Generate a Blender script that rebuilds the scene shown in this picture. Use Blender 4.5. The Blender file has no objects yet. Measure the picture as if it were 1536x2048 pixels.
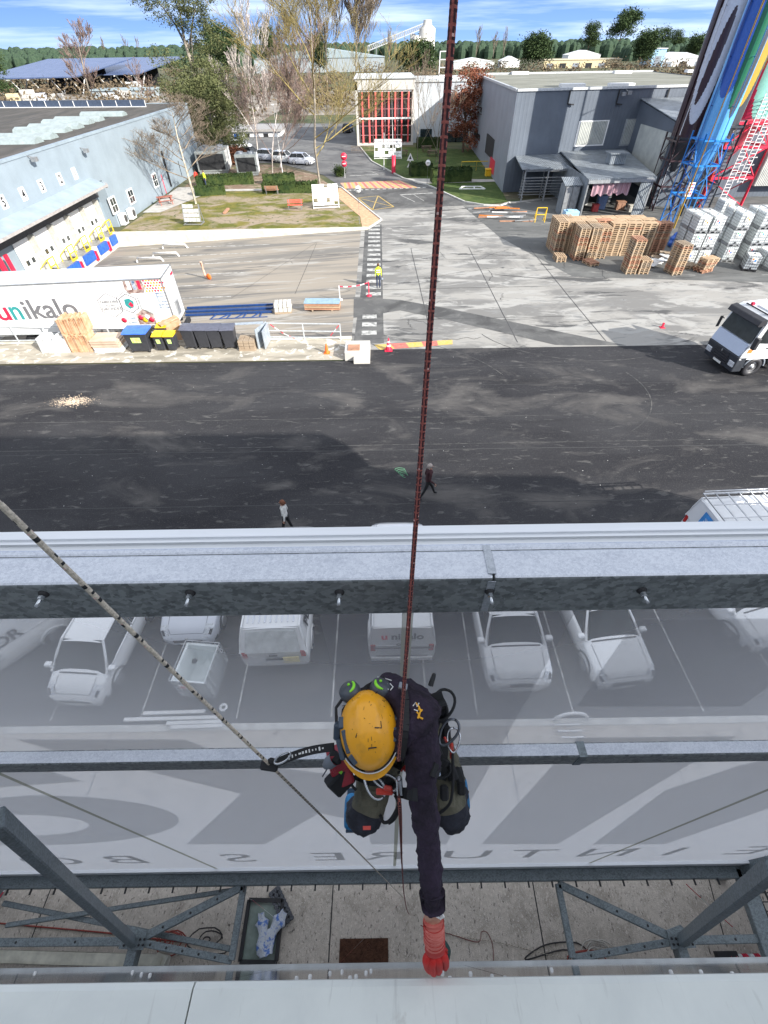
import bpy, bmesh, math, random
from mathutils import Vector, Matrix
# ------------------------------------------------------------------ camera, sky, sun, exposure
SC = bpy.context.scene
COL = SC.collection
YH, YN, RX, CH = 88.0, 1890.0, 0.015, 13.0          # horizon row, nadir row, roll, eye height
FO = math.sqrt((1024-YH)*(YN-1024)); PI_ = math.atan((1024-YH)/FO); RO = math.atan(RX)
camd = bpy.data.cameras.new('camera'); cam = bpy.data.objects.new('camera', camd); COL.objects.link(cam)
camd.sensor_fit = 'VERTICAL'; camd.sensor_height = 36; camd.sensor_width = 27
camd.lens = 36*FO/2048; camd.clip_start = 0.03; camd.clip_end = 9000
_F = Vector((0, math.cos(PI_), -math.sin(PI_))); _D = Vector((0, -math.sin(PI_), -math.cos(PI_))); _X = Vector((1, 0, 0))
_r = _X*math.cos(RO) + _D*math.sin(RO); _u = _X*math.sin(RO) - _D*math.cos(RO)
mw = Matrix.Identity(4)
for i in range(3):
    mw[i][0] = _r[i]; mw[i][1] = _u[i]; mw[i][2] = -_F[i]
mw[0][3], mw[1][3], mw[2][3] = 0, 0, CH
cam.matrix_world = mw
SC.camera = cam
SUN_EL, SUN_AZ = math.radians(27.0), math.atan2(0.78, -0.63)      # azimuth measured from +Y towards +X
W = bpy.data.worlds.new("World"); SC.world = W; W.use_nodes = True
nt = W.node_tree; nt.nodes.clear()
out = nt.nodes.new('ShaderNodeOutputWorld'); bg = nt.nodes.new('ShaderNodeBackground'); sky = nt.nodes.new('ShaderNodeTexSky')
sky.sky_type = 'NISHITA'; sky.sun_disc = False; sky.sun_elevation = SUN_EL; sky.sun_rotation = SUN_AZ
sky.air_density = 1.0; sky.dust_density = 0.3; sky.ozone_density = 1.5
bg.inputs['Strength'].default_value = 0.15
hs = nt.nodes.new('ShaderNodeHueSaturation'); hs.inputs['Saturation'].default_value = .2; hs.inputs['Value'].default_value = 1.0
tc = nt.nodes.new('ShaderNodeTexCoord'); mp = nt.nodes.new('ShaderNodeMapping'); mp.inputs['Scale'].default_value = (1.6, 1.6, 26)
mp.inputs['Rotation'].default_value = (0, math.radians(1.5), 0)
nz = nt.nodes.new('ShaderNodeTexNoise'); nz.inputs['Scale'].default_value = 2.1; nz.inputs['Detail'].default_value = 8; nz.inputs['Roughness'].default_value = .55
rp = nt.nodes.new('ShaderNodeValToRGB'); rp.color_ramp.elements[0].position = .47; rp.color_ramp.elements[1].position = .72
rp.color_ramp.elements[1].color = (.85, .85, .85, 1)
sx = nt.nodes.new('ShaderNodeSeparateXYZ'); er = nt.nodes.new('ShaderNodeValToRGB')          # the clear blue band low in the sky, then a brightened fill band
er.color_ramp.elements[0].position = 0.0; er.color_ramp.elements[0].color = (.80, 1.38, 2.5, 1)
er.color_ramp.elements[1].position = .09; er.color_ramp.elements[1].color = (.28, .66, 1.75, 1)
e3 = er.color_ramp.elements.new(.45); e3.color = (1.75, 1.85, 2.1, 1)  # pale sky above the view, brightened as added fill for the shaded foreground
ef = nt.nodes.new('ShaderNodeMapRange'); ef.inputs['From Min'].default_value = .60; ef.inputs['From Max'].default_value = .28
m0 = nt.nodes.new('ShaderNodeMixRGB')
mx = nt.nodes.new('ShaderNodeMixRGB'); mx.inputs['Color2'].default_value = (2.2, 2.6, 3.2, 1)
L = nt.links.new
L(tc.outputs['Generated'], mp.inputs['Vector']); L(mp.outputs[0], nz.inputs['Vector']); L(nz.outputs['Fac'], rp.inputs[0])
L(tc.outputs['Generated'], sx.inputs[0]); L(sx.outputs[2], er.inputs[0]); L(sx.outputs[2], ef.inputs['Value'])
L(sky.outputs[0], hs.inputs['Color']); L(hs.outputs[0], m0.inputs['Color1']); L(er.outputs[0], m0.inputs['Color2']); L(ef.outputs[0], m0.inputs['Fac'])
L(m0.outputs[0], mx.inputs['Color1']); L(rp.outputs[0], mx.inputs['Fac'])
L(mx.outputs[0], bg.inputs['Color']); L(bg.outputs[0], out.inputs['Surface'])
sd = bpy.data.lights.new('sun', 'SUN'); so = bpy.data.objects.new('sun', sd); COL.objects.link(so)
sd.energy = 2.7; sd.angle = math.radians(0.5); sd.color = (1, .95, .87)
sv = Vector((math.sin(SUN_AZ)*math.cos(SUN_EL), math.cos(SUN_AZ)*math.cos(SUN_EL), math.sin(SUN_EL)))
so.rotation_euler = (-sv).to_track_quat('-Z', 'Y').to_euler(); so.location = (60, -60, 60)
SC.view_settings.view_transform = 'Standard'; SC.view_settings.look = 'None'; SC.view_settings.gamma = 1
SC.view_settings.exposure = 1.70; SC.view_settings.use_curve_mapping = False
SC.render.engine = 'CYCLES'; SC.cycles.max_bounces = 8; SC.cycles.transparent_max_bounces = 24

# ------------------------------------------------------------------ pixel -> world measuring helpers (the photo is 1536 x 2048)
def ray(px, py):
    x, y = px-768, py-1024
    xr = x*math.cos(RO)-y*math.sin(RO); yr = x*math.sin(RO)+y*math.cos(RO)
    return Vector((xr, FO*math.cos(PI_)-yr*math.sin(PI_), -FO*math.sin(PI_)-yr*math.cos(PI_)))
def G(px, py, z=0.0):
    d = ray(px, py); t = (z-CH)/d.z; return Vector((d.x*t, d.y*t, z))
def V(px, py, Y):
    d = ray(px, py); t = Y/d.y; return Vector((d.x*t, Y, CH+d.z*t))
def VX(px, py, X):
    d = ray(px, py); t = X/d.x; return Vector((X, d.y*t, CH+d.z*t))
def D(px, py, ax):
    d = ray(px, py)*(ax/FO); return Vector((d.x, d.y, CH+d.z))
BXW = -26.9
def BZ(x): return 0.048*(min(-1.9, max(BXW, x))+1.9)            # the sunken loading bay slopes down to the docks
def B(px, py):
    d = ray(px, py); t = (.048*1.9-CH)/(d.z-.048*d.x); return Vector((d.x*t, d.y*t, CH+d.z*t))
R = random.Random(7)

# ------------------------------------------------------------------ materials
MT = {}
def M(name, col=(.5, .5, .5), rough=.7, metal=0, var=.12, scale=4, bump=0, bscale=None, col2=None, stretch=None, thr=None, spec=None, coat=0, alpha=None, wave=None, emis=None):
    if name in MT: return MT[name]
    m = bpy.data.materials.new(name); m.use_nodes = True; n = m.node_tree; b = n.nodes['Principled BSDF']
    b.inputs['Roughness'].default_value = rough; b.inputs['Metallic'].default_value = metal
    if spec is not None: b.inputs['Specular IOR Level'].default_value = spec
    if coat: b.inputs['Coat Weight'].default_value = coat; b.inputs['Coat Roughness'].default_value = .08
    c1 = (*col, 1)
    c2 = (*col2, 1) if col2 else (*[min(1, c*(1+2*var)) for c in col], 1)
    if not col2: c1 = (*[c*(1-var) for c in col], 1)
    tc = n.nodes.new('ShaderNodeTexCoord'); mp = n.nodes.new('ShaderNodeMapping')
    if stretch: mp.inputs['Scale'].default_value = stretch
    n.links.new(tc.outputs['Object'], mp.inputs['Vector'])
    nz = n.nodes.new('ShaderNodeTexNoise'); nz.inputs['Scale'].default_value = scale; nz.inputs['Detail'].default_value = 8; nz.inputs['Roughness'].default_value = .62
    n.links.new(mp.outputs[0], nz.inputs['Vector'])
    rp = n.nodes.new('ShaderNodeValToRGB'); lo, hi = thr if thr else (.35, .65)
    rp.color_ramp.elements[0].position = lo; rp.color_ramp.elements[1].position = hi
    rp.color_ramp.elements[0].color = c1; rp.color_ramp.elements[1].color = c2
    n.links.new(nz.outputs['Fac'], rp.inputs[0]); n.links.new(rp.outputs[0], b.inputs['Base Color'])
    if bump:
        bp = n.nodes.new('ShaderNodeBump'); bp.inputs['Strength'].default_value = bump; bp.inputs['Distance'].default_value = .02
        nb = n.nodes.new('ShaderNodeTexNoise'); nb.inputs['Scale'].default_value = bscale or scale*6; nb.inputs['Detail'].default_value = 4
        n.links.new(tc.outputs['Object'], nb.inputs['Vector']); n.links.new(nb.outputs['Fac'], bp.inputs['Height']); n.links.new(bp.outputs[0], b.inputs['Normal'])
    if wave:                                                    # ribs of profiled sheet: (axis, period)
        ax, per = wave
        sx = n.nodes.new('ShaderNodeSeparateXYZ'); n.links.new(tc.outputs['Object'], sx.inputs[0])
        mm = n.nodes.new('ShaderNodeMath'); mm.operation = 'MULTIPLY'; mm.inputs[1].default_value = 2*math.pi/per; n.links.new(sx.outputs[ax], mm.inputs[0])
        ms = n.nodes.new('ShaderNodeMath'); ms.operation = 'SINE'; n.links.new(mm.outputs[0], ms.inputs[0])
        mc = n.nodes.new('ShaderNodeMath'); mc.operation = 'POWER'; mc.inputs[1].default_value = 6; n.links.new(ms.outputs[0], mc.inputs[0])
        bp = n.nodes.new('ShaderNodeBump'); bp.inputs['Strength'].default_value = .35; bp.inputs['Distance'].default_value = .03
        n.links.new(mc.outputs[0], bp.inputs['Height']); n.links.new(bp.outputs[0], b.inputs['Normal'])
    if emis: b.inputs['Emission Color'].default_value = (*emis, 1); b.inputs['Emission Strength'].default_value = 1
    MT[name] = m; return m
def GLASS(name, col=(.02, .03, .035), rough=.06):
    return M(name, col, rough=rough, var=.3, scale=1.5, spec=.9, coat=.6)
def layered(name, layers, rough=.85, bump=.25, bscale=30):
    """ground material: layers = [(colour, scale, stretch, lo, hi)], each mixed over the ones before by thresholded noise"""
    m = bpy.data.materials.new(name); m.use_nodes = True; n = m.node_tree; b = n.nodes['Principled BSDF']
    b.inputs['Roughness'].default_value = rough; b.inputs['Specular IOR Level'].default_value = .25
    tc = n.nodes.new('ShaderNodeTexCoord'); prev = None
    for k, lay in enumerate(layers):
        col = lay[0] if isinstance(lay[0], tuple) else lay
        if prev is None:
            rgb = n.nodes.new('ShaderNodeRGB'); rgb.outputs[0].default_value = (*col, 1); prev = rgb.outputs[0]; continue
        col, sc, st, lo, hi = lay
        mp = n.nodes.new('ShaderNodeMapping'); mp.inputs['Scale'].default_value = st[:3]; mp.inputs['Location'].default_value = (k*13.1, k*7.7, 0)
        if len(st) > 3: mp.inputs['Rotation'].default_value = (0, 0, math.radians(st[3]))
        n.links.new(tc.outputs['Object'], mp.inputs['Vector'])
        nz = n.nodes.new('ShaderNodeTexNoise'); nz.inputs['Scale'].default_value = sc; nz.inputs['Detail'].default_value = 9; nz.inputs['Roughness'].default_value = .62; nz.inputs['Distortion'].default_value = .6
        n.links.new(mp.outputs[0], nz.inputs['Vector'])
        mr = n.nodes.new('ShaderNodeMapRange'); mr.inputs['From Min'].default_value = lo; mr.inputs['From Max'].default_value = hi; n.links.new(nz.outputs['Fac'], mr.inputs['Value'])
        mx = n.nodes.new('ShaderNodeMixRGB'); mx.inputs['Color2'].default_value = (*col, 1)
        n.links.new(mr.outputs[0], mx.inputs['Fac']); n.links.new(prev, mx.inputs['Color1']); prev = mx.outputs[0]
    n.links.new(prev, b.inputs['Base Color'])
    bp = n.nodes.new('ShaderNodeBump'); bp.inputs['Strength'].default_value = bump; bp.inputs['Distance'].default_value = .015
    nb = n.nodes.new('ShaderNodeTexNoise'); nb.inputs['Scale'].default_value = bscale; nb.inputs['Detail'].default_value = 5
    n.links.new(tc.outputs['Object'], nb.inputs['Vector']); n.links.new(nb.outputs['Fac'], bp.inputs['Height']); n.links.new(bp.outputs[0], b.inputs['Normal'])
    MT[name] = m; return m

# ------------------------------------------------------------------ mesh builder
def perp(d):
    d = d.normalized(); a = Vector((0, 0, 1)) if abs(d.z) < .9 else Vector((1, 0, 0))
    u = d.cross(a).normalized(); return u, u.cross(d).normalized()
class MB:
    def __init__(s, xf=None): s.v = []; s.f = []; s.m = []; s.sm = []; s.uv = {}; s.xf = xf
    def add(s, vs, fs, m=0, smooth=False):
        o = len(s.v)
        for p in vs:
            p = Vector(p); s.v.append(s.xf @ p if s.xf else p)
        for f in fs: s.f.append([i+o for i in f]); s.m.append(m); s.sm.append(smooth)
        return s
    def box(s, x0, x1, y0, y1, z0, z1, m=0):
        return s.add([(x0, y0, z0), (x1, y0, z0), (x1, y1, z0), (x0, y1, z0), (x0, y0, z1), (x1, y0, z1), (x1, y1, z1), (x0, y1, z1)],
                     [(3, 2, 1, 0), (4, 5, 6, 7), (0, 1, 5, 4), (1, 2, 6, 5), (2, 3, 7, 6), (3, 0, 4, 7)], m)
    def hexa(s, b, t, m=0): return s.add(list(b)+list(t), [(3, 2, 1, 0), (4, 5, 6, 7), (0, 1, 5, 4), (1, 2, 6, 5), (2, 3, 7, 6), (3, 0, 4, 7)], m)
    def bar(s, a, b, w=.05, h=None, m=0, up=None):
        a, b = Vector(a), Vector(b); h = h or w; d = (b-a).normalized()
        if up is None: u, v = perp(d)
        else: u = d.cross(Vector(up)).normalized(); v = u.cross(d).normalized()
        u = u*w/2; v = v*h/2
        return s.hexa([a-u-v, a+u-v, a+u+v, a-u+v], [b-u-v, b+u-v, b+u+v, b-u+v], m)
    def tube(s, pts, r, n=8, m=0, cap=True, smooth=True):
        pts = [Vector(p) for p in pts]; rs = r if isinstance(r, (list, tuple)) else [r]*len(pts)
        vs = []; fs = []; u = None
        for i, p in enumerate(pts):
            d = (pts[min(i+1, len(pts)-1)]-pts[max(i-1, 0)])
            if d.length < 1e-9: d = Vector((0, 0, 1))
            d.normalize()
            if u is None: u, w = perp(d)
            else:
                u = (u-d*u.dot(d)); u = u.normalized() if u.length > 1e-6 else perp(d)[0]; w = d.cross(u)
            for k in range(n):
                a = 2*math.pi*k/n; vs.append(p+(u*math.cos(a)+w*math.sin(a))*rs[i])
        for i in range(len(pts)-1):
            for k in range(n): fs.append((i*n+k, i*n+(k+1) % n, (i+1)*n+(k+1) % n, (i+1)*n+k))
        s.add(vs, fs, m, smooth)
        if cap: s.add(vs[:n], [tuple(range(n))[::-1]], m); s.add(vs[-n:], [tuple(range(n))], m)
        return s
    def lathe(s, prof, c=(0, 0, 0), n=16, m=0, axis=(0, 0, 1), smooth=True):
        c = Vector(c); d = Vector(axis).normalized(); u, w = perp(d); vs = []; fs = []
        for (r_, z_) in prof:
            for k in range(n): a = 2*math.pi*k/n; vs.append(c+d*z_+(u*math.cos(a)+w*math.sin(a))*r_)
        for i in range(len(prof)-1):
            for k in range(n): fs.append((i*n+k, i*n+(k+1) % n, (i+1)*n+(k+1) % n, (i+1)*n+k))
        return s.add(vs, fs, m, smooth)
    def poly(s, pts, m=0): return s.add(pts, [tuple(range(len(pts)))], m)
    def prism(s, pts, off, m=0, m2=None):
        n = len(pts); off = Vector(off); a = [Vector(p) for p in pts]; b = [p+off for p in a]
        s.add(a+b, [tuple(range(n))[::-1], tuple(range(n, 2*n))], m)
        return s.add(a+b, [(i, (i+1) % n, n+(i+1) % n, n+i) for i in range(n)], m if m2 is None else m2)
    def grid(s, rows, m=0, smooth=True, close=False):
        n = len(rows[0]); vs = [p for r_ in rows for p in r_]; fs = []
        for i in range(len(rows)-1):
            for k in range(n if close else n-1): fs.append((i*n+k, i*n+(k+1) % n, (i+1)*n+(k+1) % n, (i+1)*n+k))
        return s.add(vs, fs, m, smooth)
    def sphere(s, c, r, n=10, m=0, sc=(1, 1, 1)):
        c = Vector(c); rows = []
        for i in range(n//2+1):
            a = math.pi*i/(n//2); rows.append([c+Vector((math.sin(a)*math.cos(2*math.pi*k/n)*sc[0], math.sin(a)*math.sin(2*math.pi*k/n)*sc[1], math.cos(a)*sc[2]))*r for k in range(n)])
        return s.grid(rows, m, True, True)
    def mesh(s, name, mats):
        me = bpy.data.meshes.new(name); me.from_pydata([tuple(p) for p in s.v], [], s.f)
        for mt in (mats if isinstance(mats, (list, tuple)) else [mats]): me.materials.append(mt)
        me.polygons.foreach_set('material_index', s.m); me.polygons.foreach_set('use_smooth', s.sm); me.update()
        return me
    def build(s, name, mats, parent=None, bevel=0, seg=1):
        o = bpy.data.objects.new(name, s.mesh(name, mats)); COL.objects.link(o)
        if parent: o.parent = parent
        if bevel:
            b = o.modifiers.new('bevel', 'BEVEL'); b.width = bevel; b.segments = seg; b.limit_method = 'ANGLE'; b.angle_limit = math.radians(40)
        return o
def tag(o, label=None, cat=None, group=None, kind=None):
    if label: o['label'] = label
    if cat: o['category'] = cat
    if group: o['group'] = group
    if kind: o['kind'] = kind
    return o
def thing(name, label, cat, loc=(0, 0, 0), rz=0, group=None):
    o = bpy.data.objects.new(name, None); COL.objects.link(o); o.location = loc; o.rotation_euler = (0, 0, rz); o.empty_display_size = .2
    return tag(o, label, cat, group)
def one(mb, name, mats, label, cat, group=None, kind=None, bevel=0, org=None):
    """a thing that is one mesh built in world coordinates: its origin is moved to its base"""
    if org is None:
        xs = [p.x for p in mb.v]; ys = [p.y for p in mb.v]; zs = [p.z for p in mb.v]
        org = Vector(((min(xs)+max(xs))/2, (min(ys)+max(ys))/2, min(zs)))
    mb.v = [p-org for p in mb.v]
    o = mb.build(name, mats, bevel=bevel); o.location = org
    return tag(o, label, cat, group, kind)
def struct(mb, name, mats): return tag(mb.build(name, mats), kind='structure')
def dup(root, loc=None, rz=None, label=None, group=None):
    kids = {}
    def rec(o, par):
        c = o.copy(); COL.objects.link(c)
        if par: c.parent = par; c.matrix_parent_inverse = o.matrix_parent_inverse.copy()
        for ch in [x for x in ALLK if x.parent == o]: rec(ch, c)
        return c
    ALLK = list(root.children_recursive)
    c = rec(root, None)
    if loc is not None: c.location = loc
    if rz is not None: c.rotation_euler = (0, 0, rz)
    if label: c['label'] = label
    if group: c['group'] = group
    return c
_tc = {}
def glyphs(txt, size=1, bold=0, spacing=1.0, shear=0):
    """flat filled outlines of a text as (verts, faces), centred in x, baseline y=0"""
    key = (txt, size, bold, spacing, shear)
    if key in _tc: return _tc[key]
    cu = bpy.data.curves.new('t', 'FONT'); cu.body = txt; cu.size = size; cu.offset = bold; cu.space_character = spacing; cu.align_x = 'CENTER'; cu.shear = shear; cu.resolution_u = 4
    ob = bpy.data.objects.new('t', cu); COL.objects.link(ob); dg = bpy.context.evaluated_depsgraph_get(); dg.update()
    me = bpy.data.meshes.new_from_object(ob.evaluated_get(dg)); vs = [v.co.copy() for v in me.vertices]; fs = [tuple(p.vertices) for p in me.polygons]
    bpy.data.objects.remove(ob); bpy.data.curves.remove(cu); bpy.data.meshes.remove(me)
    _tc[key] = (vs, fs); return vs, fs
def text(mb, txt, c, right, up, size, m=0, bold=0, spacing=1.0, shear=0, wid=None):
    vs, fs = glyphs(txt, size, bold, spacing, shear); c, right, up = Vector(c), Vector(right).normalized(), Vector(up).normalized()
    k = 1
    if wid and vs: k = wid/(max(v.x for v in vs)-min(v.x for v in vs))
    mb.add([c+right*v.x*k+up*v.y for v in vs], fs, m)
def skin(name, verts, edges, radii, mats, segmat=None, sub=2, parent=None, roots=None, org=None, flat=None):
    """a continuous tapered body grown over a skeleton; faces take the material of the nearest bone (segmat per edge)"""
    org = Vector(org) if org is not None else Vector((0, 0, 0))
    me = bpy.data.meshes.new(name); me.from_pydata([tuple(Vector(v)-org) for v in verts], edges, [])
    ob = bpy.data.objects.new(name, me); COL.objects.link(ob)
    ob.modifiers.new('s', 'SKIN')
    sk = me.skin_vertices[0] if me.skin_vertices else None
    if sk is None:
        bm = bmesh.new(); bm.from_mesh(me); bm.verts.layers.skin.verify(); bm.to_mesh(me); bm.free(); sk = me.skin_vertices[0]
    for i, v in enumerate(sk.data):
        rr = radii[i]; v.radius = rr if isinstance(rr, tuple) else (rr, rr); v.use_root = False
    # connected parts: one root each
    par = list(range(len(verts)))
    def fd(i):
        while par[i] != i: i = par[i]
        return i
    for a, b in edges: par[fd(a)] = fd(b)
    seen = set()
    for i in (roots or [])+list(range(len(verts))):
        g = fd(i)
        if g not in seen: seen.add(g); sk.data[i].use_root = True
    if sub: m2 = ob.modifiers.new('u', 'SUBSURF'); m2.levels = sub; m2.render_levels = sub
    dg = bpy.context.evaluated_depsgraph_get(); dg.update()
    nm = bpy.data.meshes.new_from_object(ob.evaluated_get(dg)); ob.modifiers.clear(); ob.data = nm
    nm.materials.clear()
    for mt in mats: nm.materials.append(mt)
    vv = [Vector(v)-org for v in verts]
    for p in nm.polygons:
        p.use_smooth = True
        if segmat:
            best, bi = 1e9, 0; c = p.center
            for k, (a, b) in enumerate(edges):
                A, Bv = vv[a], vv[b]; dd = Bv-A; t = max(0, min(1, (c-A).dot(dd)/max(dd.length_squared, 1e-9))); dist = (c-A-dd*t).length
                ra = radii[a] if not isinstance(radii[a], tuple) else max(radii[a]); rb = radii[b] if not isinstance(radii[b], tuple) else max(radii[b])
                dist /= (ra*(1-t)+rb*t)
                if dist < best: best, bi = dist, k
            p.material_index = segmat[bi]
    ob.location = org
    if parent: ob.parent = parent
    return ob
# ------------------------------------------------------------------ ground, roads, paving
m_field = layered('field_soil', [(.12, .105, .07), ((.10, .11, .05), .02, (1, 3, 1), .42, .6), ((.05, .07, .03), .05, (1, 2, 1), .5, .62)], bscale=2)
m_road = layered('fresh_asphalt', [(.042, .042, .046), ((.022, .022, .026), .16, (.5, 1.4, 1), .40, .60), ((.095, .09, .087), .26, (.7, 1.6, 1, 8), .52, .66), ((.022, .022, .025), .5, (.18, 2.4, 1), .60, .70),
                 ((.14, .136, .13), 2.6, (.5, 1.5, 1, 5), .58, .74), ((.085, .083, .08), 22, (1, 1, 1), .55, .68), ((.015, .015, .017), 30, (1, 1, 1), .60, .68)], bump=.7, bscale=45)
m_slurry = layered('worn_concrete', [(.31, .30, .28), ((.19, .186, .178), .16, (.8, 1.4, 1, 20), .46, .54), ((.35, .343, .325), .45, (.6, 1.5, 1, 25), .52, .58),
                 ((.09, .09, .09), .30, (.5, 1.9, 1, 32), .585, .62), ((.22, .22, .215), 1.4, (.5, 1.6, 1, 15), .56, .64), ((.10, .10, .10), 3.2, (1, 1, 1), .66, .72)], bump=.3)
m_greyas = layered('grey_asphalt', [(.115, .117, .115), ((.155, .157, .152), .25, (1, 2.2, 1, 15), .48, .6), ((.075, .077, .078), .5, (.6, 1.8, 1, 10), .56, .64), ((.33, .325, .31), .9, (.5, 2.2, 1, 20), .63, .68)], bump=.4)
m_patch = layered('dark_patch_asphalt', [(.10, .10, .10), ((.14, .14, .136), .8, (1, 1, 1), .45, .6), ((.07, .07, .07), .35, (1, 1, 1), .52, .62)], bump=.4)
m_bay = layered('bay_concrete', [(.31, .275, .23), ((.19, .18, .165), .22, (.25, 2.2, 1, 3), .45, .58), ((.13, .125, .12), .35, (.2, 2.6, 1, 4), .57, .64), ((.36, .34, .31), .8, (.3, 1.8, 1), .56, .64)], bump=.2)
m_strip = layered('kerb_strip_concrete', [(.42, .38, .31), ((.27, .245, .20), .6, (.6, 2, 1), .45, .58), ((.66, .64, .58), 1.6, (1, 1, 1), .55, .62), ((.2, .19, .17), 3, (1, 1, 1), .66, .72)], bump=.3)
m_pave = layered('pavement_concrete', [(.47, .42, .36), ((.54, .485, .42), 9, (1, 1, 1), .42, .62), ((.36, .32, .27), 2.2, (1, 1, 1), .48, .66), ((.64, .58, .51), 38, (1, .5, 1), .54, .64), ((.15, .135, .12), 26, (1, .5, 1), .58, .67), ((.07, .06, .055), 5, (1, 1, 1), .66, .71)], bump=.8, bscale=60)
m_grass = layered('grass', [(.12, .125, .025), ((.19, .165, .04), .5, (1, 1, 1), .45, .58), ((.31, .25, .185), .22, (1, 1.4, 1), .46, .57), ((.06, .085, .02), 2.2, (1, 1, 1), .56, .66)], bump=1, bscale=25, rough=1)
m_grass2 = layered('green_grass', [(.065, .10, .025), ((.04, .07, .018), 1.2, (1, 1, 1), .45, .6), ((.10, .13, .04), .4, (1, 1, 1), .52, .62)], bump=1, bscale=25, rough=1)
m_white = M('white_marking', (.72, .72, .70), rough=.8, var=.2, scale=9, thr=(.3, .55))
m_wline = M('faded_white_marking', (.26, .255, .24), rough=.8, col2=(.55, .54, .52), scale=2.5, thr=(.45, .6))
m_yel = M('yellow_marking', (.62, .40, .05), rough=.8, col2=(.5, .4, .2), scale=6)
m_redm = M('red_marking', (.60, .10, .10), rough=.8, col2=(.62, .2, .14), scale=6)
m_buff = M('buff_paving', (.48, .30, .18), rough=.9, var=.2, scale=3)
m_kerb = M('kerb_stone', (.52, .51, .48), rough=.9, var=.15, scale=3)
m_retw = M('retaining_wall_paint', (.50, .47, .39), rough=.85, col2=(.68, .67, .61), scale=1.2, bump=.1)
m_dkl = M('tar_line', (.03, .03, .03), rough=.9)

S = 3500
g = MB()
def sheet(mb, x0, x1, y0, y1, z, m=0, nx=1, ny=1): mb.add([(x0, y0, z), (x1, y0, z), (x1, y1, z), (x0, y1, z)], [(0, 1, 2, 3)], m)
sheet(g, -S, BXW, -60, S, -.02); sheet(g, -1.9, S, -60, S, -.02); sheet(g, BXW, -1.9, -60, 28, -.02); sheet(g, BXW, -1.9, 52.1, S, -.02)
struct(g, 'ground', m_field)
def flat(name, pts, z, m, kind=True):
    mb = MB(); mb.poly([(p[0], p[1], z) for p in pts])
    if mb.f: pass
    o = mb.build(name, m); 
    return tag(o, kind='structure')
flat('asphalt_road', [(-90, 4.41), (90, 4.41), (90, 26.35), (-1.9, 26.35), (-1.9, 25.0), (-90, 25.3)], 0.0, m_road)
flat('concrete_yard', [(-1.9, 26.35), (90, 26.35), (90, 60), (29, 68), (14.6, 62.4), (13.8, 60.9), (10.05, 62.7), (6.8, 71.8), (-4.6, 71.0), (.15, 55.6), (-1.9, 53.6)], 0.0, m_slurry)
flat('junction_road', [(-1.0, 60), (12, 61.5), (6.8, 71.5), (-4.4, 70.9)], .005, m_patch)
flat('yard_road', [(11.5, 49), (15.3, 38.2), (30, 36.3), (90, 35), (90, 60), (29, 67), (15, 61.8), (12.6, 60.6), (9.6, 61)], .005, m_greyas)
flat('access_road', [(-4.6, 71.0), (6.8, 71.8), (3.2, 76.5), (-1.2, 90), (-3.5, 106), (-6, 140), (-60, 150), (-55, 96), (-16, 90), (-8, 80)], .0, layered('road_asphalt', [(.12, .12, .122), ((.17, .17, .168), .2, (1, 1, 1), .45, .58), ((.08, .08, .08), .5, (1, 1, 1), .56, .66)]))
flat('crosswalk_path', [(-1.75, 27.2), (.15, 27.2), (.15, 33.6), (.2, 54), (-1.5, 54), (-1.5, 36)], .006, m_patch)
flat('diagonal_road_patch', [G(*q)[:2] for q in ((708, 594), (707, 636), (800, 621), (900, 641), (1111, 690), (1252, 691), (900, 618), (800, 600))], .010, m_patch)
flat('loading_yard_apron', [(-60, 25.3), (-1.95, 25.02), (-1.9, 28.0), (-60, 28.4)], .05, m_strip)
flat('pavement', [(-60, -1), (60, -1), (60, 4.25), (-60, 4.25)], .10, m_pave)
k = MB(); k.box(-60, 60, 4.25, 4.43, -.02, .115); struct(k, 'kerb', m_kerb)
# joints in the paving below
j = MB()
for (a, b) in (((107, 1767), (60, 1885)), ((670, 1767), (657, 1925)), ((1070, 1767), (1093, 1925)), ((1470, 1767), (1452, 1890))):
    A, Bp = G(*a, .1), G(*b, .1); d = (Bp-A).normalized(); A -= d*3.4*0; p = Vector((-d.y, d.x, 0))*.012
    A2 = A+Vector((0, 3.2, 0)); j.poly([(A2+p)[:2]+(.104,), (A2-p)[:2]+(.104,), (Bp-p)[:2]+(.104,), (Bp+p)[:2]+(.104,)])
struct(j, 'pavement_joints', m_dkl)
# bay
b = MB(); b.add([(BXW, 28, BZ(BXW)), (-1.9, 28, 0), (-1.9, 52.1, 0), (BXW, 52.1, BZ(BXW))], [(0, 1, 2, 3)])
struct(b, 'loading_bay_floor', m_bay)
# walls round the bay
w = MB(); w.prism([(-26.95, 52.0, -1.2), (-1.2, 52.0, -.05), (-1.2, 52.0, .22), (-26.95, 52.0, .12)], (0, .3, 0))
one(w, 'retaining_wall', m_retw, 'long whitewashed low retaining wall between the lawn and the loading bay', 'wall')
w = MB(); w.prism([(-26.95, 28.0, -1.2), (-1.9, 28.0, -.05), (-1.9, 28.0, .10), (-26.95, 28.0, .10)], (0, -.25, 0))
one(w, 'retaining_wall', m_retw, 'low concrete wall holding the bin strip above the loading bay', 'wall')
struct(MB().box(-27.3, BXW, 27.8, 52.2, -1.3, .0), 'bay_edge', m_retw)
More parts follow.
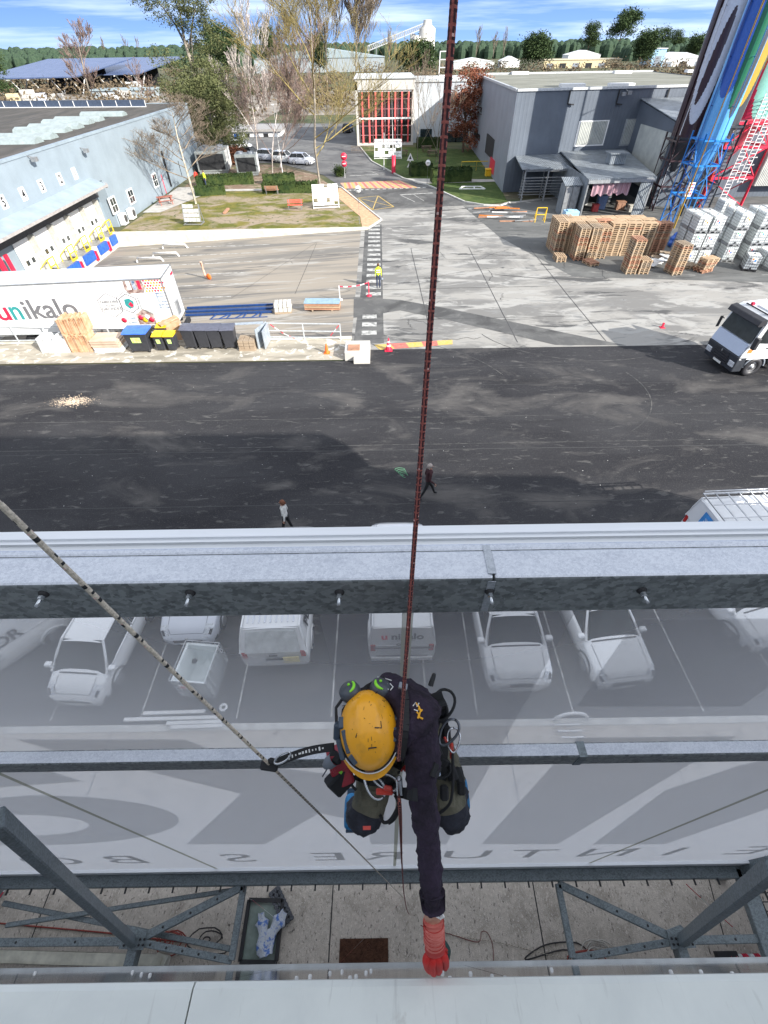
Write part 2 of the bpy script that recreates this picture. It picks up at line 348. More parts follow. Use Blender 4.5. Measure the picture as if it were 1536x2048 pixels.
# painted lines
ln = MB()
def line(mb, a, bq, w=.12, z=.012, m=0, f=None):
    a, bq = Vector(a[:2]), Vector(bq[:2]); d = (bq-a).normalized(); p = Vector((-d.y, d.x))*w/2
    q = [a+p, a-p, bq-p, bq+p]; mb.poly([(c.x, c.y, (f(c.x)+z) if f else z) for c in q], m)
for (x0, y0, x1, y1) in ((335, 513, 520, 505), (330, 531, 505, 523), (330, 551, 492, 545), (345, 573, 478, 567), (360, 597, 462, 593), (300, 497, 540, 489)):
    line(ln, B(x0, y0), B(x1, y1), .13, .008, 0, BZ)
line(ln, B(633, 485), B(462, 597), .03, .008, 1, BZ); line(ln, B(590, 588), B(633, 487), .03, .008, 1, BZ)
struct(ln, 'bay_lane_lines', [m_wline, m_dkl])
z = MB()
Y = 33.95
for i in range(15):                                             # zebra between the two yards
    y = 34.9+i*1.30; z.poly([(-1.12, y, .014), (.02, y, .014), (.02, y+.62, .014), (-1.12, y+.62, .014)])
for i in range(3):
    y = 28.35+i*1.25; z.poly([(-1.28, y, .014), (-.30, y, .014), (-.30, y+.62, .014), (-1.28, y+.62, .014)])
for i in range(14):                                             # dashes across the junction
    t = i/14; a = Vector((-4.0, 69.7)); bq = Vector((6.4, 70.7)); p = a.lerp(bq, t); z.poly([(p.x, p.y, .014), (p.x+.42, p.y+.03, .014), (p.x+.42, p.y+.55, .014), (p.x, p.y+.5, .014)])
line(z, G(800, 390), G(865, 386), .35, .014); line(z, G(800, 390), G(830, 404), .12, .014); line(z, G(825, 388), G(848, 402), .08, .014)
line(z, G(699, 352), G(757, 349), .3, .014); line(z, G(697, 345), G(742, 343), .12, .014); line(z, G(742, 343), G(757, 349), .12, .014)
struct(z, 'road_markings', M('crossing_paint', (.20, .20, .195), rough=.8, col2=(.46, .46, .44), scale=3.2, thr=(.40, .54)))
h = MB()
a0, a1, c0, c1 = G(680, 366), G(690, 377), G(838, 376), G(800, 361)
n = 17
for i in range(n):
    t0, t1 = i/n, (i+.55)/n
    p0, p1 = a1.lerp(c0, t0), a1.lerp(c0, min(1, t1)); q0, q1 = a0.lerp(c1, min(1, t0+.06)), a0.lerp(c1, min(1, t1+.06))
    h.poly([(p0.x, p0.y, .016), (p1.x, p1.y, .016), (q1.x, q1.y, .016), (q0.x, q0.y, .016)], i % 2)
struct(h, 'speed_table_stripes', [m_yel, m_redm])
h = MB(); h.poly([(a0.x, a0.y, .010), (a1.x, a1.y, .010), (c0.x, c0.y, .010), (c1.x, c1.y, .010)]); struct(h, 'speed_table', M('pale_red_paint', (.50, .30, .22), var=.2, scale=3))
yb = MB(); q = [G(715, 396), G(756, 392), G(788, 414), G(745, 420)]
for i in range(4): line(yb, q[i], q[(i+1) % 4], .12, .018)
line(yb, q[0], q[2], .1, .018); line(yb, q[1], q[3], .1, .018); struct(yb, 'yellow_box_marking', m_yel)
rb = MB(); p0, p1, p2, p3 = G(748, 690), G(760, 700), G(905, 689), G(905, 680)
for i in range(5):
    t0, t1 = i/5, (i+1)/5; A = [p0.lerp(p3, t0), p1.lerp(p2, t0), p1.lerp(p2, t1), p0.lerp(p3, t1)]; rb.poly([(c.x, c.y, .018) for c in A], i % 2)
struct(rb, 'hatched_edge_marking', [m_yel, m_redm])
# paving seams, tyre arcs and cracks
sm = MB(); rs = random.Random(5)
def wob(mb, a, bq, w, z, m, amp=.02, n=60):
    a, bq = Vector(a[:2]), Vector(bq[:2]); d = (bq-a).normalized(); q = Vector((-d.y, d.x)); pr = None; o = 0
    for i in range(n+1):
        o += rs.uniform(-amp, amp); c = a.lerp(bq, i/n)+q*o; cur = (c+q*w/2, c-q*w/2)
        if pr: mb.poly([(pr[0].x, pr[0].y, z), (pr[1].x, pr[1].y, z), (cur[1].x, cur[1].y, z), (cur[0].x, cur[0].y, z)], m)
        pr = cur
for y_, w_, m_ in ((G(768, 901).y, .05, 0), (G(768, 893).y, .035, 1), (G(768, 1009).y, .04, 0), (G(768, 835).y, .03, 1), (G(768, 770).y, .03, 0), (G(768, 736).y, .02, 1)): wob(sm, (-40, y_), (50, y_+rs.uniform(-.1, .1)), w_, .006, m_, .012, 120)
for (cx, cy, r0, a0, a1) in ((1060, 780, 6.2, -50, 20), (700, 800, 9, 20, 90), (1150, 640, 7, 200, 290)):
    c = G(cx, cy); n = 40; pr = None
    for i in range(n+1):
        t = math.radians(a0+(a1-a0)*i/n); cur = [(c.x+(r0+k)*math.cos(t), c.y+(r0+k)*math.sin(t)*.8, .008) for k in (-.03, .03)]
        if pr: sm.poly([pr[0], pr[1], cur[1], cur[0]], 1 if rs.random() < .7 else 0)
        pr = cur
for i in range(16):
    a = Vector((rs.uniform(0, 22), rs.uniform(27.5, 55))); d = Vector((rs.uniform(-1, 1), rs.uniform(-.5, .5))); wob(sm, a, a+d*rs.uniform(3, 8), .035, .014, 0, .10, 26)
for x in (3.2, 8.5, 14): wob(sm, (x, 27), (x-.4, 46), .04, .013, 0, .01, 30)
for y in (30.5, 36, 42.5, 49): wob(sm, (-1.7, y), (13, y+.3), .04, .0135, 0, .01, 30)
struct(sm, 'paving_seams', [M('seam_tar', (.045, .045, .047), rough=.8), M('worn_track', (.10, .098, .095), rough=.9, col2=(.045, .045, .047), scale=2, thr=(.45, .55))])
sm = MB()
for i in range(6): a = Vector((rs.uniform(-24, -3), rs.uniform(30, 50))); wob(sm, a, a+Vector((rs.uniform(-3, 3), rs.uniform(-1, 1))), .03, 0, 0, .08, 20)
sm.v = [Vector((p.x, p.y, BZ(p.x)+.006)) for p in sm.v]; struct(sm, 'bay_cracks', M('seam_tar'))
# parking lines in front of the pavement
pk = MB()
for x in (-11.8, -9.4, -6.9, -4.2, -1.55, 1.12, 3.72-1.2, 5.2, 8.83, 11.4, 14.0): line(pk, (x, 4.6), (x, 9.6), .05, .010)
struct(pk, 'parking_lines', m_wline)
# lawns
flat('works_yard', [(-150, 128), (-30, 118), (-26, 250), (-190, 260)], .01, layered('yard_dirt', [(.22, .19, .155), ((.33, .30, .26), .12, (1, 1, 1), .45, .6), ((.12, .10, .075), .2, (1, 1, 1), .52, .62)], bscale=3))
flat('works_yard', [(-22, 160), (60, 160), (75, 235), (-22, 250)], .01, MT['yard_dirt'])
flat('lawn', [(-26.95, 52.2), (-1.9, 52.3), (-.2, 55.4), (-4.9, 70.6), (-26.4, 71), (-26.5, 52.2)], .03, m_grass)
flat('footpath', [(-1.75, 52.35), (-1.2, 52.35), (.15, 55.6), (-4.5, 71.2), (-5.3, 71.2), (-5.1, 66), (-2.1, 57)], .05, m_buff)
flat('lawn', [(6.4, 72.0), (10.1, 62.9), (12.5, 61.6), (15.0, 62.6), (16.3, 80), (16.4, 100), (7, 104), (-3.2, 105), (-1.0, 90), (3.5, 76.6)], .03, m_grass2)
flat('lawn', [(-26, 71.5), (-6, 71.6), (-9, 80), (-17, 88.5), (-52, 95), (-26.5, 88)], .03, layered('mulch', [(.20, .14, .10), ((.1, .12, .05), .4, (1, 1, 1), .5, .6), ((.3, .24, .18), 1, (1, 1, 1), .5, .6)], rough=1))
flat('patio', [(-26.8, 60), (-24.8, 60), (-21.6, 70), (-21, 73), (-26.8, 73)], .06, M('patio_slab', (.42, .40, .37), rough=.9, scale=1.5))
flat('footpath', [(-24, 70.3), (-6, 70.3), (-6, 71.4), (-24, 71.4)], .06, M('patio_slab'))
flat('footpath', [(3.8, 76.5), (5.2, 73.0), (15.6, 73.6), (15.7, 75)], .06, M('patio_slab'))
kb = MB()
for pts in (((-1.9, 52.3), (-1.2, 52.3), (.2, 55.6), (-4.9, 71.3), (-5.6, 72.2), (-7.5, 73)), ((15.2, 62.2), (13.8, 60.8), (12.0, 61.2), (10.05, 62.75), (8.4, 67), (6.5, 72), (3.4, 76.6), (-1.1, 90), (-3.4, 105))):
    for a, bq in zip(pts, pts[1:]): kb.bar((*a, .06), (*bq, .06), .16, .14, up=(0, 0, 1))
struct(kb, 'kerb', m_kerb)
# the building edge under the camera
m_sheet = layered('coping_sheet', [(.74, .77, .73), ((.66, .69, .66), 1.6, (1, 1, 1), .42, .62), ((.56, .58, .55), 5, (5, .7, 1), .60, .74), ((.60, .61, .57), 9, (.6, 1, 1), .66, .74), ((.16, .13, .11), 42, (1, 1, 1), .755, .77)], rough=.42, bump=.05, bscale=4)
m_clad = M('gloss_cladding', (.10, .105, .11), rough=.07, var=.2, scale=2, spec=1.0, coat=.8)
m_bwall = M('rear_wall', (.33, .34, .34), rough=.6, wave=(0, .3))
root = thing('factory_building', 'pale metal coping and glossy cladding of the tall building under the camera', 'building', (0, -.4, 0))
def w2l(mb, r): mb.xf = Matrix.Translation(-Vector(r.location)); return mb
w = w2l(MB(), root); w.box(-60, 28, -20, -.35, .1, 8.55); w.box(-60, 28.2, -20, -.40, 8.5, 10.3)
w.prism([(-60, -1.25, 10.2), (28.2, -1.25, 10.2), (27.5, -1.25, 11), (27.6, -1.25, 12.0), (27.2, -1.25, 12.8), (21.6, -1.25, 12.95), (20.0, -1.25, 13.4), (20.8, -1.25, 14.7), (20.7, -1.25, 15.5), (-60, -1.25, 15.9)], (0, -18, 0)); w.build('wall', m_bwall, root)
c = w2l(MB(), root)
for (x0, x1) in ((-9, -.735), (-.729, 9)):
    c.prism([(x0, -.092, 10.52), (x0, -.092, 10.575), (x0, -.11, 10.59), (x0, -.62, 10.66), (x0, -.62, 10.5)], (x1-x0, 0, 0))
c.build('coping', m_sheet, root)
c = w2l(MB(), root); x = -9.0
while x < 9: c.box(x, x+1.18, -.35, -.10, 8.7, 10.45); x += 1.185
c.build('cladding', m_clad, root)
c = w2l(MB(), root); c.box(-9, 9, -.12, -.085, 8.69, 8.74); c.box(-9, 9, -.13, -.096, 10.45, 10.515); c.build('trim', M('steel_trim', (.35, .37, .38), rough=.3, metal=.6), root)
for px, py in ((885, 1946), (868, 1947), (900, 1957), (941, 1947), (984, 1953), (1010, 1957), (1103, 1939), (1342, 1944), (1402, 1944), (1465, 1948), (265, 1944), (283, 1948), (300, 1950), (70, 1946), (593, 1957), (620, 1953), (660, 1946), (684, 1943), (700, 1956), (712, 1953), (732, 1945), (742, 1941)):
    p = V(px, py, -.098); c = w2l(MB(), root); c.lathe([(0.0001, .010), (.006, .009), (.0085, .004), (.0085, 0)], (p.x, -.1, p.z), 10, axis=(0, 1, 0)); c.build('rivet', M('white_rivet', (.7, .7, .68), rough=.4), root)

# ------------------------------------------------------------------ buildings
m_blue = M('blue_grey_cladding', (.265, .32, .365), rough=.45, var=.05, scale=.6, wave=(1, .33), spec=.4)
m_blueflat = M('blue_grey_flashing', (.27, .33, .375), rough=.4, var=.08, scale=1)
m_roofd = layered('bitumen_roof', [(.075, .07, .062), ((.11, .10, .09), .3, (2, .5, 1), .45, .6), ((.055, .055, .055), .6, (3, .4, 1), .58, .66)], bump=.5)
m_roofo = layered('moss_gravel_roof', [(.20, .20, .165), ((.26, .26, .22), .25, (.6, 2, 1), .45, .6), ((.12, .12, .10), .5, (.5, 2.5, 1), .55, .66)], bump=.5)
m_whm = M('white_painted_metal', (.74, .74, .73), rough=.4, var=.06, scale=3)
m_wht = M('clean_white', (.80, .80, .79), rough=.45, var=.03)
m_black = M('black_rubber', (.02, .02, .022), rough=.6)
m_dark = M('dark_interior', (.015, .016, .018), rough=.8)
m_red = M('red_paint', (.62, .02, .06), rough=.45, var=.1)
m_yelp = M('yellow_paint', (.75, .48, .02), rough=.45, var=.1)
m_bluep = M('blue_paint', (.02, .10, .42), rough=.5, var=.2)
m_glass = GLASS('window_glass')
m_steel = M('grey_steel', (.30, .31, .32), rough=.45, metal=.5, var=.15)
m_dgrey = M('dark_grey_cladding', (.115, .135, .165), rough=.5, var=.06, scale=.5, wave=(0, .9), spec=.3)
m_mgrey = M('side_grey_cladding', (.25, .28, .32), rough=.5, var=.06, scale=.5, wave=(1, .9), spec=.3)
m_corr = M('corrugated_sheet', (.26, .29, .32), rough=.4, metal=.3, var=.15, scale=1.5, wave=(0, .38))
m_transl = M('translucent_panel', (.42, .44, .42), rough=.4, col2=(.55, .57, .53), scale=1.2, wave=(0, .4))
m_conc = M('pale_concrete', (.54, .52, .48), rough=.8, var=.06, scale=1)

for m_ in (m_corr, m_transl):
    for n_ in m_.node_tree.nodes:
        if n_.type == 'BUMP': n_.inputs['Strength'].default_value = 1.0; n_.inputs['Distance'].default_value = .10
XW = -27.3
wh = thing('warehouse', 'long blue grey clad warehouse with numbered loading docks and a flat dark roof', 'warehouse', (XW, 45, 0))
def L_(r): return MB(Matrix.Translation(-Vector(r.location)))
w = L_(wh)
w.box(XW-26, XW, 30, 87, 4.0, 7.4); w.box(XW-26, XW, 54.6, 87, -.05, 4.0); w.box(XW-26, XW-1.0, 30, 54.6, -.02, 4.0)
w.build('wall', m_blue, wh)
w = L_(wh); w.box(XW-25.7, XW-.25, 30.2, 86.8, 7.3, 7.44); roof = w.build('roof', m_roofd, wh)
w = L_(wh)
w.box(XW-.25, XW+.06, 30, 87.05, 7.3, 7.48); w.box(XW-26, XW, 86.8, 87.05, 7.3, 7.5); w.build('roof_edging', m_blueflat, wh)
w = L_(wh); a, bq = G(0, 219, 7.4), G(325, 212, 7.4)
w.bar((XW-26, a.y+2, 7.75), (XW-4, bq.y-1.5, 7.75), .2, .8); 
pw = w.build('parapet', M('parapet_dark', (.05, .07, .11), rough=.6), wh)
w = L_(wh); w.bar((XW-26, a.y+1.85, 7.46), (XW-4, bq.y-1.65, 7.46), .25, .10)
for i in range(12):
    t = i/11; w.bar((XW-26+22*t, a.y+1.8+(bq.y-3.4-a.y)*t, 7.4), (XW-26+22*t, a.y+1.8+(bq.y-3.4-a.y)*t, 8.1), .07)
w.build('parapet_post', m_whm, wh)
m_sky = M('skylight_plastic', (.27, .32, .32), rough=.3, var=.1, scale=2)
for (px, py, n) in ((28, 285, 2), (92, 263, 2), (142, 247, 2), (212, 231, 1)):
    c = G(px, py, 7.45)
    for kk in range(n):
        w = L_(wh); y0 = c.y-1.2+kk*2.6; x0, x1 = c.x-2.6, c.x+2.4
        w.prism([(x0, y0, 7.36), (x0, y0+1.7, 7.36), (x0, y0+1.45, 7.7), (x0, y0+.85, 7.86), (x0, y0+.25, 7.7)], (x1-x0, 0, 0)); w.build('skylight', m_sky, wh)
# canopy
yc0, yc1 = 31.0, 52.6
w = L_(wh); w.prism([(XW, yc0, 4.52), (XW+1.3, yc0, 4.0), (XW+1.3, yc0, 3.9), (XW-.0, yc0, 4.05)], (0, yc1-yc0, 0)); w.build('canopy', m_blueflat, wh)
w = L_(wh); w.box(XW+1.30, XW+1.4, yc0, yc1, 3.84, 4.02); w.box(XW+.2, XW+1.28, yc1+.01, yc1+.08, 3.7, 4.1); w.build('gutter', M('gutter_metal', (.35, .33, .32), rough=.4), wh)
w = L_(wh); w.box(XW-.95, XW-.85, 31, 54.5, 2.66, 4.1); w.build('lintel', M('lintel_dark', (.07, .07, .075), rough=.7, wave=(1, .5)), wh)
w = L_(wh); w.box(XW-1.5, XW+.42, 30, 54.55, -1.4, -.03); w.build('dock_platform', m_conc, wh)
XD = XW-.95
for (p, q) in (((24.5, 491), (54, 477.6)), ((66, 471.7), (92, 455.6)), ((102.4, 451.4), (126, 437)), ((136, 432), (156.6, 421.8)), ((164, 418.4), (183.7, 405.7))):
    y0, y1 = VX(*p, XD).y, VX(*q, XD).y
    if y1-y0 < 1.6: y1 = y0+2.2
    w = L_(wh); w.box(XD, XD+.05, y0, y1, 0, 2.62); d = w.build('dock_door', m_wht, wh)
    for yy in (y0+.22*(y1-y0), y0+.62*(y1-y0)):
        v = L_(wh); v.box(XD+.05, XD+.08, yy, yy+.4, .95, 1.3); v.build('window', m_glass, d).location = (0, 0, 0)
    v = L_(wh); v.box(XD, XD+.5, y1+.05, y1+.3, 0, 2.7); v.build('door_pillar', M('pillar_grey', (.42, .41, .37), rough=.8), wh)
    v = L_(wh); v.box(XW-.9, XW+.44, y0+.1, y1-.1, -.02, .02); v.build('dock_leveller', m_steel, wh)
    v = L_(wh); v.box(XW+.44, XW+.62, y0+.1, y1-.1, -.75, -.02); v.build('dock_bumper', m_bluep, wh)
    v = L_(wh); v.box(XW+.44, XW+.70, y1+.0, y1+.2, -.95, -.15); v.build('dock_bumper', m_red, wh)
# yellow guard frames on the platform
for (px, py) in ((105, 518), (142, 490), (170, 473), (200, 455), (222, 448)):
    c = VX(px, py+24, XW+.3); y = c.y
    r_ = thing('guard_rail', 'yellow tubular guard frame on the edge of the loading dock', 'guard rail', (XW+.3, y, 0), 0, 'yellow guard frames along the docks')
    v = MB()
    for dy in (0, .9): v.bar((0, dy, 0), (0, dy, 1.15), .07)
    for zz in (.12, .6, 1.15): v.bar((0, 0, zz), (0, .9, zz), .07)
    v.bar((0, 0, 1.15), (-.9, 0, .5), .06); v.bar((-.9, 0, 0), (-.9, 0, .5), .06); v.build('frame', m_yelp, r_)
    v = MB(); v.box(-.05, .05, 0, .9, .0, .14); v.build('kick_plate', m_yelp, r_)
# numbers
X1 = XW+.03
for t, px, py in (('5', 7, 404), ('4', 47, 388), ('3', 84, 372), ('2', 121, 358), ('1', 150, 347)):
    c = VX(px, py, X1); s_ = L_(wh); s_.box(XW, X1, c.y-.34, c.y+.34, c.z-.42, c.z+.42); sp = s_.build('number_plate', m_wht, wh)
    s_ = L_(wh); text(s_, t, (X1+.006, c.y, c.z-.27), (0, 1, 0), (0, 0, 1), .8, bold=.02); s_.build('number', m_black, sp)
def wquad(nm, m, p0, p1, thick=.04, par=wh, X=X1):            # a rectangle on the warehouse face from two opposite corners
    a, bq = VX(*p0, X), VX(*p1, X); v = L_(par); v.box(X-.1, X+thick, min(a.y, bq.y), max(a.y, bq.y), min(a.z, bq.z), max(a.z, bq.z)); return v.build(nm, m, par), a, bq
for p0, p1 in (((219, 399), (236, 420)), ((255, 383), (269, 401)), ((305, 351), (315, 369))):
    o, a, bq = wquad('window_frame', m_wht, (p0[0]-3, p0[1]-2), (p1[0]+3, p1[1]+3))
    y0, y1 = sorted((a.y, bq.y)); z0, z1 = sorted((a.z, bq.z)); ym = (y0+y1)/2; zm = (z0+z1)/2
    v = L_(wh)
    for ya, yb_ in ((y0+.12, ym-.05), (ym+.05, y1-.12)):
        v.box(X1+.03, X1+.05, ya, yb_, z0+.14, zm-.03); v.box(X1+.03, X1+.05, ya, yb_, zm+.03, z1-.12)
    v.build('pane', m_glass, o)
wquad('door', m_red, (0, 514), (10, 548)); wquad('door', m_red, (13, 508), (27, 545)); wquad('door', m_red, (322, 349), (333, 387)); wquad('gate', m_dark, (321, 303), (344, 372)); wquad('gate', m_dark, (356, 322), (364, 352))
for px, py in ((247, 436), (265, 430)):
    c = VX(px, py, XW+.4); a_ = thing('air_conditioner', 'boxy white air conditioning unit at the foot of the blue grey wall', 'air conditioner', (XW+.35, c.y, .05), 0, 'air conditioners by the warehouse wall')
    v = MB(); v.box(-.25, .25, -.5, .5, 0, .95); v.build('casing', m_wht, a_, bevel=.02)
    v = MB(); v.lathe([(.001, .27), (.30, .265), (.36, .26), (.36, .24)], (0, .08, .5), 16, axis=(1, 0, 0)); v.build('fan', M('fan_dark', (.06, .06, .06)), a_)
for px, py in ((64, 318), (168, 301), (310, 238)):
    c = VX(px, py, XW+.3); v = L_(wh); v.bar((XW, c.y, c.z+.2), (XW+.45, c.y, c.z+.1), .06); v.box(XW+.3, XW+.65, c.y-.22, c.y+.22, c.z-.15, c.z+.12); v.build('wall_lamp', m_steel, wh)

# ---------------- dark grey production hall
C0 = Vector((15.35, 67.5)); C1 = Vector((46, 72.2)); C2 = Vector((16.6, 105.6)); C3 = Vector((47, 107))
gh = thing('industrial_hall', 'large dark grey flat roofed hall with a lean-to shelter on its front', 'industrial building', (C0.x, C0.y, 0))
w = L_(gh); w.poly([(*C0, 0), (*C1, 0), (*C1, 9.3), (*C0, 9.3)], 0); w.poly([(*C1, 0), (*C3, 0), (*C3, 9.3), (*C1, 9.3)], 0)
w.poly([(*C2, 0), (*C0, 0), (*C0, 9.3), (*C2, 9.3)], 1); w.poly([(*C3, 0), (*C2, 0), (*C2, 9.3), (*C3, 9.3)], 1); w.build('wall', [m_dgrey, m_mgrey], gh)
w = L_(gh); w.poly([(*(C0+Vector((.1, .1))), 9.22), (*C1, 9.22), (*C3, 9.22), (*C2, 9.22)]); w.build('roof', m_roofo, gh)
w = L_(gh); w.bar((*C0, 9.33), (*C1, 9.33), .3, .22, up=(0, 0, 1)); w.bar((*C0, 9.33), (*C2, 9.33), .3, .22, up=(0, 0, 1)); w.bar((*C2, 9.33), (*C3, 9.33), .3, .22, up=(0, 0, 1)); w.build('roof_edging', M('pale_edging', (.45, .47, .48), rough=.5), gh)
FD = (C1-C0).normalized(); FN = Vector((FD.y, -FD.x))
def onF(px, py, off=.04):                                       # pixel -> point on the front wall
    d = ray(px, py); o = Vector((0, 0, CH)); n = Vector((FN.x, FN.y, 0)); p0 = Vector((C0.x, C0.y, 0))+n*off; t = (p0-o).dot(n)/d.dot(n); return o+d*t
def fquad(nm, m, p0, p1, off=.04):
    a, bq = onF(*p0), onF(*p1); v = L_(gh); n = Vector((FN.x, FN.y, 0))
    z0, z1 = sorted((a.z, bq.z)); q = [Vector((a.x, a.y, z0)), Vector((bq.x, bq.y, z0)), Vector((bq.x, bq.y, z1)), Vector((a.x, a.y, z1))]
    v.prism(q, n*-off); return v.build(nm, m, gh)
fquad('window_frame', m_wht, (1159, 242), (1206, 291)); fquad('translucent_window', m_transl, (1162, 244), (1204, 288), .02).location = (.0, -.03, 0)
fquad('window_frame', M('grey_frame', (.3, .32, .33)), (1253, 238), (1290, 290)); fquad('translucent_window', m_transl, (1256, 240), (1288, 287), .02).location = (0, -.03, 0)
for px, py in ((1140, 184), (1238, 184), (1337, 182)):
    p = onF(px, py); v = L_(gh); v.bar((p.x, p.y-.1, p.z+.2), (p.x, p.y-.1, p.z-1.0), .12); v.bar((p.x, p.y-.1, p.z-1.0), (p.x+.7, p.y-.1, p.z-1.05), .12); v.build('overflow_pipe', m_black, gh)
for px, py in ((1250, 186),):
    p = onF(px, py); v = L_(gh); v.box(p.x-.5, p.x-.1, p.y-.7, p.y-.3, p.z-.2, p.z+.1); v.box(p.x+.1, p.x+.5, p.y-.7, p.y-.3, p.z-.1, p.z+.2); v.bar((p.x, p.y, p.z+.3), (p.x, p.y-.6, p.z+.2), .06); v.build('floodlight', m_steel, gh)
for px, py in ((1040, 144), (1145, 168), (1243, 167), (1245, 142), (1390, 140)):
    p = G(px, py, 9.5); v = L_(gh); v.box(p.x-1.4, p.x+1.4, p.y-.6, p.y+.6, 9.22, 9.55); v.build('skylight', m_wht, gh)
def onS(px, py): return VX(px, py, 15.9)
for p0, p1, m in (((946, 208), (949, 225), m_glass), ((955, 212), (959, 230), m_glass), ((946, 262), (949, 277), m_glass), ((952, 266), (956, 283), m_glass), ((978, 268), (990, 322), m_dark), ((987, 315), (991, 350), m_red)):
    a, bq = onS(*p0), onS(*p1); v = L_(gh); z0, z1 = sorted((a.z, bq.z)); y0, y1 = sorted((a.y, bq.y)); xx = C0.x+(C2.x-C0.x)*((y0+y1)/2-C0.y)/(C2.y-C0.y)
    v.box(xx-.08, xx+.1, y0, y1+.6, max(.1, z0), z1); v.build('window' if m is m_glass else 'door', m, gh)
# lean-to, shelter and tall annex on the front
def ypl(x): return C0.y+(x-C0.x)*(C1.y-C0.y)/(C1.x-C0.x)
lt = thing('shelter', 'open fronted shelter with a corrugated grey roof against the dark hall', 'shelter', (22, 56, 0))
v = L_(lt); v.prism([(16.1, 62.6, 3.0), (21.9, 62.6, 3.0), (22.6, ypl(22.6)-.05, 3.5), (16.3, ypl(16.3)-.05, 3.5)], (0, 0, .1))
v.prism([(21.1, 55.3, 3.25), (28.3, 56.0, 3.25), (30.1, ypl(30)-.05, 3.75), (21.9, ypl(22)-.05, 3.75)], (0, 0, .1)); v.build('roof', m_corr, lt)
v = L_(lt); v.box(25.2, 26.8, 61.2, 62.6, 3.6, 4.5); v.box(25.0, 27.0, 61.0, 62.8, 4.5, 4.6); v.build('roof_vent', m_corr, lt)
v = L_(lt)
for x, y in ((16.6, 62.8), (19.2, 62.8), (21.3, 55.6), (28.1, 56.2)): v.bar((x, y, 0), (x, y, 3.2), .14)
v.bar((16.6, 62.8, 2.9), (21.9, 62.8, 2.9), .12); v.bar((21.2, 55.4, 3.1), (28.3, 56.1, 3.1), .16, .3); v.build('frame', m_steel, lt)
v = L_(lt); v.box(21.25, 21.33, 55.7, 67.6, 0, 3.3); v.bar((26.9, 56.1, 1.6), (28.2, 56.2, 1.6), .08, 3.2, up=(0, 0, 1)); v.build('side_panel', m_corr, lt)
v = L_(lt); rows = []
for i in range(41):
    t = i/40; x = 21.9+4.0*t; y = 55.75+.38*t; rows.append([Vector((x, y+.08*math.sin(i*1.1), 3.0-.1*abs(math.sin(i*.55)*0)-(0 if kk == 0 else 1.1+.12*math.sin(i*.7)))) for kk in range(2)])
v.grid(rows); v.build('curtain', M('striped_pvc_curtain', (.30, .12, .16), rough=.4, col2=(.46, .34, .38), scale=3, stretch=(4, .3, .3)), lt)
rr = random.Random(4)
cab = thing('metal_cabinet', 'tall grey metal cabinet standing in front of the lean-to', 'cabinet', (20.3, 57.2, 0))
v = L_(cab); v.box(19.4, 21.0, 56.6, 58.2, 0, 2.6); v.prism([(19.3, 56.5, 2.6), (21.1, 56.5, 2.6), (21.1, 58.3, 3.0), (19.3, 58.3, 3.0)], (0, 0, .06)); v.build('body', m_corr, cab)
v = L_(cab); v.box(19.5, 20.16, 56.55, 56.6, .1, 2.5); v.box(20.22, 20.9, 56.55, 56.6, .1, 2.5); v.build('door', m_steel, cab)
tn = thing('annex', 'tall grey annex with a ribbed roof and a large translucent side panel', 'annex', (31, 60, 0))
v = L_(tn); v.box(30.4, 37, 59.6, ypl(32), 0, 7.1); v.prism([(30.4, 59.6, 7.1), (30.4, ypl(30.4), 7.1), (30.4, ypl(30.4), 8.15)], (6.6, 0, 0)); v.build('wall', m_dgrey, tn)
v = L_(tn); v.prism([(30.2, 59.3, 7.2), (37.2, 59.3, 7.2), (37.2, ypl(33), 8.3), (30.2, ypl(30.2), 8.3)], (0, 0, .08)); v.build('roof', m_corr, tn)
v = L_(tn); v.box(30.33, 30.4, 60.1, 68.0, 1.2, 6.3); v.build('translucent_panel', m_transl, tn)
# racks, boards and odds and ends under the lean-to
for i in range(7):
    z0 = .4+i*.30; v = MB(); v.bar((16.5, 64.2-i*.2, z0), (22.0, 64.4-i*.2, z0+rr.uniform(-.05, .05)), .12, .09)
    one(v, 'steel_section', m_steel, 'long grey steel section lying on the rack under the lean-to', 'steel section', 'steel sections on the lean-to rack')
bd = thing('storage_rack', 'steel rack holding long sections under the lean-to', 'rack', (19, 64, 0)); v = L_(bd)
for x in (16.8, 19.2, 21.6):
    v.bar((x, 64.5, 0), (x, 64.5, 2.6), .1)
    for i in range(7): v.bar((x, 64.6, .33+i*.3), (x, 62.9, .33+i*.3), .05)
v.build('frame', m_steel, bd)
for i, (x, y, wd, h_, cl, lb) in enumerate(((22.6, 60.6, 1.1, 1.5, (.5, .5, .48), 'pale grey machine casing'), (24.1, 58.6, .9, 1.3, (.18, .25, .42), 'blue poster board'), (26.1, 58.2, .9, .8, (.30, .16, .10), 'brown crate'), (25.2, 61.5, 1.4, 2.0, (.22, .23, .24), 'dark metal locker'), (27.2, 57.4, .8, .6, (.5, .48, .42), 'low beige box'), (23.3, 57.6, .6, .7, (.45, .06, .06), 'small red bin'))):
    v = MB(); v.box(x, x+wd, y, y+.6, 0, h_*.88); v.box(x-.04, x+wd+.04, y-.04, y+.64, h_*.88, h_)
    for q in range(2): v.box(x+.1+q*(wd/2-.05), x+wd/2-.05+q*(wd/2-.05), y-.03, y, .12, h_*.75)
    one(v, lb.split()[-1] if lb.split()[-1] != 'casing' else 'machine', M('odd_'+str(i), cl, rough=.6), lb+' kept inside the open fronted shelter', lb.split()[-1], bevel=.02)

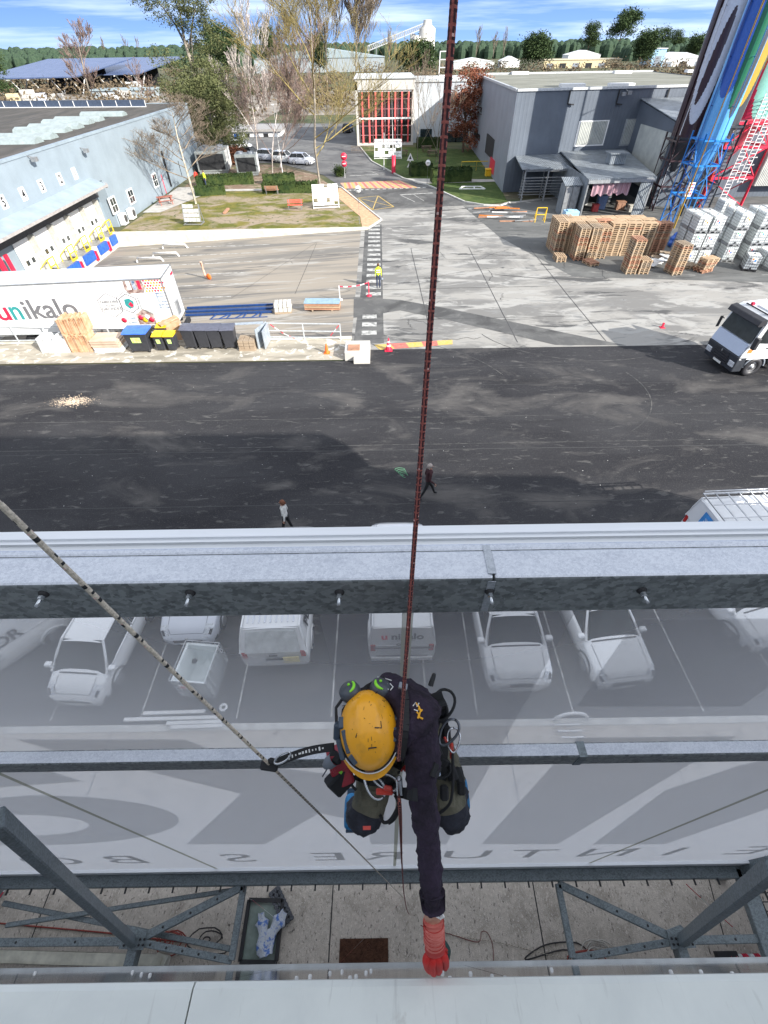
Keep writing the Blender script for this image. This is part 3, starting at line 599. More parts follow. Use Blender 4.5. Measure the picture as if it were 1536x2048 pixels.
# ---------------- office with red fins
of = thing('office_building', 'white two storey office with rows of red sun fins across its glass front', 'office', (-3.8, 106.3, 0))
w = L_(of); w.box(-3.9, 6.4, 108.0, 124, 0, 8.6); w.box(-3.9, -3.5, 106.3, 108.0, 0, 8.6)
w.box(-3.9, 6.4, 106.3, 108.05, 7.5, 8.9); w.box(-3.5, 6.4, 106.6, 108, 0, .35); w.box(6.0, 6.4, 106.9, 108, 0, 7.5); w.build('wall', m_conc, of)
w = L_(of); w.box(-3.4, 6.0, 107.7, 107.95, .35, 7.4); w.build('glazing', m_glass, of)
w = L_(of); w.box(-3.4, 5.9, 106.5, 106.75, 3.65, 3.9); w.box(-3.4, 5.9, 106.5, 106.75, 7.28, 7.48)
for z_ in (1.3, 2.6, 4.9, 6.2): w.box(-3.4, 5.9, 107.55, 107.7, z_, z_+.12)
for x in (-3.35, -1, 1.2, 3.5): w.box(x, x+.1, 107.5, 107.7, .35, 7.4)
w.build('white_rail', m_wht, of)
for i in range(8):
    for z0, z1 in ((.4, 3.62), (3.92, 7.26)):
        w = L_(of); x = -2.75+i*1.16; w.prism([(x-.12, 106.45, z0), (x+.16, 106.55, z0), (x+.10, 107.3, z0), (x-.02, 107.3, z0)], (0, 0, z1-z0)); w.build('sun_fin', M('fin_red', (.62, .09, .09), rough=.5, var=.15), of)
w = L_(of); w.box(-4.1, 6.6, 106.1, 124, 8.9, 9.05); w.build('roof', M('office_roof', (.48, .50, .50), rough=.7), of)
wg = L_(of); wg.box(6.4, 17, 109.2, 126, 0, 8.3); wg.build('wing_wall', M('white_panels', (.48, .51, .54), rough=.4, var=.03, wave=(0, 3.3)), of)
wg = L_(of); wg.box(6.4, 17.2, 109.0, 126, 8.3, 8.5); wg.build('wing_roof', M('office_roof'), of)
for a, bq in (((841, 258), (863, 280)), ((890, 262), (912, 286)), ((912, 264), (934, 286))):
    p, q = V(*a, 109.15), V(*bq, 109.15); w = L_(of); w.box(p.x, q.x, 109.1, 109.2, q.z, p.z); w.build('window', m_glass, of)
w = L_(of); p = V(878, 150, 112)
for dx in (0, 1.2, 1.9): w.bar((p.x+dx, 112, 8.5), (p.x+dx, 112, 12.0), .12)
for zz in (9, 10, 11, 12): w.bar((p.x, 112, zz), (p.x+1.9, 112, zz), .12)
w.bar((p.x-2, 112, 8.7), (p.x+3, 112, 8.7), .2); w.build('roof_frame', m_wht, of)

# ---------------- painted silos
def silo(label, cx, cy, r, z0, z1, base, spots, hop, frame, legs, mats, col):
    s_ = thing('silo', label, 'silo', (cx, cy, 0), 0, 'painted silos')
    n, nz_ = 144, 280; rows = []; toc = math.atan2(-cy, -cx)
    v = MB()
    for i in range(nz_+1):
        z_ = z0+(z1-z0)*i/nz_; rows.append([Vector((r*math.cos(2*math.pi*k_/n), r*math.sin(2*math.pi*k_/n), z_)) for k_ in range(n)])
    v.grid(rows, 0, True, True)
    v.m = []
    for i in range(nz_):
        z_ = z0+(z1-z0)*(i+.5)/nz_
        for k_ in range(n):
            a = 2*math.pi*(k_+.5)/n-toc; a = (a+math.pi) % (2*math.pi)-math.pi; mi = base
            for (m_, sa, sz, ra, rz_, sh_) in spots:
                if ((a-sa-sh_*(z_-sz))/ra)**2+((z_-sz)/rz_)**2 < 1: mi = m_
            v.m.append(mi)
    v.lathe([(r, z1), (r*.6, z1+1), (.01, z1+1.2)], n=32, m=base)
    v.build('shell', mats, s_)
    v = MB(); v.lathe([(r, z0), (r*1.01, z0-.5), (r*.9, z0-.6), (.35, z0-hop), (.3, z0-hop-.5), (.01, z0-hop-.5)], n=32); v.build('hopper', col, s_)
    fr = MB(); q = r*.98
    cs = [(sx*q, sy*q) for sx, sy in ((-1, -1), (1, -1), (1, 1), (-1, 1))]
    for a_ in cs: fr.tube([(*a_, 0), (*a_, z0+.2)], legs, 8)
    for zz in (z0*.35, z0*.7, z0-.3):
        for i in range(4): fr.bar((*cs[i], zz), (*cs[(i+1) % 4], zz), legs*1.4)
    for i in range(4):
        a_, b_ = cs[i], cs[(i+1) % 4]; fr.bar((*a_, z0*.35), (*b_, z0*.7), legs*.6); fr.bar((*a_, z0*.7), ((a_[0]+b_[0])/2, (a_[1]+b_[1])/2, z0-.3), legs*.6); fr.bar((*b_, z0*.7), ((a_[0]+b_[0])/2, (a_[1]+b_[1])/2, z0-.3), legs*.6); fr.bar((*b_, 0.1), (*a_, z0*.35), legs*.6)
    fr.build('frame', frame, s_); return s_
pc = lambda n, c, **k: M(n, c, rough=.35, var=.05, scale=6, coat=.3, **k)
P_ = [pc('silo_brown', (.045, .022, .028)), pc('silo_white', (.55, .58, .66)), pc('silo_royal', (.02, .09, .40)), pc('silo_sky', (.10, .35, .72)), pc('silo_green', (.005, .11, .05)), pc('silo_slate', (.045, .05, .06)), pc('silo_ochre', (.42, .26, .03)), pc('silo_crimson', (.42, .015, .06)), pc('silo_mint', (.28, .60, .50)), pc('silo_pink', (.62, .10, .14))]
sA = silo('dark brown painted silo with a long white teardrop, nearest the grey hall', 31.2, 59.0, 1.3, 6.2, 19, 0, [(1, .15, 13.4, .8, 6.2, .0), (0, .1, 11.8, .28, 3.2, .06)], 2.4, P_[0], .10, P_, P_[5])
sB = silo('sky blue painted silo with a green teardrop on a blue frame', 30.2, 52.5, 1.2, 7.0, 19, 3, [(2, -.3, 15, .9, 5.5, .0), (1, .5, 18, .5, 3.5, .05), (5, .75, 15.0, .62, 6.8, .0), (4, .42, 14.0, .34, 5.2, .0)], 3.0, pc('frame_blue', (.02, .22, .66)), .085, P_, P_[3])
sC = silo('slate coloured painted silo with an ochre teardrop, standing between the blue and the crimson silo', 33.3, 56.8, 1.35, 7.5, 19, 5, [(6, .55, 15.5, .8, 6.9, .0)], 3.0, P_[5], .11, P_, P_[5])
sD = silo('crimson painted silo with ochre and mint shapes on a red frame with ladders', 38.0, 61.6, 2.45, 7.4, 19, 7, [(6, -.75, 14.5, .85, 6.5, .0), (8, .65, 10.5, .62, 3.6, .0), (9, .2, 17, .7, 3, 0)], 3.4, pc('frame_red', (.70, .03, .07)), .16, P_, P_[9])
for (par, x, y, m, z1, r_) in ((sB, 29.2, 51.0, P_[6], 19, .09), (sB, 30.3, 51.0, P_[3], 19, .07), (sB, 28.9, 52.2, P_[2], 19, .07), (sD, 35.6, 58.9, pc('pipe_red', (.72, .06, .03)), 19, .10), (sA, 30.0, 57.8, P_[1], 19, .07), (sA, 29.9, 58.5, P_[0], 19, .09)):
    v = MB(Matrix.Translation(-Vector(par.location))); v.tube([(x, y, 0), (x, y, z1)], r_, 8); 
    for zz in range(3, 19, 3): v.tube([(x, y, zz), (x+(par.location.x-x)*.5, y+(par.location.y-y)*.5, zz)], r_*.6, 6)
    v.build('filling_pipe', m, par)
v = MB(); m_lad = M('ladder_white', (.75, .75, .74), rough=.4)
for dx in (-.3, .3): v.bar((dx-.2, -2.75, .8), (dx-.2, -2.75, 9.3), .06); v.bar((dx+.9, -2.75, 2.2), (dx+.9, -2.75, 10), .06)
for i in range(28): v.bar((-.5, -2.75, .9+i*.3), (.1, -2.75, .9+i*.3), .05)
for i in range(26): v.bar((.6, -2.75, 2.3+i*.3), (1.2, -2.75, 2.3+i*.3), .05)
v.build('ladder', m_lad, sD)
v = MB()
for i in range(12):
    zz = 2.6+i*.62
    for x0 in (-.2, .9): v.tube([(x0+.45*math.cos(a), -2.8-.55*max(0, math.sin(a))-.05, zz) for a in [math.pi*q/8 for q in range(9)]], .025, 5)
v.build('ladder_cage', m_lad, sD)
v = MB(); v.box(-1.1, -.5, -1.34, -1.30, 2.6, 3.7); sg = v.build('notice', m_wht, sB)
v = MB()
for i in range(3):
    for k_ in range(4): v.box(-1.02+i*.17, -.90+i*.17, -1.35, -1.34, 2.75+k_*.24, 2.9+k_*.24, (i+k_) % 2)
v.build('pictogram', [m_red, m_bluep], sg)
bb = thing('factory_block', 'dark blue grey factory block behind the painted silos', 'building', (44, 66, 0))
v = L_(bb); v.box(38, 70, 63.5, 90, 0, 7.5); v.build('wall', m_dgrey, bb); v = L_(bb); v.box(37.8, 70.2, 63.3, 90.2, 7.5, 7.7); v.build('roof', m_corr, bb)
v = L_(bb); v.box(43.2, 48, 62.6, 63.4, 1.2, 4.6); v.build('hatch', m_transl, bb)
# ------------------------------------------------------------------ trees, hedges, forest and far sheds
def lm(name, col, col2): 
    m = M(name, col, rough=.8, col2=col2, scale=.9, spec=.15, thr=(.4, .6)); return m
m_pine = lm('pine_needles', (.028, .050, .022), (.065, .095, .035))
m_euc = lm('grey_green_leaves', (.060, .075, .030), (.16, .17, .075))
m_rust = lm('rust_leaves', (.16, .05, .03), (.32, .13, .075))
m_hedge = lm('hedge_leaves', (.022, .042, .014), (.06, .085, .025))
m_redh = lm('reddish_leaves', (.10, .04, .025), (.18, .08, .045))
m_bark = M('brown_bark', (.12, .085, .06), rough=.95, var=.3, scale=3)
m_gbark = M('grey_bark', (.24, .21, .17), rough=.95, var=.3, scale=3)
m_wbark = M('pale_birch_bark', (.50, .44, .40), rough=.9, var=.3, scale=3)
m_ptwig = M('pinkish_twigs', (.23, .165, .14), rough=.9, var=.3, scale=1)
m_otwig = M('olive_budding_twigs', (.25, .20, .075), rough=.9, var=.3, scale=1)
m_btwig = M('brown_twigs', (.19, .15, .11), rough=.9, var=.3, scale=1)

def leafcloud(mb, blobs, n, size, rnd, m=0, dens=.55):
    """many small leaf faces gathered in clumps through the volume of a few ellipsoids"""
    tot = sum(b[3]*b[4]*b[5] for b in blobs)
    vs, fs = [], []
    for (cx, cy, cz, rx, ry, rz) in blobs:
        k_ = int(n*rx*ry*rz/tot); ncl = max(4, k_//26)
        for _ in range(ncl):
            while True:
                a, b_, c = rnd.uniform(-1, 1), rnd.uniform(-1, 1), rnd.uniform(-1, 1); q = a*a+b_*b_+c*c
                if q < 1 and q > rnd.random()*dens: break
            X_, Y_, Z_ = cx+a*rx, cy+b_*ry, cz+c*rz; cr = size*rnd.uniform(1.3, 3.0)
            for _ in range(max(1, k_//ncl)):
                p = Vector((X_+rnd.gauss(0, cr*.5), Y_+rnd.gauss(0, cr*.5), Z_+rnd.gauss(0, cr*.34)))
                u = Vector((rnd.gauss(0, 1), rnd.gauss(0, 1), rnd.gauss(0, .6))).normalized(); w_ = u.cross(Vector((rnd.gauss(0, 1), rnd.gauss(0, 1), rnd.gauss(0, 1)))).normalized()
                s_ = size*rnd.uniform(.5, 1.1); o = len(vs); vs += [p-u*s_*.5, p+w_*s_*.22, p+u*s_*.5, p-w_*s_*.22]; fs.append((o, o+1, o+2, o+3))
    mb.add(vs, fs, m)
def leaf_tree(name, label, px, pyb, pyt, wpx_, mat, kind='round', n=5000, seed=1, group=None, z0=0, bark=None, loc=None, h=None, cat='tree', size=None):
    rnd = random.Random(seed); wpx = wpx_*1.12
    if loc is None:
        g_ = G(px, pyb, z0); h = V(px, pyt, g_.y).z-z0; loc = g_
    wd = wpx/FO*(loc.y*math.cos(PI_)+(CH-h/2)*math.sin(PI_))
    t = thing(name, label, cat, loc, rnd.uniform(0, 6), group); r_ = wd/2; size = (size or max(.16, wd*.06))*1.25; n = int(n*(2.6 if n < 4000 else 1.5))
    bl = []
    if kind == 'round':
        for i in range(9): a = rnd.uniform(0, 6.28); q = r_*rnd.uniform(.15, .6); bl.append((q*math.cos(a), q*math.sin(a), h*rnd.uniform(.3, .85), r_*rnd.uniform(.4, .65), r_*rnd.uniform(.35, .6), h*rnd.uniform(.10, .17)))
        bl.append((0, 0, h*.62, r_*.7, r_*.7, h*.3))
    elif kind == 'stone':                                       # umbrella-like pine: trunk bare below
        for i in range(10): a = rnd.uniform(0, 6.28); q = r_*rnd.uniform(.2, .75); bl.append((q*math.cos(a), q*math.sin(a), h*rnd.uniform(.45, .93), r_*rnd.uniform(.4, .6), r_*rnd.uniform(.4, .6), h*rnd.uniform(.07, .13)))
        bl.append((0, 0, h*.85, r_*.5, r_*.5, h*.14))
    elif kind == 'column':
        for i in range(12): z_ = h*(.1+.85*i/11); bl.append((rnd.gauss(0, r_*.15), rnd.gauss(0, r_*.15), z_, r_*(.8 if i < 8 else .9-.08*(i-6)), r_*.8, h*.07))
    elif kind == 'ragged':
        for i in range(34):
            z_ = h*rnd.uniform(.08, .95); a = rnd.uniform(0, 6.28); rr_ = r_*(1-.55*abs(z_/h-.42)); q = rr_*rnd.uniform(.2, .8); bl.append((q*math.cos(a), q*math.sin(a), z_, r_*rnd.uniform(.25, .5), r_*rnd.uniform(.25, .5), h*rnd.uniform(.05, .10)))
    elif kind == 'bush':
        for i in range(8): a = rnd.uniform(0, 6.28); q = r_*rnd.uniform(.1, .6); bl.append((q*math.cos(a), q*math.sin(a), h*rnd.uniform(.3, .6), r_*.45, r_*.45, h*.35))
    tr = MB(); th = h*(.9 if kind != 'bush' else .5); tr.tube([(0, 0, -.1), (wd*.015, 0, th*.35), (-wd*.02, wd*.02, th*.7), (0, 0, th)], [max(.06, h*.018), h*.014+.01, h*.009+.01, .02], 7)
    for b in bl[:10]:
        z1 = max(th*.2, b[2]-h*.12); tr.tube([(0, 0, z1*.8), (b[0]*.5, b[1]*.5, z1), (b[0], b[1], b[2])], [h*.007+.01, h*.005+.01, .01], 5)
    tr.build('trunk', bark or m_bark, t)
    cr = MB(); leafcloud(cr, bl, n, size, rnd); cr.build('crown', mat, t); return t
def bare_tree(name, label, loc, h, spread, seed, mt, mc, up=.5, lv=4, nb=6, tr_r=None, group=None, droop=0, start=.25, minr=.014):
    rnd = random.Random(seed); t = thing(name, label, 'tree', loc, 0, group); tr = MB(); cr = MB(); tr_r = tr_r or h*.016
    def grow(p, d, l, r_, k_):
        pts = [p]; rs = [r_]; dd = d.copy(); n = 4
        for i in range(n):
            dd = (dd+Vector((rnd.gauss(0, .09), rnd.gauss(0, .09), rnd.gauss(0, .05)+(.06*up if k_ else 0)-droop*k_*.03))).normalized(); pts.append(pts[-1]+dd*l/n); rs.append(max(minr*.8, r_*(1-.75*(i+1)/n)))
        (tr if k_ == 0 else cr).tube(pts, rs, 6 if k_ < 2 else 3, cap=False)
        if k_ >= lv: return
        m_ = nb+3 if k_ == 0 else nb-k_//2
        for i in range(m_):
            f = (start if k_ == 0 else .22)+(1-(start if k_ == 0 else .22))*(i+rnd.random()*.8)/m_; j_ = min(n-1, int(f*n)); q = pts[j_].lerp(pts[j_+1], f*n-j_)
            a = rnd.uniform(0, 6.283)+i*2.4; out_ = Vector((math.cos(a), math.sin(a), 0)); axis = dd
            nd = (axis*(up*(.3+1.0*f) if k_ == 0 else up+.2)+out_*spread*(1 if k_ == 0 else .75)+Vector((0, 0, .25*up))).normalized()
            grow(q, nd, l*(.62 if k_ == 0 else .60)*(1.2-.65*f)*rnd.uniform(.75, 1.2), max(minr, r_*(.5-.2*f)), k_+1)
    grow(Vector((0, 0, -.1)), Vector((rnd.gauss(0, .03), rnd.gauss(0, .03), 1)), h*.86, tr_r, 0)
    tr.build('trunk', mt, t); cr.build('crown', mc, t); return t

# far forest as one mass, with field hedgerows
ff = MB(); rnd = random.Random(11)
for row, (dist, hh, n) in enumerate(((620, 10.2, 900), (760, 12.5, 900), (950, 15, 900))):
    for i in range(n):
        x = -dist*1.15+2.3*dist*i/n+rnd.uniform(-3, 3); y = dist+rnd.uniform(-25, 25)-abs(x)*.12; h_ = hh*rnd.uniform(.86, 1.06)
        if -dist*.03 < x < dist*.36 and row == 0: continue
        r_ = dist*.0060*rnd.uniform(.8, 1.4); k_ = 7; rings = []
        for zz, q in ((0, 1), (.5, 1.0), (.82, .8), (.95, .45), (1, .06)):
            rings.append([Vector((x+r_*q*rnd.uniform(.8, 1.15)*math.cos(6.283*j_/k_), y+r_*q*math.sin(6.283*j_/k_), h_*zz)) for j_ in range(k_)])
        ff.grid(rings, 0, False, True)
tag(ff.build('forest', lm('far_forest', (.030, .055, .035), (.055, .085, .05))), 'dark green far forest lining the horizon', 'forest', kind='stuff')
ff = MB()
for i in range(520):
    x = rnd.uniform(-230, 260); y = rnd.choice([150, 175, 200, 240, 280, 330, 420])+rnd.uniform(-18, 18)
    if (-62 < x < 30 and y < 158) or (x > 12 and y < 185): continue
    leafcloud(ff, [(x, y, 1.6, rnd.uniform(3, 8), 3, rnd.uniform(1, 2.8))], 90, 1.5, rnd)
tag(ff.build('scrub', lm('brown_scrub', (.10, .075, .05), (.18, .14, .09))), 'brown leafless scrub and hedgerows between the far sheds', 'scrub', kind='stuff')

T_ = leaf_tree
T_('evergreen_tree', 'very tall ragged grey green evergreen behind the warehouse corner', 424, 300, -75, 185, m_euc, 'ragged', 34000, 3, bark=m_gbark, size=.27)
T_('evergreen_tree', 'dense dark evergreen cut off by the left edge of the photo', -14, 205, 50, 100, m_pine, 'ragged', 12000, 4, size=.6)
T_('evergreen_tree', 'smaller grey green evergreen close to the warehouse end wall', 438, 318, 150, 95, m_euc, 'ragged', 14000, 5, bark=m_gbark, size=.26)
T_('pine_tree', 'tall pine with a dark crown between the evergreen and the birches', 460, 190, 40, 62, m_pine, 'stone', 3200, 6)
T_('pine_tree', 'small round topped pine standing right of the birches on the skyline', 545, 155, 48, 46, m_pine, 'stone', 2400, 7)
T_('pine_tree', 'dark pine half hidden behind the olive budding tree', 640, 160, 62, 45, m_pine, 'round', 2400, 8)
T_('pine_tree', 'broad dark pine in front of the white tower silo', 838, 150, 82, 72, m_pine, 'round', 3600, 9)
T_('pine_tree', 'rounded pine left of the long yellow building', 1066, 140, 62, 56, m_pine, 'round', 3200, 10)
T_('pine_tree', 'slim pine behind the right end of the long yellow building', 1172, 118, 42, 36, m_pine, 'stone', 2000, 12)
T_('pine_tree', 'tallest pine on the right skyline with an open layered crown', 1232, 112, 18, 50, m_pine, 'stone', 2600, 13)
T_('pine_tree', 'wide bushy pine in front of the pale blue shed', 1283, 135, 56, 52, m_pine, 'round', 3200, 14)
T_('pine_tree', 'left one of the pair of pines beyond the pale blue shed', 1320, 112, 52, 32, m_pine, 'round', 1800, 15)
T_('pine_tree', 'right one of the pair of pines beyond the pale blue shed', 1342, 115, 56, 30, m_pine, 'round', 1800, 16)
T_('pine_tree', 'low dark pine beside the silos, right of the white sheds', 1385, 125, 68, 42, m_pine, 'round', 2000, 17)
T_('red_leaved_tree', 'tree with rust coloured leaves at the corner of the dark hall', 925, 305, 135, 84, m_rust, 'ragged', 6500, 18, size=.32)
T_('reddish_bush', 'round reddish brown bush behind the grey chiller units', 469, 328, 292, 46, m_redh, 'bush', 2200, 19, size=.3, cat='bush')
T_('green_bush', 'small round green bush beside the red sign post', 680, 352, 332, 16, m_hedge, 'bush', 900, 20, size=.2, cat='bush')
bt = bare_tree
bt('bare_tree', 'big olive budding tree in the middle of the green', G(640, 372), 19.5, .95, 21, m_gbark, m_otwig, up=.55, lv=4, nb=8, tr_r=.2, start=.14, minr=.015)
bt('birch_tree', 'tallest pale birch left of the olive tree', G(560, 335), 14.5, .8, 22, m_wbark, m_ptwig, up=.8, lv=4, nb=7, tr_r=.13, start=.1, minr=.02)
bt('birch_tree', 'white stemmed birch nearest the tall evergreen', G(515, 300), 15.5, .7, 23, m_wbark, m_wbark, up=.9, lv=4, nb=6, tr_r=.14, start=.1, minr=.028)
bt('birch_tree', 'slim pale birch just behind the hedge', G(545, 350), 11.0, .8, 24, m_wbark, m_ptwig, up=.8, lv=4, nb=6, tr_r=.10, start=.1, minr=.022)
bt('bare_tree', 'leafless spreading tree on the lawn beside the warehouse wall', G(392, 408), 9.8, 1.15, 25, M('pale_bark', (.36, .32, .25), var=.3), m_btwig, up=.5, lv=4, nb=7, tr_r=.16, start=.25, minr=.014)  # trunk in a paler bark tone
bt('poplar_tree', 'very tall leafless poplar behind the office', G(712, 170), 33, .75, 26, m_gbark, m_btwig, up=1.0, lv=4, nb=8, tr_r=.4, start=.1, minr=.07)
bt('poplar_tree', 'leafless poplar on the skyline behind the olive tree', G(655, 170), 30, .6, 27, m_gbark, m_btwig, up=1.1, lv=4, nb=6, tr_r=.35, start=.12, minr=.08)
bt('bare_tree', 'thin leafless tree against the white wing of the office', G(835, 320), 10.5, .6, 28, m_gbark, m_btwig, up=1.0, lv=3, nb=6, tr_r=.08, start=.15, minr=.016)
bt('bare_tree', 'thin leafless tree standing by the picnic tables', G(872, 325), 9.5, .6, 29, m_gbark, m_btwig, up=1.0, lv=3, nb=6, tr_r=.08, start=.15, minr=.016)
bt('bare_tree', 'leafless brown tree in front of the solar roofs', G(185, 208), 17, 1.0, 30, m_gbark, m_ptwig, up=.9, lv=4, nb=6, tr_r=.35, start=.12, minr=.05)
bt('bare_tree', 'leafless tree leaning over the far end of the warehouse roof', G(290, 215), 9, 1.0, 31, m_gbark, m_ptwig, up=.9, lv=3, nb=6, tr_r=.2, start=.12, minr=.04)
for i, (px, pyb, pyt) in enumerate(((215, 125, 82), (258, 120, 76), (285, 122, 80), (950, 120, 60), (985, 122, 72), (1005, 120, 66), (150, 140, 98), (780, 150, 70), (1448, 100, 55))):
    g_ = G(px, pyb); bt('poplar_tree', ('thin pale leafless tree, number %d of the row seen from the left along the skyline' % (i+1)).replace('number %d of the row seen from the left' % (i+1), ['above the solar roof', 'at the right end of the solar roof', 'just left of the tall evergreen', 'right of the climbing rope', 'in the field beyond the office', 'left of the rounded pine', 'over the left solar roof', 'beside the conveyor', 'behind the painted silos'][i]), g_, max(6, V(px, pyt, g_.y).z), .3, 40+i, m_gbark, m_btwig, up=1.4, lv=3, nb=5, minr=.09, start=.1, group='thin leafless trees along the skyline')

# hedges
def hedge(label, p0, p1, wd, h, seed, mat=m_hedge, dens=60):
    a, b = Vector(p0[:2]), Vector(p1[:2]); mb = MB(); rnd = random.Random(seed); L0 = (b-a).length; d = (b-a)/L0; q = Vector((-d.y, d.x))
    core = MB(); vs, fs = [], []
    for i in range(int(L0*wd*h*dens*2.2)):
        t, s_, z_ = rnd.random(), rnd.uniform(-.5, .5), rnd.random(); f = rnd.randrange(4)
        if f < 2: z_ = 1-rnd.random()**2*.12
        elif f == 2: s_ = .5*(1-rnd.random()**2*.25)*rnd.choice((-1, 1))
        else: t = rnd.choice((rnd.random()*.04, 1-rnd.random()*.04))
        c = a+d*L0*t+q*wd*s_*(1+rnd.gauss(0, .05)); P = Vector((c.x, c.y, z_*h+rnd.gauss(0, .04))); u = Vector((rnd.gauss(0, 1), rnd.gauss(0, 1), rnd.gauss(0, 1))).normalized(); w_ = u.cross(Vector((rnd.gauss(0, 1), rnd.gauss(0, 1), .3))).normalized(); s2 = rnd.uniform(.06, .13)
        o = len(vs); vs += [P-u*s2, P+w_*s2*.6, P+u*s2, P-w_*s2*.6]; fs.append((o, o+1, o+2, o+3))
    mb.add(vs, fs, 0); q3 = Vector((q.x, q.y, 0))*wd*.44; A, B_ = Vector((*a, 0)), Vector((*b, 0)); up_ = Vector((0, 0, h*.93))
    mb.hexa([A-q3, B_-q3, B_+q3, A+q3], [A-q3+up_, B_-q3+up_, B_+q3+up_, A+q3+up_], 0)
    return one(mb, 'hedge', mat, label, 'hedge', 'clipped hedges')
hedge('clipped hedge nearest the chiller units, left of the path', G(395, 372), G(508, 366), 1.6, 1.1, 1)
hedge('clipped hedge right at the edge of the lawn by the bare tree', G(392, 392), G(452, 388), 1.1, 1.0, 2)
hedge('clipped hedge behind the red bench', G(527, 386), G(636, 384), 1.5, 1.1, 3)
hedge('second clipped hedge behind the olive tree', G(527, 368), G(590, 364), 1.4, 1.0, 4)
hedge('dark clipped hedge next to the white triangle sign', G(820, 352), G(862, 350), 2.0, 1.4, 5)
hedge('long dark clipped hedge in front of the rust leaved tree', G(862, 365), G(940, 362), 1.8, 1.5, 6)
hedge('hedge along the foot of the white office wing', G(833, 296), G(880, 295), 1.6, 1.4, 7)

# far sheds
def far(name, label, x0, x1, yb, yt, depth, mw_, mr, gable=0, cat='building', n=0):
    a, b = G(x0, yb), G(x1, yb); Y_ = (a.y+b.y)/2; h = V(x0, yt, Y_).z; t = thing(name, label, cat, (a.x, Y_, 0)); wd = b.x-a.x
    v = MB(); v.box(0, wd, 0, depth, 0, h); v.build('wall', mw_, t); v = MB()
    if gable: v.prism([(-.3, -.4, h), (wd+.3, -.4, h), (wd/2, -.4, h+gable)], (0, depth+.8, 0))
    else: v.box(-.4, wd+.4, -.4, depth+.4, h, h+.4)
    v.build('roof', mr, t)
    for i in range(n): q = MB(); q.box(wd*(i+.25)/n, wd*(i+.75)/n, -.08, 0, 0, h*.62); q.build('door', m_dark if i % 2 else m_mgrey, t)
    return t
m_pr = M('pale_roof', (.62, .64, .65), rough=.6); m_cream = M('cream_wall', (.62, .52, .32), rough=.8); m_lb = M('light_blue_wall', (.32, .52, .70), rough=.6); m_gr = M('grey_green_roof', (.28, .34, .36), rough=.6)
far('yellow_building', 'long low cream building with a flat roof beyond the dark hall', 1078, 1252, 136, 121, 18, m_cream, M('ochre_roof', (.50, .44, .32)), 0, n=6)
far('white_shed', 'white gabled shed behind the long cream building', 1130, 1205, 122, 110, 20, m_whm, m_pr, 3)
far('white_house', 'small white gabled house left of the rounded pine', 998, 1040, 135, 122, 10, m_whm, m_pr, 2.5)
far('white_shed', 'low white shed right of the climbing rope', 905, 990, 138, 124, 14, m_whm, m_pr, 2)
shp = far('store_building', 'dark roofed store with a white sign on its front', 1195, 1250, 113, 99, 14, M('petrol_wall', (.06, .12, .14)), m_pr, 0)
v = MB(); v.box(4, 17, -.3, -.1, 1.2, 5.6); sg = v.build('sign', m_wht, shp); v = MB(); text(v, 'Pearl', (10.5, -.35, 2.2), (1, 0, 0), (0, 0, 1), 4.2, bold=.05, shear=.2); v.build('lettering', M('teal_paint', (.02, .16, .18)), sg)
far('blue_shed', 'pale blue box shaped shed behind the bushy pine', 1296, 1326, 134, 98, 18, m_lb, m_pr, 0, n=1)
far('white_shed', 'white shed with a long pale roof beside the painted silos', 1310, 1420, 133, 118, 26, m_whm, m_pr, 3, n=3)
far('grey_shed', 'grey roofed shed on the far right skyline', 1345, 1420, 112, 104, 20, m_gr, m_pr, 4)
far('grey_green_shed', 'long grey green warehouse behind the birches', 520, 770, 145, 118, 40, M('shed_wall', (.30, .34, .36)), m_gr, 5)
far('white_shed', 'low white building with a red stripe beyond the mulch beds', 468, 560, 274, 264, 8, m_whm, M('dull_flat_roof', (.30, .29, .28)), 0, n=5)
far('grey_store', 'long low grey store behind the tall evergreen', 190, 300, 196, 182, 10, M('shed_wall'), m_gr, 0)
m_pv = M('solar_roof', (.055, .085, .17), rough=.25, col2=(.09, .12, .22), scale=.4, spec=.7)
for i, (xa, xb, yb, yt, yk, lb) in enumerate(((12, 178, 193, 158, 122, 'large open shed with a sloping solar roof at the left edge'), (150, 296, 182, 152, 118, 'open shed with a sloping solar roof left of the tall evergreen'))):
    a, b = G(xa, yb), G(xb, yb-6); hf = V(xa, yt, a.y).z; t = thing('solar_shed', lb, 'shed', (a.x, a.y, 0)); dx, dy = b.x-a.x, b.y-a.y
    Yk = 40; hk = hf+Yk*.115
    v = MB(); v.prism([(-6, -6, hf), (dx, dy-6, hf), (dx+8, dy+Yk, hk), (2, Yk, hk)], (0, 0, .35)); v.build('solar_roof', m_pv, t)
    for k_ in range(5):
        x, y = dx*k_/4.3, dy*k_/4.3; v = MB(); v.bar((x, y, 0), (x-1.5, y-4, hf), .28); v.bar((x, y, 0), (x+1.0, y+5, hf+.5), .28); v.bar((x-1.5, y-6, hf-.3), (x+2, y+14, hf+1.4), .3); v.build('post', m_whm, t)
    v = MB(); v.box(2, dx, Yk-8, Yk-7, 0, hf+2); v.build('back_wall', m_dark, t)
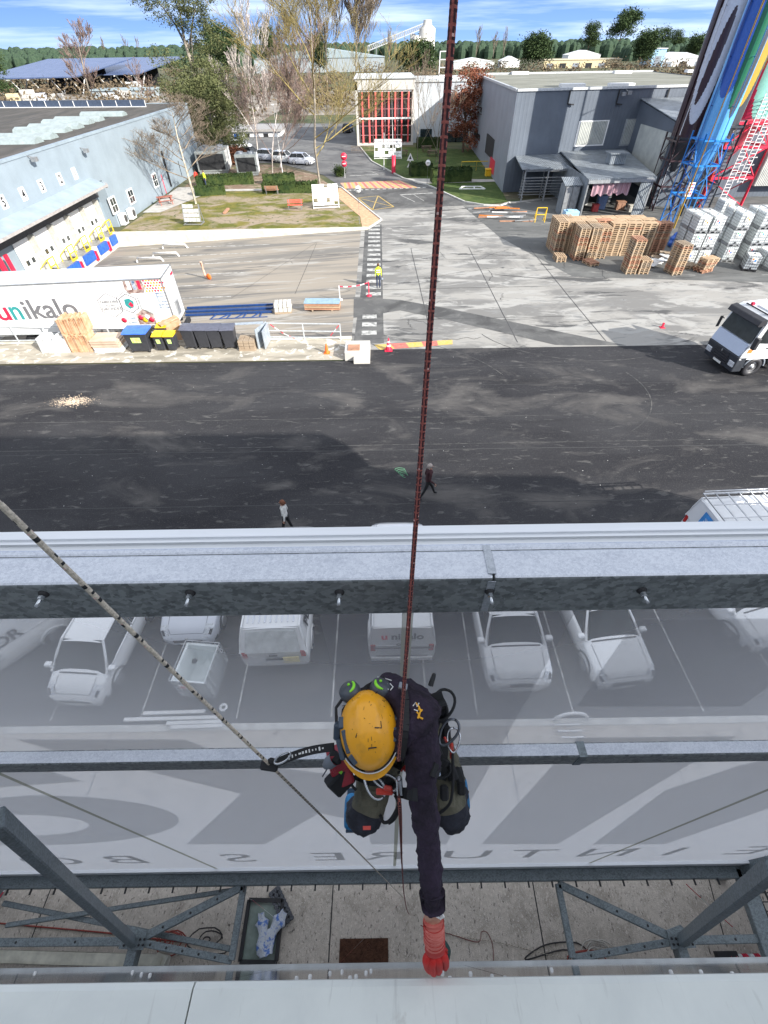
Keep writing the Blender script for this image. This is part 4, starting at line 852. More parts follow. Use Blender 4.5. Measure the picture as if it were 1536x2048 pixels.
# white tower silo with its conveyor
c = G(852, 122); hs_ = V(852, 40, c.y).z
ts = thing('tower_silo', 'tall white concrete tower silo standing above the pines', 'silo', (c.x, c.y, 0)); q = 16/FO*(c.y*math.cos(PI_))
v = MB(); v.lathe([(q, 0), (q, hs_*.80), (q*.55, hs_*.88), (q*.5, hs_)], n=24); v.lathe([(q*.5, hs_), (.01, hs_+.5)], n=24); v.build('tower', m_conc, ts)
v = MB(); v.lathe([(q*.5, 0), (q*.5, hs_*.62), (.01, hs_*.64)], (-q*1.3, -q*.5, 0), n=16); v.lathe([(q*.35, 0), (q*.35, hs_*.68), (.01, hs_*.69)], (-q*1.75, q*.3, 0), n=16); v.build('side_silo', m_conc, ts)
cv = thing('conveyor', 'long inclined lattice conveyor climbing to the white tower silo', 'conveyor', (c.x-q, c.y-1, 0)); cc = Vector(cv.location)
v = MB(Matrix.Translation(-cc)); A = Vector((c.x-q*.4, c.y-1, hs_*.93)); B_ = V(735, 92, c.y-30)
n = 26
for o_ in (0, q*.42): v.bar(A-Vector((0, 0, o_)), B_-Vector((0, 0, o_)), .7)
for i in range(n+1): p = A.lerp(B_, i/n); v.bar(p, p-Vector((0, 0, q*.42)), .5); 
for i in range(n): p, p2 = A.lerp(B_, i/n), A.lerp(B_, (i+1)/n); v.bar(p, p2-Vector((0, 0, q*.42)), .4)
v.build('lattice', m_steel, cv)
v = MB(Matrix.Translation(-cc))
for f in (.35, .62, .85, .98): p = A.lerp(B_, f); v.bar((p.x, p.y, 0), p, .8)
v.build('support', m_steel, cv)
# ------------------------------------------------------------------ pallets
m_wood = M('pallet_wood', (.36, .245, .15), rough=.85, col2=(.52, .39, .26), scale=1.7, thr=(.3, .7))
m_wood2 = M('weathered_wood', (.28, .21, .145), rough=.9, col2=(.40, .32, .235), scale=1.7)
m_woodred = M('reddish_wood', (.36, .19, .12), rough=.9, var=.2, scale=2)
def pallet_mesh(name, mat, seed):
    r_ = random.Random(seed); b = MB(); j = lambda: r_.uniform(-.008, .008)
    for i in range(5): y = -.4+.1*0+i*.175+j(); b.box(-.6, .6, y, y+.1, .122, .144)
    for x in (-.6, -.07, .46): b.box(x, x+.14, -.4, .4, .098, .122)
    for x in (-.6, -.07, .46):
        for y in (-.4, -.05, .3): b.box(x, x+.14, y, y+.1, .022, .098)
    for y in (-.4, -.05, .3): b.box(-.6, .6, y, y+.1, 0, .022)
    return b.mesh(name, mat)
PM = [pallet_mesh('pallet', m_wood, 1), pallet_mesh('pallet', m_wood2, 2), pallet_mesh('pallet', m_wood, 3), pallet_mesh('pallet', m_woodred, 5)]
hid = MB(); npal = [0]
def stack(x, y, n, rz, label, group='stacked wooden pallets', lean=0, tone=None, hidden=0, jit=.012):
    """x, y: centre of the stack on the ground"""
    r_ = random.Random(int(x*100+y)); 
    for i in range(n):
        a = rz+r_.uniform(-jit, jit)*2; px, py = x+r_.uniform(-jit, jit)+lean*i, y+r_.uniform(-jit, jit)
        if i < hidden:
            src = PM[0]; mtx = Matrix.Translation((px, py, i*.144)) @ Matrix.Rotation(a, 4, 'Z')
            hid.add([mtx @ v.co for v in src.vertices], [tuple(p.vertices) for p in src.polygons]); continue
        o = bpy.data.objects.new('pallet', PM[tone if tone is not None and r_.random() < .75 else r_.choice((0, 0, 1, 2, 3))]); COL.objects.link(o); o.location = (px, py, i*.144); o.rotation_euler = (0, 0, a)
        tag(o, label, 'pallet', group); npal[0] += 1
H90 = math.pi/2
def fl(px, py, w, d): p = G(px, py); return p.x+w/2, p.y+d/2        # centre of a stack from its front left foot
A0 = fl(1105, 509, .8, 1.2); pn = ('wooden pallet in the leftmost tall stack of the pallet block', 'wooden pallet in the second tall stack from the left of the block', 'wooden pallet in the third tall front stack, which stands forward of the others', 'wooden pallet in the fourth tall front stack of the block', 'wooden pallet in the fifth tall front stack, its foot behind the low shaded pile')
for i, (px, py, n) in enumerate(((1105, 509, 17), (1123, 508, 17), (1147, 522, 17), (1170, 521, 17), (1190, 518, 16))):
    x, y = fl(px, py, .8, 1.2); stack(x, y, n, H90, pn[i], 'pallets of front stack '+'ABCDE'[i])
    if i < 3 or 1: stack(x+.03, y+1.24, n, H90, 'wooden pallet in the %s stack of the second row, just behind the front row' % ('first', 'second', 'third', 'fourth', 'fifth')[i], 'pallets of second row stack '+'ABCDE'[i], hidden=n-2, tone=0)
B0 = G(1209, 513)
for i in range(4):
    stack(B0.x+.6+i*1.25, B0.y+.5-i*.05, 17, 0, 'wooden pallet in the %s wide faced stack in the right half of the block' % ('first', 'second', 'third', 'fourth')[i], 'pallets of wide faced stack '+'ABCD'[i], tone=3 if i == 3 else 0, hidden=3 if i in (1, 2) else 0)
for i in range(6):
    stack(B0.x-2.9+i*1.27, B0.y+1.45, 17, 0, 'wooden pallet atop the rear row of the block, %s stack from the left' % ('first', 'second', 'third', 'fourth', 'fifth', 'sixth')[i], 'pallets of rear stack '+'ABCDEF'[i], tone=0, hidden=15)
for i in range(5):
    stack(B0.x-2.2+i*1.27, B0.y+2.3, 17, 0, 'pale wooden pallet topmost on the back edge of the block, %s stack' % ('first', 'second', 'third', 'fourth', 'fifth')[i], 'pallets of back edge stack '+'ABCDE'[i], tone=2, hidden=16)
x, y = fl(1251, 549, .8, 1.2); stack(x, y, 17, H90, 'wooden pallet in the tall stack standing alone in front of the block', 'pallets of the lone tall stack')
x, y = fl(1276, 549, .8, 1.2); stack(x, y, 7, H90, 'wooden pallet in the short stack right beside the lone tall stack', 'pallets of the short stack')
x, y = fl(1109, 521, .8, 1.2); stack(x, y-.5, 3, H90, 'wooden pallet in the small sunlit pile at the left front corner of the block', 'pallets of the small sunlit pile')
x, y = fl(1173, 531, .8, 1.2); stack(x, y-.3, 2, H90+.3, 'wooden pallet in the small shaded pile on the ground in front of the block', 'pallets of the small shaded pile')
x, y = fl(1341, 551, .8, 1.2); stack(x, y, 15, H90+.15, 'wooden pallet in the narrow tall stack between the scrap pile and the tanks', 'pallets of the narrow stack', lean=.0)
x, y = fl(1396, 546, 1.1, .9); stack(x, y, 7, .35, 'wooden pallet in the skewed short stack in front of the caged tanks', 'pallets of the skewed stack', lean=.03, jit=.05)
x, y = fl(1368, 541, 1.1, .9); stack(x, y+.2, 2, .1, 'wooden pallet lying low between the two stacks before the tanks', 'pallets of the low pile')
tag(hid.build('pallet_mass', m_wood), 'lower pallets deep inside the block, mostly hidden by the front stacks', 'pallets', kind='stuff')

# ------------------------------------------------------------------ caged tanks
m_tank = M('white_plastic_tank', (.72, .76, .76), rough=.4, var=.08, scale=3, spec=.4)
m_cage = M('galvanised_cage', (.34, .35, .36), rough=.4, metal=.5)
m_tlab = M('white_label', (.78, .78, .77), rough=.5)
def cageMB(w=.5, d=.6, z0=.16, z1=1.14, nv=6, nh=5, r_=.009):
    b = MB()
    for i in range(nv+1):
        x = -w+2*w*i/nv; b.bar((x, -d, z0), (x, -d, z1), r_*2); b.bar((x, d, z0), (x, d, z1), r_*2)
        y = -d+2*d*i/nv; b.bar((-w, y, z0), (-w, y, z1), r_*2); b.bar((w, y, z0), (w, y, z1), r_*2)
    for i in range(nh+1):
        z = z0+(z1-z0)*i/nh
        for a, c in (((-w, -d), (w, -d)), ((w, -d), (w, d)), ((w, d), (-w, d)), ((-w, d), (-w, -d))): b.bar((*a, z), (*c, z), r_*2.3)
    return b
def tank(label, loc, rz=0, group='caged white liquid tanks', dark=False, lab=(m_red, m_bluep), open_=False, seed=0):
    t = thing('caged_tank', label, 'tank', loc, rz, group)
    b = MB()
    if not open_:
        b.box(-.47, .47, -.57, .57, .17, 1.10); b.lathe([(.12, 1.10), (.12, 1.135), (.10, 1.15), (.001, 1.15)], n=14); b.build('tank', m_tank, t, bevel=.06, seg=2)
    cageMB().build('cage', M('dark_cage', (.06, .06, .065), rough=.5, metal=.4) if dark else m_cage, t)
    b = MB(); b.box(-.5, .5, -.6, .6, .10, .16)
    for x in (-.5, -.07, .36): b.box(x, x+.14, -.6, .6, 0, .10)
    b.build('pallet_base', m_black if dark else m_steel, t)
    b = MB(); b.lathe([(.075, 0), (.075, .03), (.001, .03)], (0, 0, 1.15), 12); b.build('cap', m_black, t)
    b = MB(); b.box(-.06, .06, -.62, -.57, .19, .30); b.build('valve', m_black, t)
    b = MB(); x0 = -.30+.1*(seed % 3); z0 = .55+.08*(seed % 2); b.box(x0, x0+.42, -.625, -.615, z0, z0+.40, 0); b.box(x0+.05, x0+.17, -.63, -.625, z0+.22, z0+.34, 1); b.box(x0+.22, x0+.34, -.63, -.625, z0+.10, z0+.25, 2)
    for q in range(4): b.box(x0+.04, x0+.2, -.63, -.625, z0+.03+q*.035, z0+.045+q*.035, 3)
    b.build('label', [m_tlab, lab[0], lab[1], m_black], t); return t
m_org = M('orange_label', (.75, .22, .04)); m_grn = M('green_label', (.05, .42, .12)); m_lbl = M('blue_label', (.05, .25, .6))
T0 = tank('white caged tank, topmost at the front left of the tank stacks', (0, 0, 0))
lv = ('bottom', 'middle', 'top')
first = [True]
def put(x, y, z, label, rz=0, var=None):
    if var is None:
        if first[0]: first[0] = False; T0.location = (x, y, z); T0.rotation_euler = (0, 0, rz); T0['label'] = label; return T0
        return dup(T0, (x, y, z), rz, label)
    return dup(var, (x, y, z), rz, label)
TB = tank('temp', (0, 0, 0), lab=(m_grn, m_lbl), seed=1); TC = tank('temp', (0, 0, 0), lab=(m_org, m_org), seed=2); TD = tank('temp', (0, 0, 0), dark=True, lab=(m_org, m_lbl), seed=1)
def cellname(c, r_, k_, blk): return 'white caged tank, %s level, %s column, %s row of the %s tank block' % (lv[k_], ('first', 'second', 'third')[c], ('front', 'rear')[r_], blk)
rr = random.Random(3)
def block(px, py, nc, nr, nk, blk, skew=0, rz=0):
    o = G(px, py)
    for c in range(nc):
        for r_ in range(nr):
            for k_ in range(nk):
                x = o.x+.52+c*1.08; y = o.y+.62+r_*1.3+skew*c
                put(x+rr.uniform(-.03, .03), y+rr.uniform(-.03, .03), k_*1.17, cellname(c, r_, k_, blk), rz+rr.uniform(-.03, .03), (None, TB, TC, None)[(c*2+r_+k_) % 4])
block(1362, 531, 2, 2, 3, 'left', rz=-.02)
block(1441, 524, 1, 2, 3, 'middle', rz=-.06)
block(1485, 522, 2, 2, 3, 'right', rz=-.05)
o = G(1440, 505); put(o.x, o.y+2.2, 0, 'white caged tank standing behind the left tank block', 0, TB); put(o.x, o.y+2.2, 1.17, 'white caged tank stacked second behind the left tank block', 0); put(o.x, o.y+2.2, 2.34, 'white caged tank peeping over the top behind the left tank block', 0, TC)
o = G(1486, 543); TD.location = (o.x+.6, o.y+.5, 0); TD.rotation_euler = (0, 0, -.35); TD['label'] = 'black caged tank standing crooked on the ground in front of the right block'
o = G(1530, 545); TB.location = (o.x+.9, o.y+.6, 0); TB['label'] = 'white caged tank on the ground at the right edge of the photo'
TC.location = (o.x+.9, o.y+1.9, 0); TC['label'] = 'white caged tank behind the one at the right edge of the photo'

# ------------------------------------------------------------------ scrap and small things in the yard
def odd(name, label, cat, px, py, items, mats, group=None, z=0, rz=0, bevel=0):
    g_ = G(px, py, z); b = MB()
    for it in items:
        k_ = it[0]
        if k_ == 'b': b.box(*it[1:7], it[7] if len(it) > 7 else 0)
        if k_ == 'r': b.bar(it[1], it[2], it[3], it[4] if len(it) > 4 else None, it[5] if len(it) > 5 else 0)
        if k_ == 't': b.tube(it[1], it[2], 8, it[3] if len(it) > 3 else 0)
    o = b.build(name, mats, bevel=bevel); o.location = g_; o.rotation_euler = (0, 0, rz); return tag(o, label, cat, group)
rr = random.Random(21)
cols = [m_steel, m_woodred, m_dgrey, M('orange_beam', (.55, .18, .03)), m_wht, m_wood2]
# heap of sections by the dark hall: every long piece is a thing
names = [('steel_beam', 'grey steel beam', m_steel), ('rusty_beam', 'rusty brown beam', m_woodred), ('white_trim', 'white metal trim', m_wht), ('orange_beam', 'orange painted beam', cols[3])]
where = ('at the kerb end of the scrap heap', 'on top of the scrap heap by the dark hall', 'at the front edge of the scrap heap', 'in the middle of the scrap heap', 'across the right end of the scrap heap', 'under the others of the scrap heap', 'at the back of the scrap heap')
for i in range(14):
    nm, lb, mt = names[(0, 1, 0, 3, 2, 1, 0, 0, 1, 3, 2, 0, 1, 0)[i]]; px = 965+(i % 7)*14+rr.uniform(-4, 4); py = 418+(i//2)*4.2
    a = rr.uniform(-.25, .2); l_ = rr.uniform(1.6, 3.8); z_ = .05+.08*(i % 4)
    odd(nm, 'long %s lying %s%s' % (lb, where[i % 7], '' if i < 7 else ', the shorter one'), 'beam', px, py, [('r', (-l_/2, 0, z_), (l_/2, 0, z_+rr.uniform(-.03, .08)), .14, .09)], mt, rz=a)
odd('plastic_sheet', 'orange folded sheet lying on the scrap heap', 'sheet', 1003, 423, [('b', -.9, .9, -.35, .35, .32, .36), ('b', -.7, .6, -.2, .3, .36, .42)], cols[3], rz=.1, bevel=.02)
odd('trestle', 'small yellow trestle frame behind the scrap heap', 'trestle', 1079, 445, [('r', (-.5, 0, 0), (-.5, 0, 1.3), .06), ('r', (.5, 0, 0), (.5, 0, 1.3), .06), ('r', (-.5, 0, 1.3), (.5, 0, 1.3), .06), ('r', (-.5, 0, .7), (.5, 0, .7), .06), ('r', (-.5, .6, 0), (-.5, 0, 1.3), .06), ('r', (.5, .6, 0), (.5, 0, 1.3), .06)], m_yelp)
for i in range(6):
    odd('metal_sheet', 'crumpled pale metal sheet %s the scrap pile behind the short pallet stack' % ('topmost on', 'at the left of', 'at the back of', 'in the middle of', 'lowest in', 'at the right of')[i], 'scrap sheet', 1306+i*5, 533-(i % 3)*4, [('r', (-.7, -.2, .1+i*.13), (.6, .3, .2+i*.12), .5, .04), ('r', (-.3, -.4, .15+i*.13), (.5, .2, .25+i*.1), .3, .05)], (m_pr, m_wht, m_wood2)[i % 3], rz=i*1.1)
odd('blue_tarpaulin', 'crumpled blue tarpaulin bundle between pallets and tanks', 'tarpaulin', 1348, 492, [('b', -.5, .5, -.4, .4, 0, .8), ('b', -.7, .2, -.6, .1, 0, .5), ('b', -.2, .6, -.1, .6, .5, 1.0)], m_bluep, bevel=.15)
odd('white_crate', 'white mesh crate with a blue lid behind the pallet block', 'crate', 1137, 446, [('b', -.7, .7, -.5, .5, 0, 1.1), ('b', -.5, .1, -.4, .2, 1.1, 1.2)], m_lb, bevel=.03)
odd('roof_panel', 'white roof frame panel lying on the grass by the dark hall', 'frame', 943, 377, [('r', (-1.6, -.5, .06), (1.6, -.7, .06), .14), ('r', (-1.2, .8, .06), (1.2, .7, .06), .14), ('r', (-1.6, -.5, .06), (-1.0, .9, .06), .14), ('r', (1.6, -.7, .06), (1.2, .8, .06), .14), ('r', (.3, -.6, .06), (.4, .8, .06), .14)], m_wht)
odd('yellow_container', 'yellow grit bin beside the dark hall entrance', 'grit bin', 980, 352, [('b', -.7, .7, -.4, .4, 0, .7), ('b', -.75, .75, -.45, .45, .7, .85)], m_yelp, bevel=.04)
odd('yellow_railing', 'yellow tubular railing beside the dark hall entrance', 'railing', 952, 342, [('t', [(-2.2, 0, 0), (-2.2, 0, 1.1), (2.2, .2, 1.1), (2.2, .2, 0)], .05), ('t', [(-2.2, 0, .55), (2.2, .2, .55)], .04), ('t', [(0, .1, 0), (0, .1, 1.1)], .04)], m_yelp)

# ------------------------------------------------------------------ trailer
tz = BZ(-15.5); tr_ = thing('box_trailer', 'long white box trailer with a big red, teal and grey word on its side', 'trailer', (-13.2, 28.95, tz), .088)
v = MB(); v.box(-13.6, 0, 0, 2.5, 1.15, 4.05); v.build('body', M('trailer_white', (.78, .79, .79), rough=.35, var=.02), tr_)
v = MB(); v.box(-13.62, .0, -.02, .05, 3.99, 4.07); v.box(-.05, .03, -.02, .06, 1.12, 4.07); v.box(-.05, .03, 2.45, 2.52, 1.12, 4.07); v.box(-13.6, .0, -.02, .04, 1.08, 1.18); v.box(-.02, .03, 0, 2.5, 4.0, 4.07); v.build('edge_trim', m_steel, tr_)
v = MB(); v.box(-13.58, -.06, .06, 2.46, 4.05, 4.07); v.build('roof', M('trailer_roof', (.50, .53, .58), rough=.5, col2=(.60, .63, .67), scale=.6), tr_)
v = MB(); v.box(-13.4, -.1, .6, .8, .8, 1.1); v.box(-13.4, -.1, 1.7, 1.9, .8, 1.1); v.box(.0, .25, .1, 2.4, .5, .75); v.build('chassis', m_black, tr_)
for x in (-9.2, -7.9, -6.6):
    for y in (.15, 2.05):
        w_ = MB(); w_.lathe([(.001, 0), (.30, .0), (.50, .02), (.52, .08), (.52, .24), (.48, .28), (.001, .28)], (x, y, .52), 24, axis=(0, 1, 0)); wo = w_.build('wheel', m_black, tr_)
        w_ = MB(); w_.lathe([(.001, -.015), (.12, -.015), (.14, .01), (.27, .02), (.28, -.01)], (x, y-.005, .52), 20, axis=(0, 1, 0)); w_.build('rim', m_pr, wo)
for x in (-5.4, -3.2):
    v = MB(); v.box(x, x+1.4, .05, .5, .45, 1.05); v.build('side_box', m_steel, tr_)
v = MB(); v.box(.0, .12, .9, 1.5, 1.5, 2.3); v.box(.12, .15, 1.0, 1.4, 1.9, 2.2); v.build('rear_lock_box', m_steel, tr_)
v = MB(); v.box(.005, .02, 1.9, 2.4, 3.55, 3.7); v.build('red_badge', m_red, tr_)
tm = Matrix.Translation((-13.2, 28.95, tz)) @ Matrix.Rotation(.088, 4, 'Z'); ti = tm.inverted()
def tS(px, py):
    o = ti @ Vector((0, 0, CH)); d = ti.to_3x3() @ ray(px, py); t = (-.0-o.y)/d.y; p = o+d*t; return p.x, p.z
v = MB(); xl, zb = tS(-3, 633); xr, _ = tS(165, 641); _, zt = tS(60, 602)
cw = xr-xl; kh = cw/3.9
def trtext(mb, s_, x, wd, z, size, m, y=-.012, bold=.0, sp=1.0): text(mb, s_, (x+wd/2, y, z), (1, 0, 0), (0, 0, 1), size, m, bold=bold, spacing=sp, wid=wd)
zl = tS(90, 636)[1]
trtext(v, 'u', xl, cw*.155, zl, kh*1.32, 0, bold=.03); trtext(v, 'n', xl+cw*.175, cw*.135, zl, kh*1.32, 1, bold=.03); trtext(v, 'ikalo', xl+cw*.345, cw*.655, zl, kh*1.32, 2, bold=.03)
v.build('lettering', [m_red, M('teal_letters', (.02, .22, .22)), M('grey_letters', (.13, .13, .14))], tr_)
v = MB(); a, zq = tS(44, 648); c, _ = tS(150, 655); trtext(v, 'PEINTURES BORDEAUX', a, (c-a), zq-.02, .30, 0, sp=1.3); v.build('small_lettering', M('grey_letters'), tr_)
def hexring(mb, cx, cz, r1, r0, m, y=-.012, fill=None):
    A = [(cx+r1*math.sin(math.pi/3*i), cz+r1*math.cos(math.pi/3*i)) for i in range(6)]; B2 = [(cx+r0*math.sin(math.pi/3*i), cz+r0*math.cos(math.pi/3*i)) for i in range(6)]
    for i in range(6): j_ = (i+1) % 6; mb.poly([(A[i][0], y, A[i][1]), (A[j_][0], y, A[j_][1]), (B2[j_][0], y, B2[j_][1]), (B2[i][0], y, B2[i][1])][::-1], m)
    if fill is not None: mb.poly([(p[0], y, p[1]) for p in B2][::-1], fill)
pic = [M('grey_letters'), m_wht, m_red, m_grn, M('photo_dark', (.12, .05, .04), col2=(.5, .42, .38), scale=4), M('photo_grey', (.35, .40, .38), col2=(.70, .74, .72), scale=3), m_org, M('photo_blue', (.05, .10, .20), col2=(.6, .65, .7), scale=5), m_yelp, M('teal_letters')]
v = MB(); x, z = tS(221, 611); R1 = .74; hexring(v, x, z, R1, R1-.05, 0); 
for i, s_ in enumerate(('FABRIQUÉES', 'ICI EN', 'GIRONDE !')): text(v, s_, (x, -.013, z+.16-i*.22), (1, 0, 0), (0, 0, 1), .185+.05*(i == 2), 0, bold=.006)
x, z = tS(258, 607); hexring(v, x, z, .74, .70, 0); hexring(v, x, z, .60, .54, 0); v.poly([(x-.25, -.012, z-.1), (x-.05, -.012, z-.32), (x+.2, -.012, z-.25), (x+.32, -.012, z+.1), (x+.1, -.012, z+.3), (x-.2, -.012, z+.25)], 9); v.poly([(x-.05, -.014, z-.05), (x+.1, -.014, z-.25), (x+.25, -.014, z-.1), (x+.12, -.014, z+.1)], 2)
x, z = tS(300, 606); hexring(v, x, z, .74, .70, 1, fill=5); 
x, z = tS(268, 572); v.poly([(x-.62, -.012, z-.15), (x-.45, -.012, z-.42), (x+.45, -.012, z-.42), (x+.60, -.012, z-.1), (x+.5, -.012, z+.38), (x-.55, -.012, z+.38)], 4)
for i in range(3): v.box(x-.4+i*.3, x-.2+i*.3, -.016, -.012, z-.2, z+.3, (1, 7, 2)[i])
x, z = tS(306, 571)
for i in range(7):
    for j_ in range(5): hexring(v, x-.48+i*.17+(j_ % 2)*.08, z-.3+j_*.15, .085, .07, 1, y=-.013, fill=(8, 6, 6, 2, 2)[(i+j_) % 5])
x, z = tS(325, 600); v.box(x-.3, x+.28, -.013, -.012, z-.5, z+.45, 7)
for i in range(5): v.box(x-.2, x+.25, -.016, -.013, z-.4+i*.17, z-.33+i*.17, 1)
x, z = tS(255, 640); v.box(x-.45, x+.6, -.013, -.012, z-.3, z+.3, 5); v.lathe([(.16, 0), (.16, .003), (.001, .003)], (x-.2, -.013, z), 10, m=2, axis=(0, -1, 0))
for i in range(4): v.box(x+.05, x+.5, -.016, -.013, z-.2+i*.13, z-.13+i*.13, 1 if i % 2 else 7)
x, z = tS(293, 638); hexring(v, x, z, .66, .62, 1, fill=4)
for i in range(4): v.lathe([(.17, 0), (.17, .003), (.001, .003)], (x-.3+i*.2, -.013, z+.1-.15*(i % 2)), 10, m=(2, 8, 1, 2)[i], axis=(0, -1, 0))
v.build('picture_hexagons', pic, tr_)

# ------------------------------------------------------------------ bin strip along the road
def railing(label, pts, z0s, posts):
    t = thing('railing', label, 'railing', pts[0], 0); o = Vector(pts[0]); v = MB()
    m_r = M('grey_rail_paint', (.45, .48, .50), rough=.5)
    for i in range(posts+1): p = Vector(pts[0]).lerp(Vector(pts[1]), i/posts)-o; q = MB(); q.bar(p, p+Vector((0, 0, 1.02)), .06); q.build('post', m_r, t)
    d = Vector(pts[1])-o
    for z_ in (1.02, .55, .12): v.bar((0, 0, z_), d+Vector((0, 0, z_)), .05)
    v.build('rail', m_r, t); return t
railing('long grey tubular railing in front of the white trailer', (-26.0, 28.05, .05), 0, 0 or 9) if False else None
railing('grey tubular railing running in front of the white trailer', (-27, 27.95, .05), 0, 5) if False else None
def rl(label, a, b, n):
    t = thing('railing', label, 'railing', (a[0], a[1], .05), 0); d = Vector((b[0]-a[0], b[1]-a[1], 0)); m_r = M('grey_rail_paint', (.45, .48, .50), rough=.5)
    for i in range(n+1): q = MB(); p = d*i/n; q.bar(p, p+Vector((0, 0, 1.02)), .06); q.build('post', m_r, t)
    v = MB()
    for z_ in (1.02, .55, .15): v.bar((0, 0, z_), d+Vector((0, 0, z_)), .05)
    v.build('rail', m_r, t)
rl('grey tubular railing running in front of the white trailer', (-27, 27.9), (-9.2, 27.9), 9)
rl('grey tubular railing right of the wheeled bins with tape tied to it', (-7.2, 27.9), (-2.55, 27.6), 2)
m_bin = M('dark_bin_plastic', (.035, .037, .045), rough=.45, var=.1); m_binlid = M('slate_bin_lid', (.09, .095, .13), rough=.4)
def bin2(label, x, y, w_, d_, h_, lid, rz=0, cat='bin', group='wheeled bins', tilt=0, sticker=True, four=False):
    t = thing('wheeled_bin', label, cat, (x, y, .05), rz, group)
    b = MB(); bw, bd = w_*.42, d_*.40; b.hexa([(-bw, -bd, .08), (bw, -bd, .08), (bw, bd, .08), (-bw, bd, .08)], [(-w_/2, -d_/2, h_*.9), (w_/2, -d_/2, h_*.9), (w_/2, d_/2, h_*.9), (-w_/2, d_/2, h_*.9)]); b.build('body', m_bin, t, bevel=.03)
    b = MB(); b.prism([(-w_/2-.03, -d_/2-.05, h_*.9), (-w_/2-.03, d_/2+.04, h_*.9), (-w_/2-.03, d_/2+.02, h_*1.0), (-w_/2-.03, 0, h_*1.02), (-w_/2-.03, -d_/2-.05, h_*.95)], (w_+.06, 0, 0)); b.build('lid', lid, t, bevel=.02)
    for sx in (-1, 1):
        for sy in ((-1, 1) if four else (1,)):
            b = MB(); b.lathe([(.001, -.03), (.09, -.03), (.10, 0), (.09, .03), (.001, .03)], (sx*w_*.38, sy*d_*.36, .10), 12, axis=(1, 0, 0)); b.build('wheel', m_black, t)
    b = MB(); b.bar((-w_*.4, d_/2+.06, h_*.88), (w_*.4, d_/2+.06, h_*.88), .04); b.build('handle', m_bin, t)
    if sticker: b = MB(); q = d_*.46; b.poly([(-w_*.2, -d_*.483, h_*.5), (w_*.2, -d_*.483, h_*.5), (w_*.21, -d_*.505, h_*.75), (-w_*.21, -d_*.505, h_*.75)]); b.build('sticker', M('lime_sticker', (.45, .75, .10), col2=(.7, .85, .4), scale=9), t)
    return t
def at(px, py): return G(px, py, .05)
p = at(283, 706); bin2('big dark four wheeled container with a bright blue lid', p.x, p.y+.45, 1.35, 1.0, 1.3, m_lbl if False else M('bright_blue_lid', (.05, .16, .62), rough=.4), four=True, cat='waste container')
p = at(324, 704); bin2('front left one of the yellow lidded wheeled bins', p.x, p.y+.35, .56, .7, 1.05, m_yelp)
p = at(346, 704); bin2('front right one of the yellow lidded wheeled bins', p.x, p.y+.35, .56, .7, 1.05, m_yelp)
p = at(326, 697); bin2('yellow lidded wheeled bin standing behind the front pair', p.x-.05, p.y+1.05, .56, .7, 1.08, m_yelp, sticker=False)
for i, (px, lb) in enumerate(((384, 'leftmost of the four dark lidded wheeled bins'), (410, 'second from the left of the dark lidded wheeled bins'), (434, 'third from the left of the dark lidded wheeled bins'), (461, 'rightmost dark lidded wheeled bin with a lime sticker on its side'))):
    p = at(px, 700); bin2(lb, p.x, p.y+.45, .78, .8, 1.3, m_binlid, rz=.06*i-.1, sticker=False, group='dark lidded wheeled bins', four=True)
m_card = M('cardboard', (.46, .27, .15), rough=.9, col2=(.60, .40, .26), scale=3, thr=(.4, .6)); m_cardp = M('pale_cardboard', (.50, .38, .28), rough=.9, col2=(.62, .50, .40), scale=2)
m_film = M('plastic_film', (.55, .57, .57), rough=.35, col2=(.75, .77, .77), scale=7, thr=(.4, .6), bump=.6)
def bale(name, label, x, y, w_, d_, h_, mat, seed, n=26, vert=False, rz=0):
    r_ = random.Random(seed); b = MB()
    for i in range(n):
        if vert: xx = -w_/2+w_*i/n; dy, dz = r_.uniform(0, .1), r_.uniform(-.12, .1); b.hexa([(xx, -d_/2+dy, 0), (xx+w_/n*1.0, -d_/2+dy, 0), (xx+w_/n, d_/2, 0), (xx, d_/2, 0)], [(xx+r_.uniform(-.05, .05), -d_/2+dy+.04, h_+dz), (xx+w_/n*.9, -d_/2+dy, h_+dz*.7), (xx+w_/n, d_/2, h_+dz), (xx, d_/2, h_+dz)])
        else: z_ = h_*i/n; q = r_.uniform(-.09, .07); s_ = r_.uniform(-.08, .06); b.hexa([(-w_/2+q, -d_/2+s_, z_), (w_/2+s_, -d_/2+q, z_), (w_/2+s_, d_/2, z_+.01), (-w_/2+q, d_/2, z_+.01)], [(-w_/2+q, -d_/2+s_+.02, z_+h_/n*.8), (w_/2+s_, -d_/2+q, z_+h_/n*.75), (w_/2, d_/2, z_+h_/n*.8), (-w_/2+q, d_/2, z_+h_/n*.8)])
    o = b.build(name, mat); o.location = (x, y, .05); o.rotation_euler = (0, 0, rz); return tag(o, label, 'bale')
p = at(112, 706); bale('plastic_bale', 'bale of crushed white plastic film, leftmost on the strip', p.x, p.y+.5, 1.7, 1.0, .8, m_film, 1, 12, True)
p = at(163, 706); bale('cardboard_bale', 'lower bale of brown cardboard beside the white plastic bale', p.x, p.y+.55, 1.35, 1.0, .95, m_card, 2, 16, True)
o = bale('cardboard_bale', 'upper bale of brown cardboard on top of the other bale', p.x-.1, p.y+.85, 1.5, 1.0, .85, m_card, 3, 18, True, .1); o.location.z = 1.05
p = at(218, 706)
for i in range(5): o = bale('cardboard_stack', 'flat pile of pale cardboard sheets, %s of the five layers' % ('lowest', 'second', 'middle', 'fourth', 'topmost')[i], p.x-.02*i, p.y+.65, 1.75-.04*i, 1.15, .145, (m_film if i < 2 else m_cardp), 10+i, 3); o.location.z = .05+.15*i
